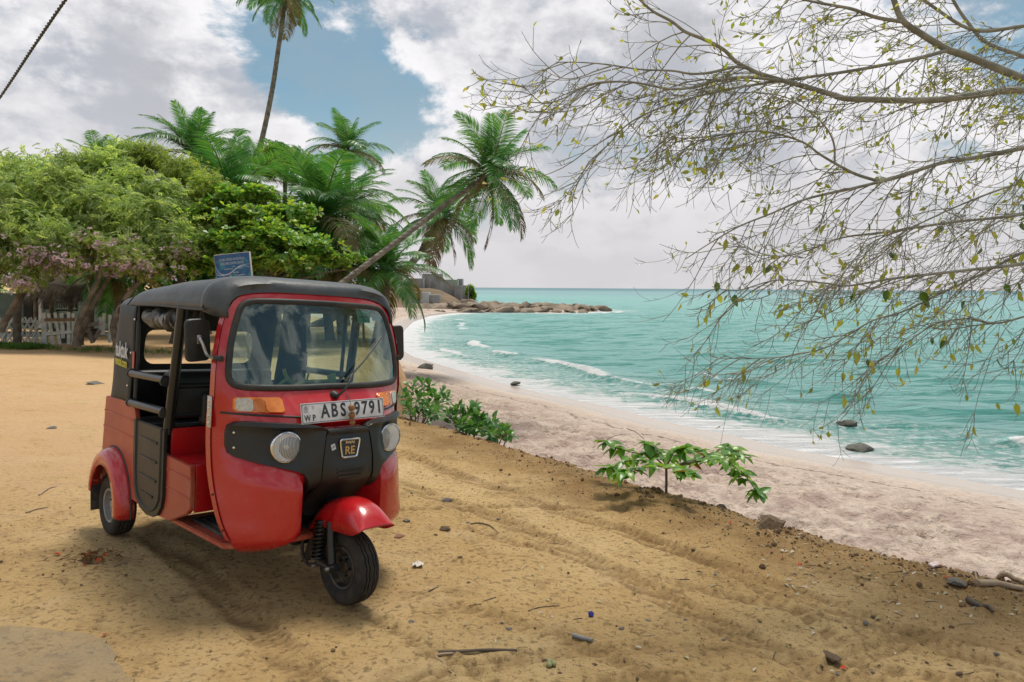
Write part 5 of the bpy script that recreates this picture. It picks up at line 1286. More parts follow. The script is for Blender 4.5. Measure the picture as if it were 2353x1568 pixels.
# pink-flowered trees leaning over the fence
pk = [('leaning tree with pink blossom and the thicker bark, at the gate post', ((270, 795, 21.5), (262, 740, 21.5), (300, 670, 21.6), (355, 618, 21.7), (390, 590, 21.8)), ((210, 590, 70, 30, 21.6), (300, 600, 75, 32, 21.5), (380, 605, 70, 34, 21.8), (430, 575, 50, 30, 22.2))),
      ('pink-blossomed tree leaning in front of the thatched hut', ((175, 795, 21.3), (180, 745, 21.3), (205, 690, 21.4), (228, 640, 21.5), (235, 600, 21.6)), ((150, 600, 55, 28, 21.4), (235, 560, 60, 34, 21.8), (290, 545, 50, 30, 22))),
      ('crooked pink-blossomed tree by the lattice fence in the corner', ((0, 760, 20.8), (38, 690, 20.9), (62, 630, 21), (100, 580, 21.1)), ((25, 560, 45, 30, 21), (110, 585, 50, 30, 21.2), (75, 640, 45, 26, 20.8), (-30, 600, 40, 30, 21)))]
for k, (lab, tr_, cls) in enumerate(pk):
    r_ = empty('pink_flowered_tree', down_to_ground(at(*tr_[0])), lab, 'tree'); cl = [clump(*a) for a in cls]
    limbs(r_, tp(*tr_), .105, .06, [c[0] + Vector((rs.uniform(-.5, .5), rs.uniform(-.4, .4), rs.uniform(-.3, .3))) for c in cl for _ in range(3)], rs, r_b=.03)
    crown('crown', [(c[0], tuple(1.3 * q for q in c[1])) for c in cl], 1500, PIN2, m_feather2, r_, 60 + k); crown('blossoms', [(c[0] + Vector((0, -.35, -.1)), tuple(1.25 * q for q in c[1])) for c in cl], 560, BLO, m_pink, r_, 70 + k, (.7, 1.5), shell=.3)
bm_ = None
t5 = empty('sea_almond_tree', down_to_ground(at(620, 640, 23)), 'spreading sea almond tree with green, yellow and a few orange leaves', 'tree')
cl5 = [clump(*a) for a in ((520, 455, 55, 26, 24), (590, 445, 50, 28, 24.5), (480, 500, 60, 30, 23.5), (560, 505, 75, 34, 23), (640, 500, 60, 30, 23.5), (690, 490, 50, 25, 24), (520, 560, 80, 30, 22.5), (620, 555, 85, 36, 22.5), (710, 560, 70, 34, 23), (760, 590, 55, 26, 23.5), (800, 600, 40, 20, 24), (670, 600, 80, 26, 22.5), (560, 600, 80, 24, 22.5), (460, 610, 60, 22, 22.5))]
limbs(t5, tp((640, 795, 23), (635, 700, 23), (628, 640, 23), (615, 580, 23.2)), .16, .09, [c[0] for c in cl5] + [c[0] + Vector((rs.uniform(-.6, .6), 0, -.3)) for c in cl5], rs, r_b=.04)
crown('crown', cl5, 6400, ROS, m_almond, t5, 5, (.75, 1.2), shell=.35, outward=.35, up=.9); crown('orange_leaves', cl5, 60, rosette(1, .16, .055, .2, 8), m_almond_red, t5, 51, (.8, 1.2), shell=.9)
t6 = empty('broadleaf_tree', down_to_ground(at(660, 400, 33)), 'round-topped broadleaf tree peeping between the palms', 'tree')
cl6 = [clump(*a) for a in ((640, 350, 38, 20, 33), (680, 372, 40, 24, 33), (620, 385, 40, 24, 32.5), (700, 400, 35, 26, 32))]
limbs(t6, tp((660, 790, 33), (655, 600, 33), (655, 450, 33), (655, 400, 33)), .15, .08, [c[0] for c in cl6], rs)
crown('crown', cl6, 1900, SIM, m_almond, t6, 6, (1.3, 2.0))
# darker trees closing the view behind
for k, (lab, cx_, cls) in enumerate((('dense dark tree closing the grove behind the thatched hut', 120, ((-20, 600, 90, 90, 30), (70, 560, 90, 90, 31), (160, 600, 90, 90, 30), (30, 470, 80, 70, 32), (150, 480, 80, 70, 32))),
        ('dense dark bush closing the view at the edge behind the lattice fence', -20, ((-90, 700, 90, 70, 34), (0, 715, 80, 60, 34), (80, 715, 80, 60, 35), (-160, 640, 90, 110, 33))),
        ('dense dark bush low behind the garden house', 210, ((150, 720, 80, 55, 34), (230, 720, 80, 55, 34), (310, 720, 80, 55, 34))),
        ('dense dark tree behind the pink blossom', 320, ((250, 600, 80, 100, 29), (330, 600, 80, 100, 29), (410, 610, 80, 90, 29), (300, 480, 80, 70, 31), (400, 490, 80, 70, 31))),
        ('dense dark tree behind the blue sign', 520, ((480, 620, 80, 90, 29), (560, 630, 80, 80, 28), (500, 530, 70, 70, 30), (590, 550, 70, 60, 30))),
        ('dense dark tree under the middle palms', 700, ((650, 620, 80, 80, 29), (730, 610, 75, 70, 29), (790, 640, 50, 50, 29), (680, 530, 80, 60, 31), (770, 540, 50, 50, 31))))):
    r_ = empty('dark_tree', down_to_ground(at(cx_, 600, 30)), lab, 'tree'); cl = [clump(*a) for a in cls]
    limbs(r_, [r_.location.copy(), r_.location + Vector((.1, 0, 1.2)), r_.location + Vector((0, 0, 2.6))], .16, .1, [c[0] for c in cl], rs)
    crown('crown', cl, 3600, SIM, m_dark, r_, 80 + k, (1.5, 2.4), shell=.25)
r_ = empty('beach_shrub', at(835, 600, 27), 'bright green shrub at the seaward foot of the grove', 'shrub'); r_.location = down_to_ground(at(835, 650, 27))
cl = [clump(*a) for a in ((820, 600, 22, 14, 27), (845, 625, 20, 14, 27))]; limbs(r_, [r_.location.copy(), at(832, 640, 27), at(832, 612, 27)], .05, .02, [c[0] for c in cl], rs, r_b=.02); crown('crown', cl, 420, SIM, m_almond, r_, 95, (1, 1.6))
far_b = empty('seaside_bush', at(1083, 690, 160), 'single green bush beside the ruined building on the far point', 'bush')
cl = [clump(1080, 668, 9, 12, 160), clump(1086, 680, 8, 9, 160)]; limbs(far_b, [far_b.location + Vector((0, 0, -.8)), at(1083, 685, 160), at(1082, 676, 160)], .1, .05, [c[0] for c in cl], rs); crown('crown', cl, 700, SIM, m_almond, far_b, 96, (4, 6))
far_b = empty('dry_bush', at(1086, 700, 156), 'low brown dry bush at the end of the far hillside', 'bush')
cl = [clump(1080, 697, 16, 9, 156)]; limbs(far_b, [far_b.location + Vector((0, 0, -.8)), at(1080, 702, 156), at(1080, 698, 156)], .1, .05, [c[0] for c in cl], rs); crown('crown', cl, 400, SIM, leaf_mat('dry_leaf', [(.12, .08, .05), (.18, .12, .07)], .2), far_b, 97, (3, 5))

# ---- tree overhead: bare hanging twigs and young leaves
m_twig = PM('grey_green_branch_bark', (.31, .305, .255), (.19, .195, .155), 9, .85, bmp=.5, bscale=40, bdist=.01, spec=.2)
m_young = leaf_mat('young_yellow_green_leaf', [(.30, .34, .06), (.40, .42, .10), (.26, .32, .06), (.45, .42, .15)], .5, .45)
m_mature = leaf_mat('mature_hanging_leaf', [(.05, .12, .025), (.08, .16, .03), (.12, .20, .035)], .4, .42)
OT = empty('overhanging_tree', (5.6, 4.6, land(5.6, 4.6)), 'overhanging tree with long bare drooping twigs and sparse young leaves', 'tree')
ob = OT.location.copy()
hub = at(2560, 330, 5.4)
OTP = [Vector((0, 0, -.4)), Vector((-.05, .1, 1.3)), Vector((-.20, .3, 2.9)), hub + Vector((.45, .1, -.2)) - ob, hub + Vector((.55, .2, .6)) - ob, hub + Vector((.5, .2, 1.6)) - ob]
bm = bmesh.new(); tapered_trunk(bm, OTP, .22, .09, 14, .3, rings=False)
OTC = [q + ob for q in catmull(OTP, 10)]; obj('trunk', bm, m_twig, OT, 60)
LIMBS = [  # (survey points with distance, radius at start, at end)
    ([(2560, 270, 5.3), (2353, 182, 5.2), (2221, 129, 5.2), (2177, 114, 5.2), (2118, 79, 5.2), (2074, 47, 5.2), (2054, 0, 5.2), (2030, -80, 5.2)], .042, .020),
    ([(2074, 50, 5.2), (2016, 41, 5.1), (1957, 21, 5.0), (1899, 10, 4.9), (1849, 0, 4.8), (1770, -20, 4.7)], .018, .007),
    ([(2177, 116, 5.2), (2118, 132, 5.1), (2045, 147, 5.0), (1957, 163, 4.9), (1869, 176, 4.8), (1781, 188, 4.7), (1676, 205, 4.6), (1588, 226, 4.5), (1500, 255, 4.4), (1440, 288, 4.3), (1400, 330, 4.3), (1355, 370, 4.3)], .018, .003),
    ([(2560, 230, 4.9), (2353, 208, 4.8), (2250, 217, 4.8), (2162, 229, 4.8), (2074, 231, 4.8), (2001, 229, 4.8), (1942, 227, 4.8), (1913, 218, 4.8), (1869, 205, 4.8), (1811, 189, 4.7), (1752, 172, 4.7), (1720, 158, 4.7), (1691, 142, 4.6), (1662, 114, 4.6), (1618, 91, 4.6), (1574, 73, 4.5), (1544, 50, 4.5), (1500, 26, 4.5), (1465, -5, 4.5)], .036, .008),
    ([(1720, 158, 4.7), (1691, 154, 4.6), (1632, 167, 4.5), (1588, 170, 4.5), (1544, 163, 4.4), (1471, 160, 4.4), (1398, 149, 4.3), (1339, 144, 4.3), (1278, 143, 4.2)], .013, .003),
    ([(1800, 187, 4.7), (1720, 178, 4.6), (1647, 185, 4.5), (1603, 199, 4.5), (1544, 205, 4.4), (1471, 192, 4.4), (1427, 188, 4.4), (1369, 191, 4.3), (1325, 208, 4.3), (1295, 226, 4.2), (1260, 237, 4.2), (1237, 232, 4.2), (1199, 193, 4.2)], .013, .0025),
    ([(2560, 300, 5.0), (2353, 340, 4.9), (2250, 361, 4.9), (2162, 375, 4.8), (2074, 404, 4.8), (2030, 416, 4.8), (1957, 434, 4.7), (1899, 446, 4.7), (1840, 462, 4.6), (1770, 492, 4.6), (1700, 520, 4.5), (1630, 560, 4.5), (1575, 596, 4.5)], .026, .003),
    ([(2020, 417, 4.8), (1970, 402, 4.8), (1928, 381, 4.7), (1884, 355, 4.7), (1840, 325, 4.7), (1752, 302, 4.6), (1660, 310, 4.6), (1580, 318, 4.5), (1500, 312, 4.5)], .014, .003),
    ([(1918, 376, 4.7), (1916, 330, 4.7), (1895, 290, 4.6), (1850, 250, 4.6), (1800, 222, 4.6), (1740, 215, 4.5)], .009, .003),
    ([(2600, 440, 5.2), (2353, 492, 5.1), (2187, 511, 5.1), (2041, 533, 5.0), (1932, 547, 5.0), (1859, 575, 5.0), (1780, 590, 4.9), (1690, 560, 4.9)], .020, .003),
    ([(2600, 560, 4.8), (2353, 606, 4.7), (2260, 617, 4.7), (2151, 629, 4.6), (2041, 642, 4.6), (1950, 657, 4.6), (1895, 651, 4.5), (1786, 644, 4.5), (1694, 668, 4.5), (1636, 659, 4.5)], .020, .0025),
    ([(2600, 480, 5.4), (2353, 580, 5.3), (2260, 628, 5.3), (2169, 671, 5.2), (2078, 715, 5.2), (2005, 737, 5.1), (1950, 770, 5.1), (1895, 800, 5.1), (1800, 820, 5.0), (1700, 825, 5.0), (1660, 815, 5.0)], .016, .0025),
    ([(2620, 640, 5.0), (2353, 728, 4.9), (2279, 743, 4.9), (2224, 733, 4.8), (2150, 745, 4.8), (2080, 790, 4.8), (2000, 840, 4.7)], .012, .003),
    ([(2500, 40, 5.6), (2353, 60, 5.5), (2240, 70, 5.5), (2150, 20, 5.5), (2090, -30, 5.5)], .022, .012),
    ([(2560, 200, 5.8), (2353, 130, 5.8), (2270, 100, 5.7), (2230, 60, 5.7), (2190, 0, 5.7), (2170, -60, 5.7)], .024, .012),
    ([(2580, 380, 5.7), (2353, 420, 5.6), (2210, 470, 5.6), (2100, 520, 5.5), (2000, 560, 5.5), (1930, 640, 5.4), (1880, 720, 5.4)], .016, .003),
]
rt = random.Random(21)
LV, LF = [], []           # small twigs, joined
tw_pts = []               # (point, direction, tipness, height in view)
def twig_tube(V, F, c, r0, r1, n):
    fr = frames(c); k0 = len(V); m = len(fr)
    for i, (q, tn, a, b) in enumerate(fr):
        r = r0 + (r1 - r0) * i / (m - 1)
        for j in range(n): V.append(q + a * (r * math.cos(2 * math.pi * j / n)) + b * (r * math.sin(2 * math.pi * j / n)))
    for i in range(m - 1):
        for j in range(n): F.append((k0 + i * n + j, k0 + i * n + (j + 1) % n, k0 + (i + 1) * n + (j + 1) % n, k0 + (i + 1) * n + j))
def grow(start, d, L, r, depth, sag, lift):
    """one twig: runs out, sags, and turns up at its tip; carries shorter side twigs"""
    n = 9 if depth == 0 else 6; q = Vector(start); d = d.normalized(); c = [q.copy()]; wob = Vector((rt.uniform(-1, 1), rt.uniform(-1, 1), rt.uniform(-1, 1))) * .12
    for i in range(n):
        u = (i + 1) / n
        d = (d + Vector((0, 0, -sag * (1 - u * 1.25) / n * 3 + (lift * 3 / n if u > .55 else 0))) + wob / n * 2 + Vector((rt.uniform(-1, 1), rt.uniform(-1, 1), rt.uniform(-1, 1))) * .07).normalized()
        q = q + d * (L / n); c.append(q.copy())
    twig_tube(LV, LF, c, r, .0014, 4 if depth == 0 else 3)
    for i in range(2, n + 1): tw_pts.append((c[i], (c[i] - c[i - 1]).normalized(), i / n, depth))
    if depth < 2:
        k = rt.randint(4, 8) if depth == 0 else rt.randint(1, 3)
        for _ in range(k):
            i = rt.randint(2, n - 1); b = (c[i] - c[i - 1]).normalized(); s = b.cross(Vector((rt.uniform(-1, 1), rt.uniform(-1, 1), rt.uniform(-1, 1)))).normalized()
            grow(c[i], b * .7 + s * .75 + Vector((-.1, 0, -.15)), L * rt.uniform(.18, .5), r * .62, depth + 1, sag * .5, rt.uniform(.1, .5))
for li, (lp, r0, r1) in enumerate(LIMBS):
    P = [at(*q) for q in lp]; root_limb = lp[0][0] >= 2500; skip = 4
    if root_limb:                 # grows out of the trunk
        s0 = min(OTC, key=lambda q: abs(q.z - (P[0].z - .35))); P = [s0, s0.lerp(P[0], .5) + Vector((0, 0, .04))] + P; skip = 14
    c = catmull(P, 6); bm = bmesh.new(); m = len(c)
    tube(bm, [q - ob for q in c], [.82 * (r0 + (r1 - r0) * (i / (m - 1)) ** .8) * (1 + .07 * mnoise.noise(q * 9)) for i, q in enumerate(c)], 10 if r0 > .012 else 7); obj('limb', bm, m_twig, OT, 60)
    acc = 0
    for i in range(skip, m):
        acc += (c[i] - c[i - 1]).length
        step = .070 if r0 > .02 else .060
        while acc > step:
            acc -= step
            u = i / m; b = (c[i] - c[i - 1]).normalized()
            if rt.random() < (.22 if c[i].x > 1.6 else .42): continue
            d = b * rt.uniform(.3, .9) + Vector((rt.uniform(-.75, .15), rt.uniform(-.55, .55), rt.uniform(-.85, .30)))
            grow(c[i], d, rt.uniform(.22, .95) * (.75 + .5 * (1 - u)), rt.uniform(.0030, .0052), 0, rt.uniform(.25, .75), rt.uniform(.15, .6))
    tw_pts.append((c[-1], (c[-1] - c[-2]).normalized(), 1.0, 0))
tw = link('twigs', np_mesh('twigs', np.array([tuple(v - ob) for v in LV]), LF, True), m_twig, OT); tw['kind'] = 'stuff'
# leaves: ovate blades with a folded midrib
def leaf_blade(L=1.0, W=.5, curl=.2, n=5, fold=.12):
    V, F = [], []
    for i in range(n + 1):
        u = i / n; w_ = W * .5 * math.sin(math.pi * u ** .75) ** .8 if 0 < u < 1 else .004; z = -curl * u * u
        V += [(u * L, -w_, z + fold * w_ * 2), (u * L, 0, z), (u * L, w_, z + fold * w_ * 2)]
    for i in range(n):
        k = 3 * i; F += [(k, k + 1, k + 4, k + 3), (k + 1, k + 2, k + 5, k + 4)]
    return V, F
young_me = [np_mesh('leaf', *leaf_blade(1, .46, c_, 5, .16), True) for c_ in (.1, .3)]; [m_.materials.append(m_young) for m_ in young_me]
old_me = [np_mesh('leaf', *leaf_blade(1, .72, c_, 5, .1), True) for c_ in (.15, .35)]; [m_.materials.append(m_mature) for m_ in old_me]
rt.shuffle(tw_pts)
def leaf_pose(q, d, hangp):
    x = (d * (1 - hangp) + Vector((rt.uniform(-.6, .6), rt.uniform(-.6, .6), rt.uniform(-.3, .6) - 1.6 * hangp))).normalized()
    s = x.cross(Vector((rt.uniform(-1, 1), rt.uniform(-1, 1), rt.uniform(-1, 1)))).normalized(); n_ = x.cross(s)
    return Matrix(((x.x, s.x, n_.x, q.x), (x.y, s.y, n_.y, q.y), (x.z, s.z, n_.z, q.z), (0, 0, 0, 1)))
def in_view(q):
    dd_ = q - Vector((0, 0, CAM_H)); return dd_.y > .5 and -.72 < dd_.x / dd_.y < .72 and dd_.z / dd_.y < .42
cnt = 0; rest_v, rest_f = [], []; lim = {0: 0, 1: 0}
bv, bf = leaf_blade(1, .46, .2, 3, .16)
for q, d, u, dep in tw_pts:
    if not in_view(q): continue
    hgt = (q.z - CAM_H) / q.y
    old = hgt < .12 and rt.random() < .55
    pr_ = (.11 if u > .7 else .028) if not old else .030
    if rt.random() > pr_ * (1.4 if hgt > .12 else .8): continue
    Lf = rt.uniform(.026, .054) if not old else rt.uniform(.05, .085)
    mt_ = leaf_pose(q, d, .15 if not old else .75) @ Matrix.Scale(Lf, 4)
    if cnt < 298:
        o = link('leaf', rt.choice(old_me if old else young_me), None, OT); o.matrix_local = Matrix.Translation(-ob) @ mt_; cnt += 1
    else:
        k = len(rest_v); rest_v += [mt_ @ Vector(v) - ob for v in bv]; rest_f += [tuple(i + k for i in f) for f in bf]
if rest_v:
    o = link('leaves', np_mesh('leaves', [tuple(v) for v in rest_v], rest_f, True), m_young, OT); o['kind'] = 'stuff'
# ================================================================== FENCE, HUT, SIGN, CABLE, SHRUBS, LITTER
def gp(px, py):
    d = ray(px, py); z = 0.0
    for _ in range(7):
        tt = (z - CAM_H) / d.z; P = Vector((0, 0, CAM_H)) + d * tt; z = .5 * z + .5 * dz(P.x, P.y)
    P.z = dz(P.x, P.y); return P
rp = random.Random(99)
# ---- twisted overhead cable
m_cable = PM('dark_cable_sheath', (.035, .040, .036), (.02, .022, .02), 8, .5)
cpts = catmull([at(420, -380, 2.9), at(270, -165, 3.5), at(150, 0, 4.05), at(74, 112, 4.55), at(0, 224, 5.15), at(-90, 350, 6.1), at(-260, 560, 8.5)], 40)
cb_ = empty('overhead_cable', cpts[0], 'dark twisted overhead cable crossing the upper corner of the sky', 'cable')
fr = frames(cpts); ln_ = 0; hel = ([], [])
for i, (q, tn, a, b) in enumerate(fr):
    if i: ln_ += (q - fr[i - 1][0]).length
    ph_ = ln_ / .085 * 2 * math.pi
    for k in (0, 1): hel[k].append(q + (a * math.cos(ph_ + k * math.pi) + b * math.sin(ph_ + k * math.pi)) * .0050 - cpts[0])
for k in (0, 1):
    bm = bmesh.new(); tube(bm, hel[k], .0052, 7); obj('strand', bm, m_cable, cb_, 60)

# ---- fence and gate
m_lath = PM('weathered_white_lath', (.58, .58, .53), (.40, .41, .37), 6, .85, bmp=.4, bscale=30, bdist=.01)
m_rail = PM('brown_rail', (.24, .15, .075), (.16, .10, .05), 5, .85)
m_oldwood = PM('grey_weathered_wood', (.20, .17, .13), (.12, .10, .08), 7, .9, bmp=.4, bscale=25, bdist=.02)
def plank(parent, name, a, b, w_, th=.02, mat=m_lath, base=None):
    a, b = Vector(a), Vector(b); ax = (b - a); L = ax.length; z = ax.normalized(); y = Vector((0, 1, 0)); x = y.cross(z).normalized(); y = z.cross(x)
    bm = bmesh.new(); box(bm, (0, 0, 0), (w_, th, L), .004, seg=1)
    M3 = Matrix(((x.x, y.x, z.x), (x.y, y.y, z.y), (x.z, y.z, z.z))).to_4x4()
    o = obj(name, bm, mat, parent, 30); o.matrix_local = Matrix.Translation((a + b) / 2 - base) @ M3; return o
FY = 22.5
def fpt(zx, zy, dY=0.0): return at(zx * .12207, 660.6 + zy * .12207, FY + dY)
fl_ = empty('lattice_fence', fpt(400, 1090), 'white criss-cross lattice fence of thin laths in the corner', 'fence'); fb = fl_.location.copy()
for zy in (650, 915): plank(fl_, 'rail', fpt(-260, zy + rp.uniform(-6, 6)), fpt(815, zy - 10), .09, .03, base=fb)
for zx in (-200, 100, 385, 690): plank(fl_, 'post', fpt(zx, 640), fpt(zx - 12, 1110), .10, .05, base=fb)
for k in range(9):
    x0 = -240 + 118 * k; plank(fl_, 'lath', fpt(x0 + rp.uniform(-10, 10), 575 + rp.uniform(-20, 25), -.05), fpt(x0 + 250 + rp.uniform(-15, 15), 1085 + rp.uniform(-25, 20), -.05), .055, .014, base=fb) if x0 < 600 else None
    x0 = -120 + 112 * k; plank(fl_, 'lath', fpt(x0 + 10 + rp.uniform(-10, 10), 575 + rp.uniform(-20, 25), -.08), fpt(x0 - 230 + rp.uniform(-15, 15), 1085 + rp.uniform(-25, 20), -.08), .05, .014, base=fb) if x0 < 800 else None
gt = empty('picket_gate', fpt(1150, 1080), 'leaning white picket gate beside the lattice fence', 'gate'); gb_ = gt.location.copy()
plank(gt, 'post', fpt(835, 480), fpt(850, 1100), .16, .10, base=gb_)
for xa, ya, xb, yb, w_ in ((915, 490, 1000, 1080, .10), (1035, 475, 1130, 1075, .10), (1160, 485, 1190, 960, .12), (1295, 465, 1295, 1075, .11), (1378, 485, 1372, 1065, .09), (1415, 590, 1485, 1080, .11)):
    plank(gt, 'picket', fpt(xa, ya, -.05), fpt(xb, yb, -.05), w_, .025, base=gb_)
plank(gt, 'rail', fpt(840, 612, -.1), fpt(1400, 606, -.1), .09, .04, m_rail, gb_); plank(gt, 'rail', fpt(845, 880, -.1), fpt(1440, 830, -.1), .10, .03, base=gb_); plank(gt, 'rail', fpt(850, 655, -.02), fpt(1400, 640, -.02), .08, .03, base=gb_)
m_tin = PM('rusty_grey_tin', (.22, .22, .20), (.14, .12, .10), 3, .7, bmp=.6, bscale=12, bdist=.03)
tn_ = empty('tin_sheet', fpt(1250, 1080, .5), 'grey corrugated tin sheet standing behind the gate pickets', 'tin sheet'); bm = bmesh.new()
a, b = fpt(1120, 500, .5), fpt(1420, 1060, .5); n_ = 40
loft(bm, [[Vector((a.x + (b.x - a.x) * i / n_, a.y + .02 * math.sin(i * 1.25), z)) - tn_.location for i in range(n_ + 1)] for z in (a.z, b.z)]); obj('sheet', bm, m_tin, tn_, 60)
f2 = empty('picket_fence', fpt(2000, 1050), 'short run of white pickets between the leaning trunk and the rickshaw', 'fence'); b2 = f2.location.copy()
for xa, ya, xb, yb in ((1895, 560, 1890, 900), (1962, 490, 1945, 900), (2072, 515, 2066, 1040), (2190, 520, 2180, 1030), (2330, 530, 2325, 1030)): plank(f2, 'picket', fpt(xa, ya, -.05), fpt(xb, yb, -.05), .10, .025, base=b2)
for zy in (655, 890): plank(f2, 'rail', fpt(1840, zy - 15), fpt(2400, zy + 25), .07, .03, m_oldwood if zy < 700 else m_lath, b2)
for k, (xa, ya, xb, yb, lab) in enumerate(((1500, 830, 1800, 1000, 'weathered plank leaning low against the gate end'), (1640, 700, 1745, 1050, 'steep weathered plank propped beside the leaning trunk'), (1600, 715, 1860, 680, 'short weathered plank nailed level next to the leaning trunk'), (1880, 800, 1790, 960, 'pale weathered plank slanting under the picket rail'))):
    o = empty('loose_plank', fpt(xb, yb), lab, 'plank', 'loose planks by the fence'); plank(o, 'board', fpt(xa, ya, -.2 - .05 * k), fpt(xb, yb, -.2 - .05 * k), .12, .03, m_oldwood, o.location)

# ---- thatched hut and house behind the fence
m_thatch = PM('dark_thatch', (.17, .135, .095), (.10, .08, .06), 8, .95, bmp=1, bscale=30, bdist=.08)
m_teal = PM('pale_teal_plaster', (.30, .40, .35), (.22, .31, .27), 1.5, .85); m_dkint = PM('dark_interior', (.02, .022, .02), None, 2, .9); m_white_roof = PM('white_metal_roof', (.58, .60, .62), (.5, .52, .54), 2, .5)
def h6(zx, zy, Y): return at(zx * .2198, 517 + zy * .2198, Y)
hut = empty('thatched_hut', h6(600, 1000, 25), 'small open hut with dark thatched roof behind the fence', 'hut'); hb_ = hut.location.copy()
for zx, lean in ((375, 5), (540, 0), (735, -35), (960, 0)):
    bm = bmesh.new(); c = catmull([h6(zx + lean, 540, 24.6), h6(zx + lean * .2, 720, 24.6), h6(zx, 860, 24.6), h6(zx + lean * .3, 1080, 24.6)], 5); tube(bm, [q - hb_ for q in c], .075, 8); obj('post', bm, m_bark, hut, 60)
ridge = [h6(420, 470, 26.2), h6(920, 500, 26.2)]; eav = [h6(330, 640, 24.2), h6(1040, 720, 24.2)]; bkv = [h6(330, 600, 28), h6(1040, 640, 28)]
bm = bmesh.new(); loft(bm, [[q - hb_ for q in catmull([e0, e0.lerp(e1, .5) + Vector((0, 0, .12)), e1], 6)] for e0, e1 in ((eav[0], eav[1]), (eav[0].lerp(ridge[0], .5) + Vector((0, 0, .1)), eav[1].lerp(ridge[1], .5) + Vector((0, 0, .1))), (ridge[0], ridge[1]), (bkv[0], bkv[1]))])
ro = obj('roof', bm, m_thatch, hut, 60); s_ = ro.modifiers.new('thick', 'SOLIDIFY'); s_.thickness = .12
V, F = [], []
for k in range(1500):      # straw ends
    u, v = rp.random(), rp.random() ** 2; q = eav[0].lerp(eav[1], u).lerp(ridge[0].lerp(ridge[1], u), v * .9) + Vector((0, -.05, .08)); d = Vector((rp.uniform(-.15, .15), -.25 - .3 * rp.random(), -.5 - .35 * rp.random())) * rp.uniform(.5, 1.0); s2 = Vector((.012, 0, 0)); k0 = len(V)
    V += [q - s2 - hb_, q + s2 - hb_, q + d + s2 * .3 - hb_, q + d - s2 * .3 - hb_]; F.append((k0, k0 + 1, k0 + 2, k0 + 3))
o = link('straw', np_mesh('straw', [tuple(v) for v in V], F), m_thatch, hut); o['kind'] = 'stuff'
hs = empty('garden_house', h6(600, 1000, 29), 'pale teal house with a railed veranda behind the thatched hut', 'house'); hsb = hs.location.copy()
def hbox(name, x0, x1, y0, y1, Y, dp, mat, par=None):
    a, b = h6(x0, y1, Y), h6(x1, y0, Y); bm = bmesh.new(); box(bm, Vector(((a.x + b.x) / 2, Y + dp / 2, (a.z + b.z) / 2)) - hsb, (b.x - a.x, dp, b.z - a.z), .01, seg=1); return obj(name, bm, mat, par or hs, 30)
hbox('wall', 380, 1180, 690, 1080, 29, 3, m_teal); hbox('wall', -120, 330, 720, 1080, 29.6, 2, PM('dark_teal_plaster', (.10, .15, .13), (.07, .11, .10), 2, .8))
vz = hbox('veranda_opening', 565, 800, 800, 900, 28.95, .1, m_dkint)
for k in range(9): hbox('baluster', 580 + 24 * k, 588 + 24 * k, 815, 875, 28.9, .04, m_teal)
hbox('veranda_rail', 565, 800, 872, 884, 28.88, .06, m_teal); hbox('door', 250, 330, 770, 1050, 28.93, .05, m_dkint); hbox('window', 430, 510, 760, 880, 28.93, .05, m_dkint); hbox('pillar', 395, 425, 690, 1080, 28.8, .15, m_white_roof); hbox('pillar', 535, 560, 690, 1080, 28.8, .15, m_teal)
bm = bmesh.new()
for (x0, x1, y0, y1) in ((-200, 300, 500, 560),):
    a, b, c, d = h6(x0, y1, 26.5), h6(x1, y1, 26.5), h6(x1 - 30, y0, 29), h6(x0, y0, 29); loft(bm, [[a - hsb, b - hsb], [d - hsb, c - hsb]])
ro = obj('roof', bm, m_white_roof, hs); s_ = ro.modifiers.new('thick', 'SOLIDIFY'); s_.thickness = .05
bm = bmesh.new(); a, b, c, d = h6(640, 455, 27), h6(850, 450, 27), h6(800, 400, 29.5), h6(660, 405, 29.5); loft(bm, [[a - hsb, b - hsb], [d - hsb, c - hsb]]); ro = obj('roof', bm, m_white_roof, hs); s_ = ro.modifiers.new('thick', 'SOLIDIFY'); s_.thickness = .05

# ---- blue diving sign
m_sblue, t, p = mat_new('printed_blue_board')
co = coords(t); sx_ = N(t, 'ShaderNodeSeparateXYZ'); t.links.new(co, sx_.inputs[0])
c_ = mix_col(t, map_range(t, noise(t, co, 1.6, 3), .35, .65, 0, 1), (.004, .10, .24), (.006, .035, .17)); c_ = mix_col(t, map_range(t, noise(t, co, 2.7, 2), .52, .7, 0, .8), c_, (.01, .24, .30))
t.links.new(c_, p.inputs['Base Color']); p.inputs['Roughness'].default_value = .35
m_swoosh = PM('pale_print', (.42, .52, .60), (.3, .42, .5), 8, .5); m_print = PM('grey_blue_print', (.30, .36, .44), (.24, .30, .38), 20, .5); m_wframe = PM('white_board_edge', (.62, .58, .55), (.5, .46, .43), 5, .7)
SY = 20.5; s0, s1, s2, s3 = at(495.5, 650, SY), at(574, 650, SY - .15), at(577.5, 578, SY - .15), at(495, 586.5, SY)
sg_ = empty('diving_sign', Vector(((s0.x + s1.x) / 2, SY, gz(s0.x, SY))), 'blue printed diving centre sign board standing behind the rickshaw roof', 'sign')
ex = (s1 - s0); Wd = (s2 - s3).length; ex = Vector((s2.x - s3.x, s2.y - s3.y, 0)).normalized(); ht = 1.02
sroll = math.atan2(s2.z - s3.z, (s2 - s3).xy.length)
ctr = (s3 + s2) / 2 - Vector((0, 0, ht / 2)); Msg = Matrix.Translation(ctr - sg_.location) @ Matrix(((ex.x, 0, ex.y, 0), (ex.y, 0, -ex.x, 0), (0, 1, 0, 0), (0, 0, 0, 1)))
Msg = Msg @ Matrix.Rotation(sroll, 4, 'Z')
bm = bmesh.new(); box(bm, (0, 0, -.02), (Wd, ht, .05), .004); bd_ = obj('board', bm, m_wframe, sg_, 30); bd_.matrix_local = Msg
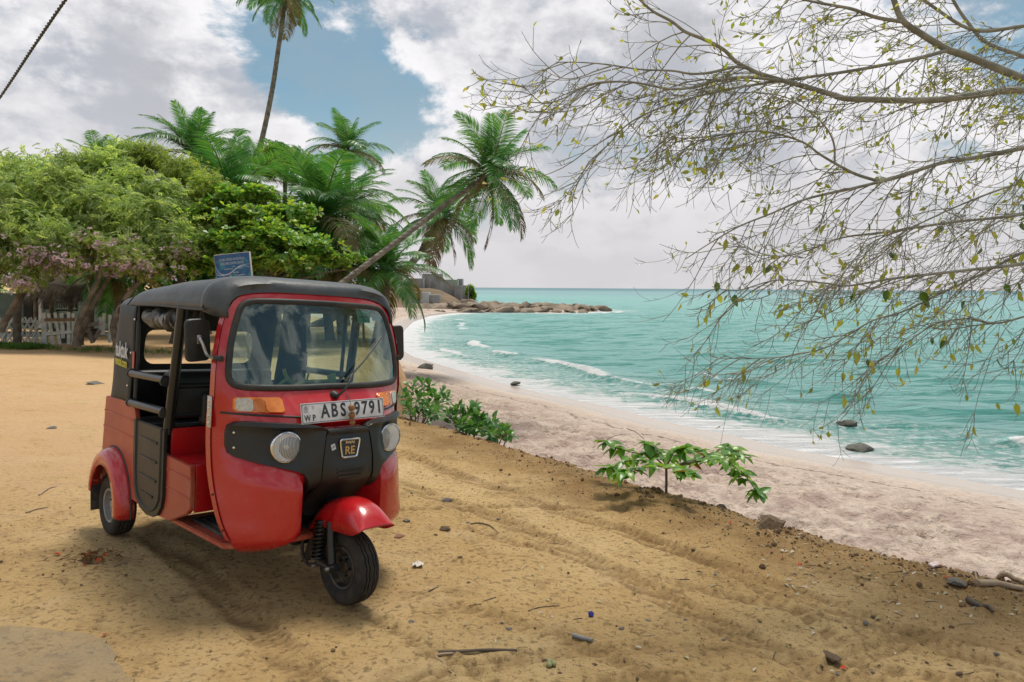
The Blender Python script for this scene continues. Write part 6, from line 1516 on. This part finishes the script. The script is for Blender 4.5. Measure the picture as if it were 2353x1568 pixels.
bm = bmesh.new(); box(bm, (-.008, 0, .007), (Wd - .035, ht - .03, .006)); pn = obj('printed_face', bm, m_sblue, bd_, 30)
def st(s, size, x, y, xs, mat=m_print, bold=.002): text_obj('sign_letters', s, size, mat, bd_, Matrix.Translation((x, y, .0115)), .001, xs=xs, bold=bold)
kx = Wd / .99
st('SCUBA DIVING IN NILWELLA', .098, -.01, .345, .55 * kx); st('NEGOMBO DIVING CENTER', .098, -.01, .235, .52 * kx); st('PADI', .035, .02, .14, .8); st('professional scuba', .045, -.14, .085, .8); st('diving instructors', .045, .17, .085, .75)
st('We Offer', .052, .07, -.03, .8, m_swoosh, .001); st('01 - snorkeling Tour', .048, .20, -.11, .75, m_swoosh, .001); st('02 - Scuba Diving', .048, .18, -.19, .75, m_swoosh, .001); st('03 - boat Tour', .048, .16, -.27, .75, m_swoosh, .001)
bm = bmesh.new()
for pts_, w0 in (([(-.47, .21), (-.44, .06), (-.36, -.03), (-.25, -.07), (-.12, -.05), (.0, .02), (.15, .12), (.30, .165), (.46, .17)], .013), ([(-.47, .0), (-.42, -.06), (-.30, -.085), (-.18, -.065), (-.08, -.03)], .010), ([(.05, .06), (.2, .12), (.33, .125), (.46, .08)], .007)):
    c = catmull([(a * kx, b, .012) for a, b in pts_], 8); tube(bm, c, [w0 * math.sin(math.pi * (i + 1) / (len(c) + 1)) + .002 for i in range(len(c))], 6, flat=1.0)
for v in bm.verts: v.co.z = .0105 + (v.co.z - .012) * .05
obj('swoosh', bm, m_swoosh, bd_)
for cx_, cy_, s in ((-.30, -.28, .14), (-.10, -.25, .17)):
    bm = bmesh.new(); pts_ = [(0, 1.15), (.85, .1), (.7, -.9), (-.7, -.9), (-.85, .1)]; a = [bm.verts.new((cx_ + x * s * .8, cy_ + y * s, .0115)) for x, y in pts_]; bm.faces.new(a); pic = obj('picture_panel', bm, PM('photo_print', (.20, .32, .42), (.05, .16, .20), 9, .5), bd_)
    bm = bmesh.new(); box(bm, (cx_, cy_ + s * 1.1, .013), (.016, .05, .004)); obj('peg', bm, PM('red_print', (.5, .05, .06), None, 5, .5), pic)
for sx2 in (-.33, .42):
    bm = bmesh.new(); top_ = (Msg @ Vector((sx2, ht / 2 + .04, -.05))); tube(bm, [Vector((top_.x, top_.y, -.1)), top_], .035, 8); obj('post', bm, m_oldwood, sg_, 60)

# ---- shrubs on the bank
m_shrub = leaf_mat('glossy_bank_leaf', [(0.048, 0.16, 0.04), (0.08, 0.224, 0.048), (0.112, 0.272, 0.064), (0.16, 0.32, 0.096)], .3, .32, .5); m_shrub_y = leaf_mat('glossy_bright_leaf', [(0.068, 0.203, 0.027), (0.108, 0.284, 0.034), (0.176, 0.365, 0.041), (0.243, 0.419, 0.054)], .38, .3, .5); m_shrub_o = leaf_mat('ageing_leaf', [(.40, .28, .04), (.35, .16, .04), (.3, .3, .05)], .3, .5)
obl = [np_mesh('leaf', *leaf_blade(1, .62, c_, 5, .12)) for c_ in (.12, .35)]; [m_.materials.append(m_shrub) for m_ in obl]
obl2 = [np_mesh('leaf', *leaf_blade(1, .50, c_, 5, .14)) for c_ in (.12, .30, .55)]; [m_.materials.append(m_shrub_y) for m_ in obl2]
obl3 = [np_mesh('leaf', *leaf_blade(1, .50, .3, 5, .14))]; obl3[0].materials.append(m_shrub_o)
m_stem = PM('brown_stem', (.16, .115, .075), (.10, .075, .05), 9, .85)
def leaf_obj(parent, q, x, L, mesh, roll=None):
    x = x.normalized(); u = Vector((rp.uniform(-.5, .5), rp.uniform(-.5, .5), 1)); s = u.cross(x).normalized(); n_ = x.cross(s)
    o = link('leaf', mesh, None, parent); o.matrix_local = Matrix(((x.x, s.x, n_.x, q.x), (x.y, s.y, n_.y, q.y), (x.z, s.z, n_.z, q.z), (0, 0, 0, 1))) @ Matrix.Scale(L, 4); return o
def bank_shrub(lab, basep, tips, nleaf, L):
    root = empty('bank_shrub', basep, lab, 'shrub', 'shrubs on the bank'); per = nleaf // len(tips)
    for T in tips:
        T = T - basep; m1 = T * .4 + Vector((rp.uniform(-.1, .1), rp.uniform(-.1, .1), .12)); c = catmull([Vector((0, 0, 0)), m1, T * .75 + Vector((0, 0, .08)), T], 6); bm = bmesh.new(); tube(bm, c, [.011 * (1 - .75 * i / (len(c) - 1)) for i in range(len(c))], 6); obj('stem', bm, m_stem, root, 60)
        n = len(c)
        for k in range(per):
            u = .35 + .65 * (k / per) ** .8; i = min(n - 2, int(u * (n - 1))); q = c[i].lerp(c[i + 1], rp.random()); b = (c[i + 1] - c[i]).normalized(); a = k * 2.4 + rp.uniform(-.3, .3)
            s = b.orthogonal().normalized(); s2 = b.cross(s); off = s * math.cos(a) + s2 * math.sin(a); q = q + off * rp.uniform(.0, .06)
            leaf_obj(root, q, b * .55 + off * .8 + Vector((0, 0, .25)), L * rp.uniform(.75, 1.2), rp.choice(obl))
def bank_pt(px, py, Y): P = at(px, py, Y); P.z = min(P.z, dz(P.x, P.y) if True else P.z); return P
bank_shrub('dense round-leaved shrub on the bank right behind the rickshaw headlight', bank_pt(960, 950, 11.6), [at(a, b, y) for a, b, y in ((925, 905, 11.3), (945, 880, 11.6), (972, 872, 11.8), (990, 880, 11.9), (1000, 905, 11.5), (1025, 900, 12), (1032, 912, 11.4), (1015, 935, 11.2), (965, 915, 11.0), (935, 935, 10.9), (985, 935, 10.9), (1005, 950, 10.7))], 297, .115)
bank_shrub('dense round-leaved shrub in the middle of the bank row', bank_pt(1075, 985, 10.4), [at(a, b, y) for a, b, y in ((1028, 955, 10.5), (1050, 935, 10.6), (1075, 945, 10.6), (1092, 935, 10.7), (1100, 955, 10.4), (1115, 965, 10.4), (1060, 975, 10.0), (1085, 980, 9.9), (1110, 985, 9.9))], 261, .115)
bank_shrub('small sparse round-leaved shrub at the end of the bank row', bank_pt(1140, 1010, 9.7), [at(a, b, y) for a, b, y in ((1118, 985, 9.8), (1130, 968, 9.9), (1148, 985, 9.7), (1165, 985, 9.6), (1172, 1000, 9.4), (1135, 1000, 9.4))], 102, .11)
# young sea almond with flat tiers of big leaves
SYD = 6.85
sab = at(1530, 1140, SYD); sab.z = min(sab.z, dz(sab.x, sab.y)) - .05
sa = empty('young_sea_almond', sab, 'young sea almond shrub with big glossy leaves growing from the bank edge', 'shrub')
fork = at(1531, 1076, SYD) - sab
bm = bmesh.new(); tube(bm, [Vector((0, 0, -.1)), fork * .5 + Vector((.004, 0, 0)), fork], [.016, .013, .012], 8); obj('trunk', bm, m_stem, sa, 60)
BR = [((1495, 1062, 6.8), (1450, 1058, 6.7), (1410, 1072, 6.6), (1398, 1078, 6.6)), ((1500, 1050, 7.0), (1455, 1040, 7.05), (1415, 1030, 7.1), (1390, 1015, 7.1)), ((1520, 1050, 6.9), (1500, 1030, 7.0), (1485, 1022, 7.0)), ((1545, 1045, 6.7), (1560, 1032, 6.65), (1575, 1030, 6.6)), ((1580, 1062, 6.8), (1630, 1052, 6.8), (1680, 1045, 6.85), (1712, 1052, 6.9)),
      ((1600, 1062, 6.6), (1660, 1060, 6.5), (1705, 1085, 6.45), (1735, 1125, 6.45), (1745, 1135, 6.45)), ((1555, 1075, 6.4), (1575, 1085, 6.2), (1580, 1090, 6.15)), ((1500, 1070, 6.5), (1460, 1082, 6.35), (1425, 1088, 6.3)), ((1620, 1050, 7.1), (1665, 1030, 7.2), (1690, 1040, 7.2)), ((1640, 1060, 6.7), (1690, 1075, 6.6), (1700, 1100, 6.6)), ((1540, 1050, 7.1), (1590, 1040, 7.2), (1610, 1035, 7.2))]
nl = 0
for br in BR:
    c = catmull([fork] + [at(*q) - sab for q in br], 6); bm = bmesh.new(); tube(bm, c, [.009 * (1 - .75 * i / (len(c) - 1)) for i in range(len(c))], 6); obj('branch', bm, m_stem, sa, 60)
    n = len(c); spots = [n - 1] + list(range(n - 4, 5, -3))
    for s_i, i in enumerate(spots):
        q = c[i]; k = rp.randint(7, 9) if s_i == 0 else rp.randint(4, 6)
        for j in range(k):
            a = 2 * math.pi * j / k + rp.uniform(-.4, .4); x = Vector((math.cos(a), math.sin(a), rp.uniform(-.55, .5)))
            leaf_obj(sa, q + Vector((rp.uniform(-.01, .01), rp.uniform(-.01, .01), rp.uniform(-.01, .02))), x, rp.uniform(.09, .155), rp.choice(obl3) if rp.random() < .035 else rp.choice(obl2)); nl += 1
for q0, q1 in (((1440, 1000, 6.9), (1395, 1010, 7.1)), ((1480, 1010, 7.0), (1440, 985, 7.0)), ((1700, 1030, 7), (1690, 1060, 6.9))):
    bm = bmesh.new(); tube(bm, catmull([at(*q1) - sab, (at(*q0) - sab).lerp(at(*q1) - sab, .5) + Vector((0, 0, .02)), at(*q0) - sab], 4), .003, 5); obj('twig', bm, m_stem, sa, 60)

# ---- boulder, stones
m_stone = PM('grey_stone', (.20, .18, .15), (.12, .11, .095), 6, .9, bmp=.5, bscale=30, bdist=.02); m_earthrock = PM('earthy_boulder', (.22, .15, .085), (.14, .095, .055), 5, .95, bmp=.7, bscale=18, bdist=.04); m_brick = PM('broken_brick', (.30, .15, .09), (.22, .10, .065), 8, .9, bmp=.4, bscale=40, bdist=.01)
def stone(px, py, size, lab, name='stone', mat=m_stone, cat='stone', group=None, flat=(1.2, 1, .7)):
    P = gp(px, py); o = link(name, rock_mesh(name, px * .013 + py * .007, 2), mat); o.location = P + Vector((0, 0, size * flat[2] * .22)); o.scale = tuple(size * f for f in flat); o.rotation_euler = (rp.uniform(-.2, .2), rp.uniform(-.2, .2), rp.uniform(0, 6.3)); return tag(o, lab, cat, group)
stone(1766, 1207, .125, 'large earthy boulder resting on the rim of the dirt bank', 'boulder', m_earthrock, 'boulder', flat=(1.05, .9, .85))
stone(1655, 1164, .05, 'small earthy rock on the rim beside the young shrub', 'rock', m_earthrock, 'rock')
stone(1026, 1150, .042, 'dark squarish stone lying alone on the dirt beyond the front mudguard', mat=m_stone); stone(1022, 1217, .040, 'brown clod-like stone between the twig and the front wheel', mat=m_earthrock); stone(916, 1234, .045, 'flat reddish piece of broken brick beside the front wheel', 'brick_fragment', m_brick, 'brick', flat=(1.4, .8, .5))
stone(934, 1198, .03, 'small blue-grey stone near the broken brick', mat=m_stone); stone(2200, 1342, .055, 'rounded grey stone among the driftwood litter', mat=m_stone); stone(1910, 1512, .045, 'grey clod-like stone half sunk at the end of a tyre rut', mat=m_earthrock)
stone(1213, 1535, .0, '', mat=m_stone) if False else None
for k in range(46):
    while True:
        px, py = rp.uniform(930, 2330), rp.uniform(1080, 1560)
        if py > 1010 + (px - 1150) * .29 + 20 and py > 1090: break
    stone(px, py, rp.uniform(.008, .018), 'pebble lying on the tan dirt', 'pebble', rp.choice((m_stone, m_earthrock)), 'pebble', 'pebbles on the dirt')
# ---- sticks and driftwood
m_pale = PM('pale_driftwood', (.42, .32, .21), (.30, .22, .14), 8, .85, bmp=.4, bscale=30, bdist=.01); m_dkstick = PM('dark_stick', (.07, .055, .042), (.12, .09, .06), 12, .85); m_greywood = PM('silvery_wood', (.30, .31, .31), (.20, .20, .19), 10, .8)
def stick(pts, r, lab, mat=m_pale, name='stick', cat='stick', group=None, lift=0.0, taper=.6):
    P = [gp(a, b) + Vector((0, 0, r * .8 + lift + (q[0] if q else 0))) for a, b, *q in pts]; base = P[0].copy(); root_me = bmesh.new(); c = catmull([q - base for q in P], 6); n = len(c)
    tube(root_me, c, [r * (1 - taper * i / (n - 1)) * (1 + .12 * mnoise.noise(q * 40)) for i, q in enumerate(c)], 8); o = obj(name, root_me, mat, None, 60); o.location = base; return tag(o, lab, cat, group)
stick([(1008, 1502), (1060, 1500), (1120, 1497), (1188, 1498)], .009, 'long stick, pale at one end and blackened at the other, near the lower edge', m_dkstick, taper=.25)
stick([(1006, 1508), (1030, 1505), (1095, 1503)], .008, 'pale bark strip lying against the blackened stick', m_pale); stick([(1003, 1512), (1015, 1522), (1035, 1545), (1048, 1552)], .006, 'thin pale twig pointing down from the blackened stick', m_pale)
stick([(1316, 1464), (1335, 1470), (1362, 1476)], .013, 'short thick silvery piece of wood with split bark', m_greywood, 'wood_piece', 'wood', taper=.3)
stick([(1082, 1206), (1100, 1203), (1125, 1209), (1143, 1224)], .006, 'curved dark twig on the dirt beyond the front wheel', m_dkstick); stick([(985, 1360), (1000, 1352), (1008, 1350)], .004, 'tiny dark twig near the front wheel track', m_dkstick); stick([(1215, 1405), (1240, 1396), (1285, 1392)], .004, 'thin bent twig in the middle of the dirt', m_dkstick)
stick([(2140, 1284), (2158, 1288), (2182, 1280)], .020, 'pale curved log end on the rim below the forked snag', m_pale, 'driftwood', 'driftwood', 'driftwood on the rim', .0, .35)
stick([(2168, 1278), (2172, 1261, .06), (2180, 1248, .12), (2178, 1238, .15)], .010, 'short forked snag sticking up from the rim', m_dkstick, 'driftwood', 'driftwood', 'driftwood on the rim')
stick([(2250, 1306), (2290, 1321), (2335, 1334), (2352, 1341)], .022, 'upper of the long pale driftwood poles at the edge', m_pale, 'driftwood', 'driftwood', 'driftwood on the rim', .0, .3)
stick([(2245, 1346), (2285, 1344), (2330, 1352), (2350, 1356)], .024, 'thick pale driftwood pole with a forked stub', m_pale, 'driftwood', 'driftwood', 'driftwood on the rim', .0, .3); stick([(2247, 1346), (2242, 1334, .03), (2240, 1328, .05)], .010, 'forked stub rising from the thick driftwood pole', m_pale, 'driftwood', 'driftwood', 'driftwood on the rim')
stick([(2262, 1328), (2300, 1338), (2345, 1350)], .014, 'thin pinkish driftwood pole between two thicker ones', m_pale, 'driftwood', 'driftwood', 'driftwood on the rim')
stick([(2225, 1382), (2250, 1392), (2272, 1400), (2282, 1412)], .020, 'dark mossy chunk of rotten wood', m_dkstick, 'driftwood', 'driftwood', 'driftwood on the rim')
stick([(2348, 1338), (2347, 1316, .12), (2332, 1291, .22), (2312, 1278, .26), (2288, 1270, .28)], .006, 'thin dry bent stalk standing against the sand', m_dkstick, 'dry_stalk', 'stalk')
for k in range(60):
    if k < 34: px = rp.uniform(1750, 2340); py = 1220 + (px - 1750) * .19 + rp.uniform(5, 130)
    else: px = rp.uniform(950, 2300); py = max(1080 + (px - 1150) * .25, 1110) + rp.uniform(0, 380)
    if py > 1562: continue
    a = rp.uniform(0, math.pi); L = rp.uniform(12, 38)
    stick([(px, py), (px + L * .5 * math.cos(a), py + L * .2 * math.sin(a) + rp.uniform(-2, 2)), (px + L * math.cos(a), min(1566, py + L * .4 * math.sin(a)))], rp.uniform(.0018, .004), 'small dry twig scattered on the dirt', rp.choice((m_pale, m_dkstick, m_oldwood)), 'twig', 'twig', 'scattered twigs')
# ---- fallen leaves, petals
m_dryleaf = leaf_mat('bleached_fallen_leaf', [(.52, .46, .36), (.62, .57, .48), (.44, .40, .27), (.55, .52, .36)], .15, .7); m_petal = leaf_mat('red_fallen_petal', [(.55, .06, .02), (.60, .13, .03), (.45, .05, .03)], .2, .6, tint=(1, 1, 1)); m_brleaf = leaf_mat('brown_fallen_leaf', [(.22, .12, .05), (.30, .18, .08), (.18, .10, .05)], .1, .8)
fl_me = {}
for nm, mt_, cur in (('pale', m_dryleaf, (.15, -.2, .35)), ('petal', m_petal, (.2, -.3, .4)), ('brown', m_brleaf, (.2, -.35, .45))):
    fl_me[nm] = []
    for c_ in cur: m2_ = np_mesh('fallen_leaf', *leaf_blade(1, .42 if nm != 'petal' else .7, c_, 5, .3)); m2_.materials.append(mt_); fl_me[nm].append(m2_)
def fallen(px, py, kind, L, lab, group=None, name=None):
    P = gp(px, py); o = link(name or ('fallen_petal' if kind == 'petal' else 'fallen_leaf'), rp.choice(fl_me[kind])); o.location = P + Vector((0, 0, .006 + L * .10)); o.rotation_euler = (rp.uniform(-.5, .5), rp.uniform(-.25, .35), rp.uniform(0, 6.3)); o.scale = (L, L, L); return tag(o, lab, 'petal' if kind == 'petal' else 'leaf', group)
for k in range(110):
    if k < 62: px = rp.uniform(1700, 2345); py = 1230 + (px - 1700) * .17 + abs(rp.gauss(0, 75)) + 10
    else: px = rp.uniform(930, 2340); py = max(1060 + (px - 1150) * .26, 1100) + rp.uniform(10, 420)
    if py > 1560: continue
    fallen(px, py, 'pale', rp.uniform(.022, .045), 'bleached fallen leaf curled on the dirt', 'bleached fallen leaves')
for k in range(70):
    px = rp.uniform(1650, 2345); py = 1180 + (px - 1650) * .20 + abs(rp.gauss(0, 60)) + 8
    fallen(px, py, 'brown', rp.uniform(.025, .05), 'brown fallen leaf along the rim of the dirt bank', 'brown fallen leaves')
for k, (px, py) in enumerate(((1680, 1158), (1675, 1200), (1838, 1295), (1800, 1282), (1990, 1300), (2160, 1255), (2180, 1330), (1660, 1090), (2230, 1290), (2210, 1350), (2030, 1245), (1945, 1535), (240, 1461), (1120, 1010), (1015, 1130), (985, 1022), (880, 1020))):
    fallen(px, py, 'petal', rp.uniform(.026, .04), 'red fallen petal lying on the dirt', 'red fallen petals')
# heap of dead leaves in front of the back wheel
hp_ = gp(212, 1285); hq = empty('leaf_heap', hp_, 'small heap of dead leaves and orange petals beside the back wheel', 'leaf heap')
for k in range(90):
    r_, a = abs(rp.gauss(0, .10)), rp.uniform(0, 6.3); q = Vector((r_ * math.cos(a) * 1.3, r_ * math.sin(a), .012 + .03 * math.exp(-(r_ / .08) ** 2) * rp.random()))
    o = link('dead_leaf', rp.choice(fl_me['petal'] if k % 14 == 0 else fl_me['brown'])); o.parent = hq; o.location = q; L = rp.uniform(.03, .06); o.scale = (L, L * .7, L); o.rotation_euler = (rp.uniform(-.8, .8), rp.uniform(-.6, .6), rp.uniform(0, 6.3))
stick([(185, 1290), (200, 1296), (225, 1298)], .005, 'short dark stick lying beside the leaf heap', m_dkstick); stick([(262, 1303), (280, 1296), (300, 1290)], .006, 'splintered stick near the leaf heap', m_pale)
for (a, b, c, lab) in (((90, 1140), (110, 1125), (130, 1120), 'dry palm strip on the dirt far from the wheel'), ((255, 1065), (268, 1055), (280, 1050), 'curled brown stick just behind the mudguard'), ((60, 1180), (85, 1172), (110, 1168), 'thin dry stick beyond the leaf heap')):
    stick([a, b, c], .008, lab, m_pale)
stone(222, 882, .12, 'pale flat rock on the dirt in front of the fence', mat=m_stone, flat=(1.4, 1, .5)); stone(120, 985, .05, 'grey stone on the bare ground beyond the rickshaw')
# tissue, bottle cap, green nuts
P = gp(960, 1302); bm = bmesh.new(); bmesh.ops.create_grid(bm, x_segments=7, y_segments=7, size=.035)
for v in bm.verts: v.co.z = .018 + .022 * mnoise.noise(v.co * 45); v.co.x += .012 * mnoise.noise(v.co * 60 + Vector((5, 0, 0)))
o = obj('crumpled_tissue', bm, PM('white_tissue', (.66, .62, .56), (.58, .52, .44), 20, .9), None, 60); o.location = P; tag(o, 'crumpled whitish tissue lying on the dirt in front of the wheel', 'tissue'); 
P = gp(1357, 1416); bm = bmesh.new(); lathe(bm, [(.001, .012), (.014, .012), (.016, .009), (.016, 0)], 20); o = obj('bottle_cap', bm, PM('blue_plastic', (.02, .02, .22), None, 4, .4), None, 40); o.location = P + Vector((0, 0, .012)); o.rotation_euler = (.9, .3, .4); tag(o, 'small dark blue bottle cap on the dirt', 'bottle cap')
for k, (dx_, dy_, lab) in enumerate(((0, 0, 'green wild fruit at the front of the trio on the dirt'), (.022, .012, 'green wild fruit to the seaward side of the trio'), (.002, .028, 'green wild fruit at the back of the trio'))):
    P = gp(1262, 1533); bm = bmesh.new(); bmesh.ops.create_icosphere(bm, subdivisions=3, radius=.014); 
    for v in bm.verts: v.co *= 1 + .05 * mnoise.noise(v.co * 120)
    o = obj('green_fruit', bm, PM('green_fruit_skin', (.20, .22, .08), (.28, .27, .13), 60, .6), None, 180); o.location = P + Vector((dx_, dy_, .012)); o.scale = (1, 1.2, .9); tag(o, lab, 'fruit', 'green fruits')
P = gp(2148, 1300); bm = bmesh.new(); box(bm, (0, 0, .012), (.10, .05, .022), .01, seg=3)
for v in bm.verts: v.co.z += .012 * mnoise.noise(v.co * 40)
o = obj('plastic_wrapper', bm, PM('pinkish_white_wrapper', (.62, .55, .52), (.5, .3, .25), 25, .4), None, 60); o.location = P; o.rotation_euler = (0, 0, .5); tag(o, 'pinkish white plastic wrapper among the litter on the rim', 'wrapper')

# ---- crumbs of soil, grit: uncountable
rng = np.random.default_rng(8); n = 9000
u = rng.random(n); px_ = rng.uniform(-3.6, 3.6, n); py_ = rng.uniform(2.3, 9.5, n) 
dd = edge_d(px_, py_); pk_ = (dd < .05) & (rng.random(n) < np.clip(.30 + 1.0 * np_sstep(-1.8, -.1, dd), 0, 1)); px_, py_ = px_[pk_], py_[pk_]; n = len(px_)
bm = bmesh.new(); bmesh.ops.create_icosphere(bm, subdivisions=1, radius=1); tv = np.array([tuple(v.co * (1 + .4 * mnoise.noise(v.co * 2))) for v in bm.verts]); tf = np.array([[v.index for v in f.verts] for f in bm.faces]); bm.free()
sc = np.minimum(.0022 / (rng.random(n) ** .55 + .12), .012) ; pos = np.stack([px_, py_, dirt_z(px_, py_) + sc * .3], 1)
v, f = scatter(tv, tf, pos, rot_mats(rng.normal(size=(n, 3)), rng.random(n) * 6), sc)
tag(link('soil_crumbs', np_mesh('soil_crumbs', v, f, False), PM('soil_crumb', (.20, .125, .06), (.11, .07, .036), 40, .95)), 'loose crumbs of soil and grit over the dirt ground', kind='stuff')
# grass by the lattice fence
n = 5200; gx = rng.uniform(-17.5, -9.5, n); gy = 22.0 + rng.normal(0, .35, n) + .15 * np.sin(gx * 2) - np.where(gx < -14.2, .5, 0) * rng.random(n); keepg = rng.random(n) < np.where(gx < -14.3, 1.0, .06); gx, gy = gx[keepg], gy[keepg]; n = len(gx)
tv, tf = rosette(5, .16, .010, 1.1, 9, .1); nr = np.stack([rng.normal(0, .2, n), rng.normal(0, .2, n), np.ones(n)], 1)
v, f = scatter(tv, tf, np.stack([gx, gy, dirt_z(gx, gy)], 1), rot_mats(nr, rng.random(n) * 6.28), rng.uniform(.5, 1.3, n))
tag(link('grass', np_mesh('grass', v, f), leaf_mat('verge_grass', [(.05, .14, .02), (.09, .20, .03), (.14, .24, .04)], .3)), 'short green grass along the foot of the lattice fence', kind='stuff')

# clods fallen from the lip of the bank, and straw-like litter along the rim: uncountable
n = 3000; t_ = rng.random(n); ex_ = np.interp(t_, np.linspace(0, 1, 13), [3.9, 3.44, 2.94, 2.52, 2.25, 2.02, 1.74, 1.41, 1.04, .62, .13, -1.13, -2.4]); ey_ = np.interp(t_, np.linspace(0, 1, 13), [4.3, 4.73, 5.15, 5.66, 5.87, 6.28, 6.67, 7.09, 7.54, 8.17, 8.85, 10.59, 12.4])
off = -np.abs(rng.normal(0, .40, n)) + .12; cx_ = ex_ + EX * off + rng.normal(0, .05, n); cy_ = ey_ + EY * off + rng.normal(0, .05, n)
keepc = rng.random(n) < .55; ccx, ccy = cx_[keepc], cy_[keepc]; m_ = len(ccx); sc = np.minimum(.005 / (rng.random(m_) ** .6 + .12), .026)
bm = bmesh.new(); bmesh.ops.create_icosphere(bm, subdivisions=1, radius=1); tv = np.array([tuple(v.co * (1 + .45 * mnoise.noise(v.co * 2.2))) for v in bm.verts]); tf = np.array([[v.index for v in f.verts] for f in bm.faces]); bm.free()
v, f = scatter(tv, tf, np.stack([ccx, ccy, dirt_z(ccx, ccy) + sc * .25], 1), rot_mats(rng.normal(size=(m_, 3)), rng.random(m_) * 6), sc)
tag(link('soil_clods', np_mesh('soil_clods', v, f, False), PM('rim_soil_clod', (.17, .10, .046), (.10, .062, .03), 25, .95, bmp=.5, bscale=60, bdist=.01)), 'dark clods of soil crumbled along the lip of the bank', kind='stuff')
n = 2600; lx = np.concatenate([rng.uniform(.4, 3.9, 1900), rng.uniform(-3.4, 2.5, 700)]); ly = np.concatenate([np.zeros(1900), rng.uniform(2.4, 8.0, 700)])
ly[:1900] = np.interp(lx[:1900], [.13, 1.04, 2.02, 2.73, 3.44, 4.2], [8.85, 7.54, 6.28, 5.37, 4.73, 4.0]) - np.abs(rng.normal(0, .55, 1900)) - .03
okk = (edge_d(lx, ly) < 0) & (np.hypot(lx + 1.3, ly - 4.5) > .1); lx, ly = lx[okk], ly[okk]; n = len(lx)
tv = np.array([(-1, -.05, 0), (0, -.06, .06), (1, -.02, .02), (1, .02, .02), (0, .06, .07), (-1, .05, 0)]); tf = np.array([(0, 1, 4, 5), (1, 2, 3, 4)])
v, f = scatter(tv, tf, np.stack([lx, ly, dirt_z(lx, ly) + .006], 1), rot_mats(np.stack([rng.normal(0, .18, n), rng.normal(0, .18, n), np.ones(n)], 1), rng.random(n) * 6.28), rng.uniform(.008, .035, n))
tag(link('dry_litter', np_mesh('dry_litter', v, f), leaf_mat('dry_straw', [(.30, .22, .12), (.20, .14, .075), (.42, .34, .21), (.14, .095, .05), (.50, .43, .30)], .1, .8)), 'fine dry straw and leaf litter strewn over the dirt along the rim', kind='stuff')
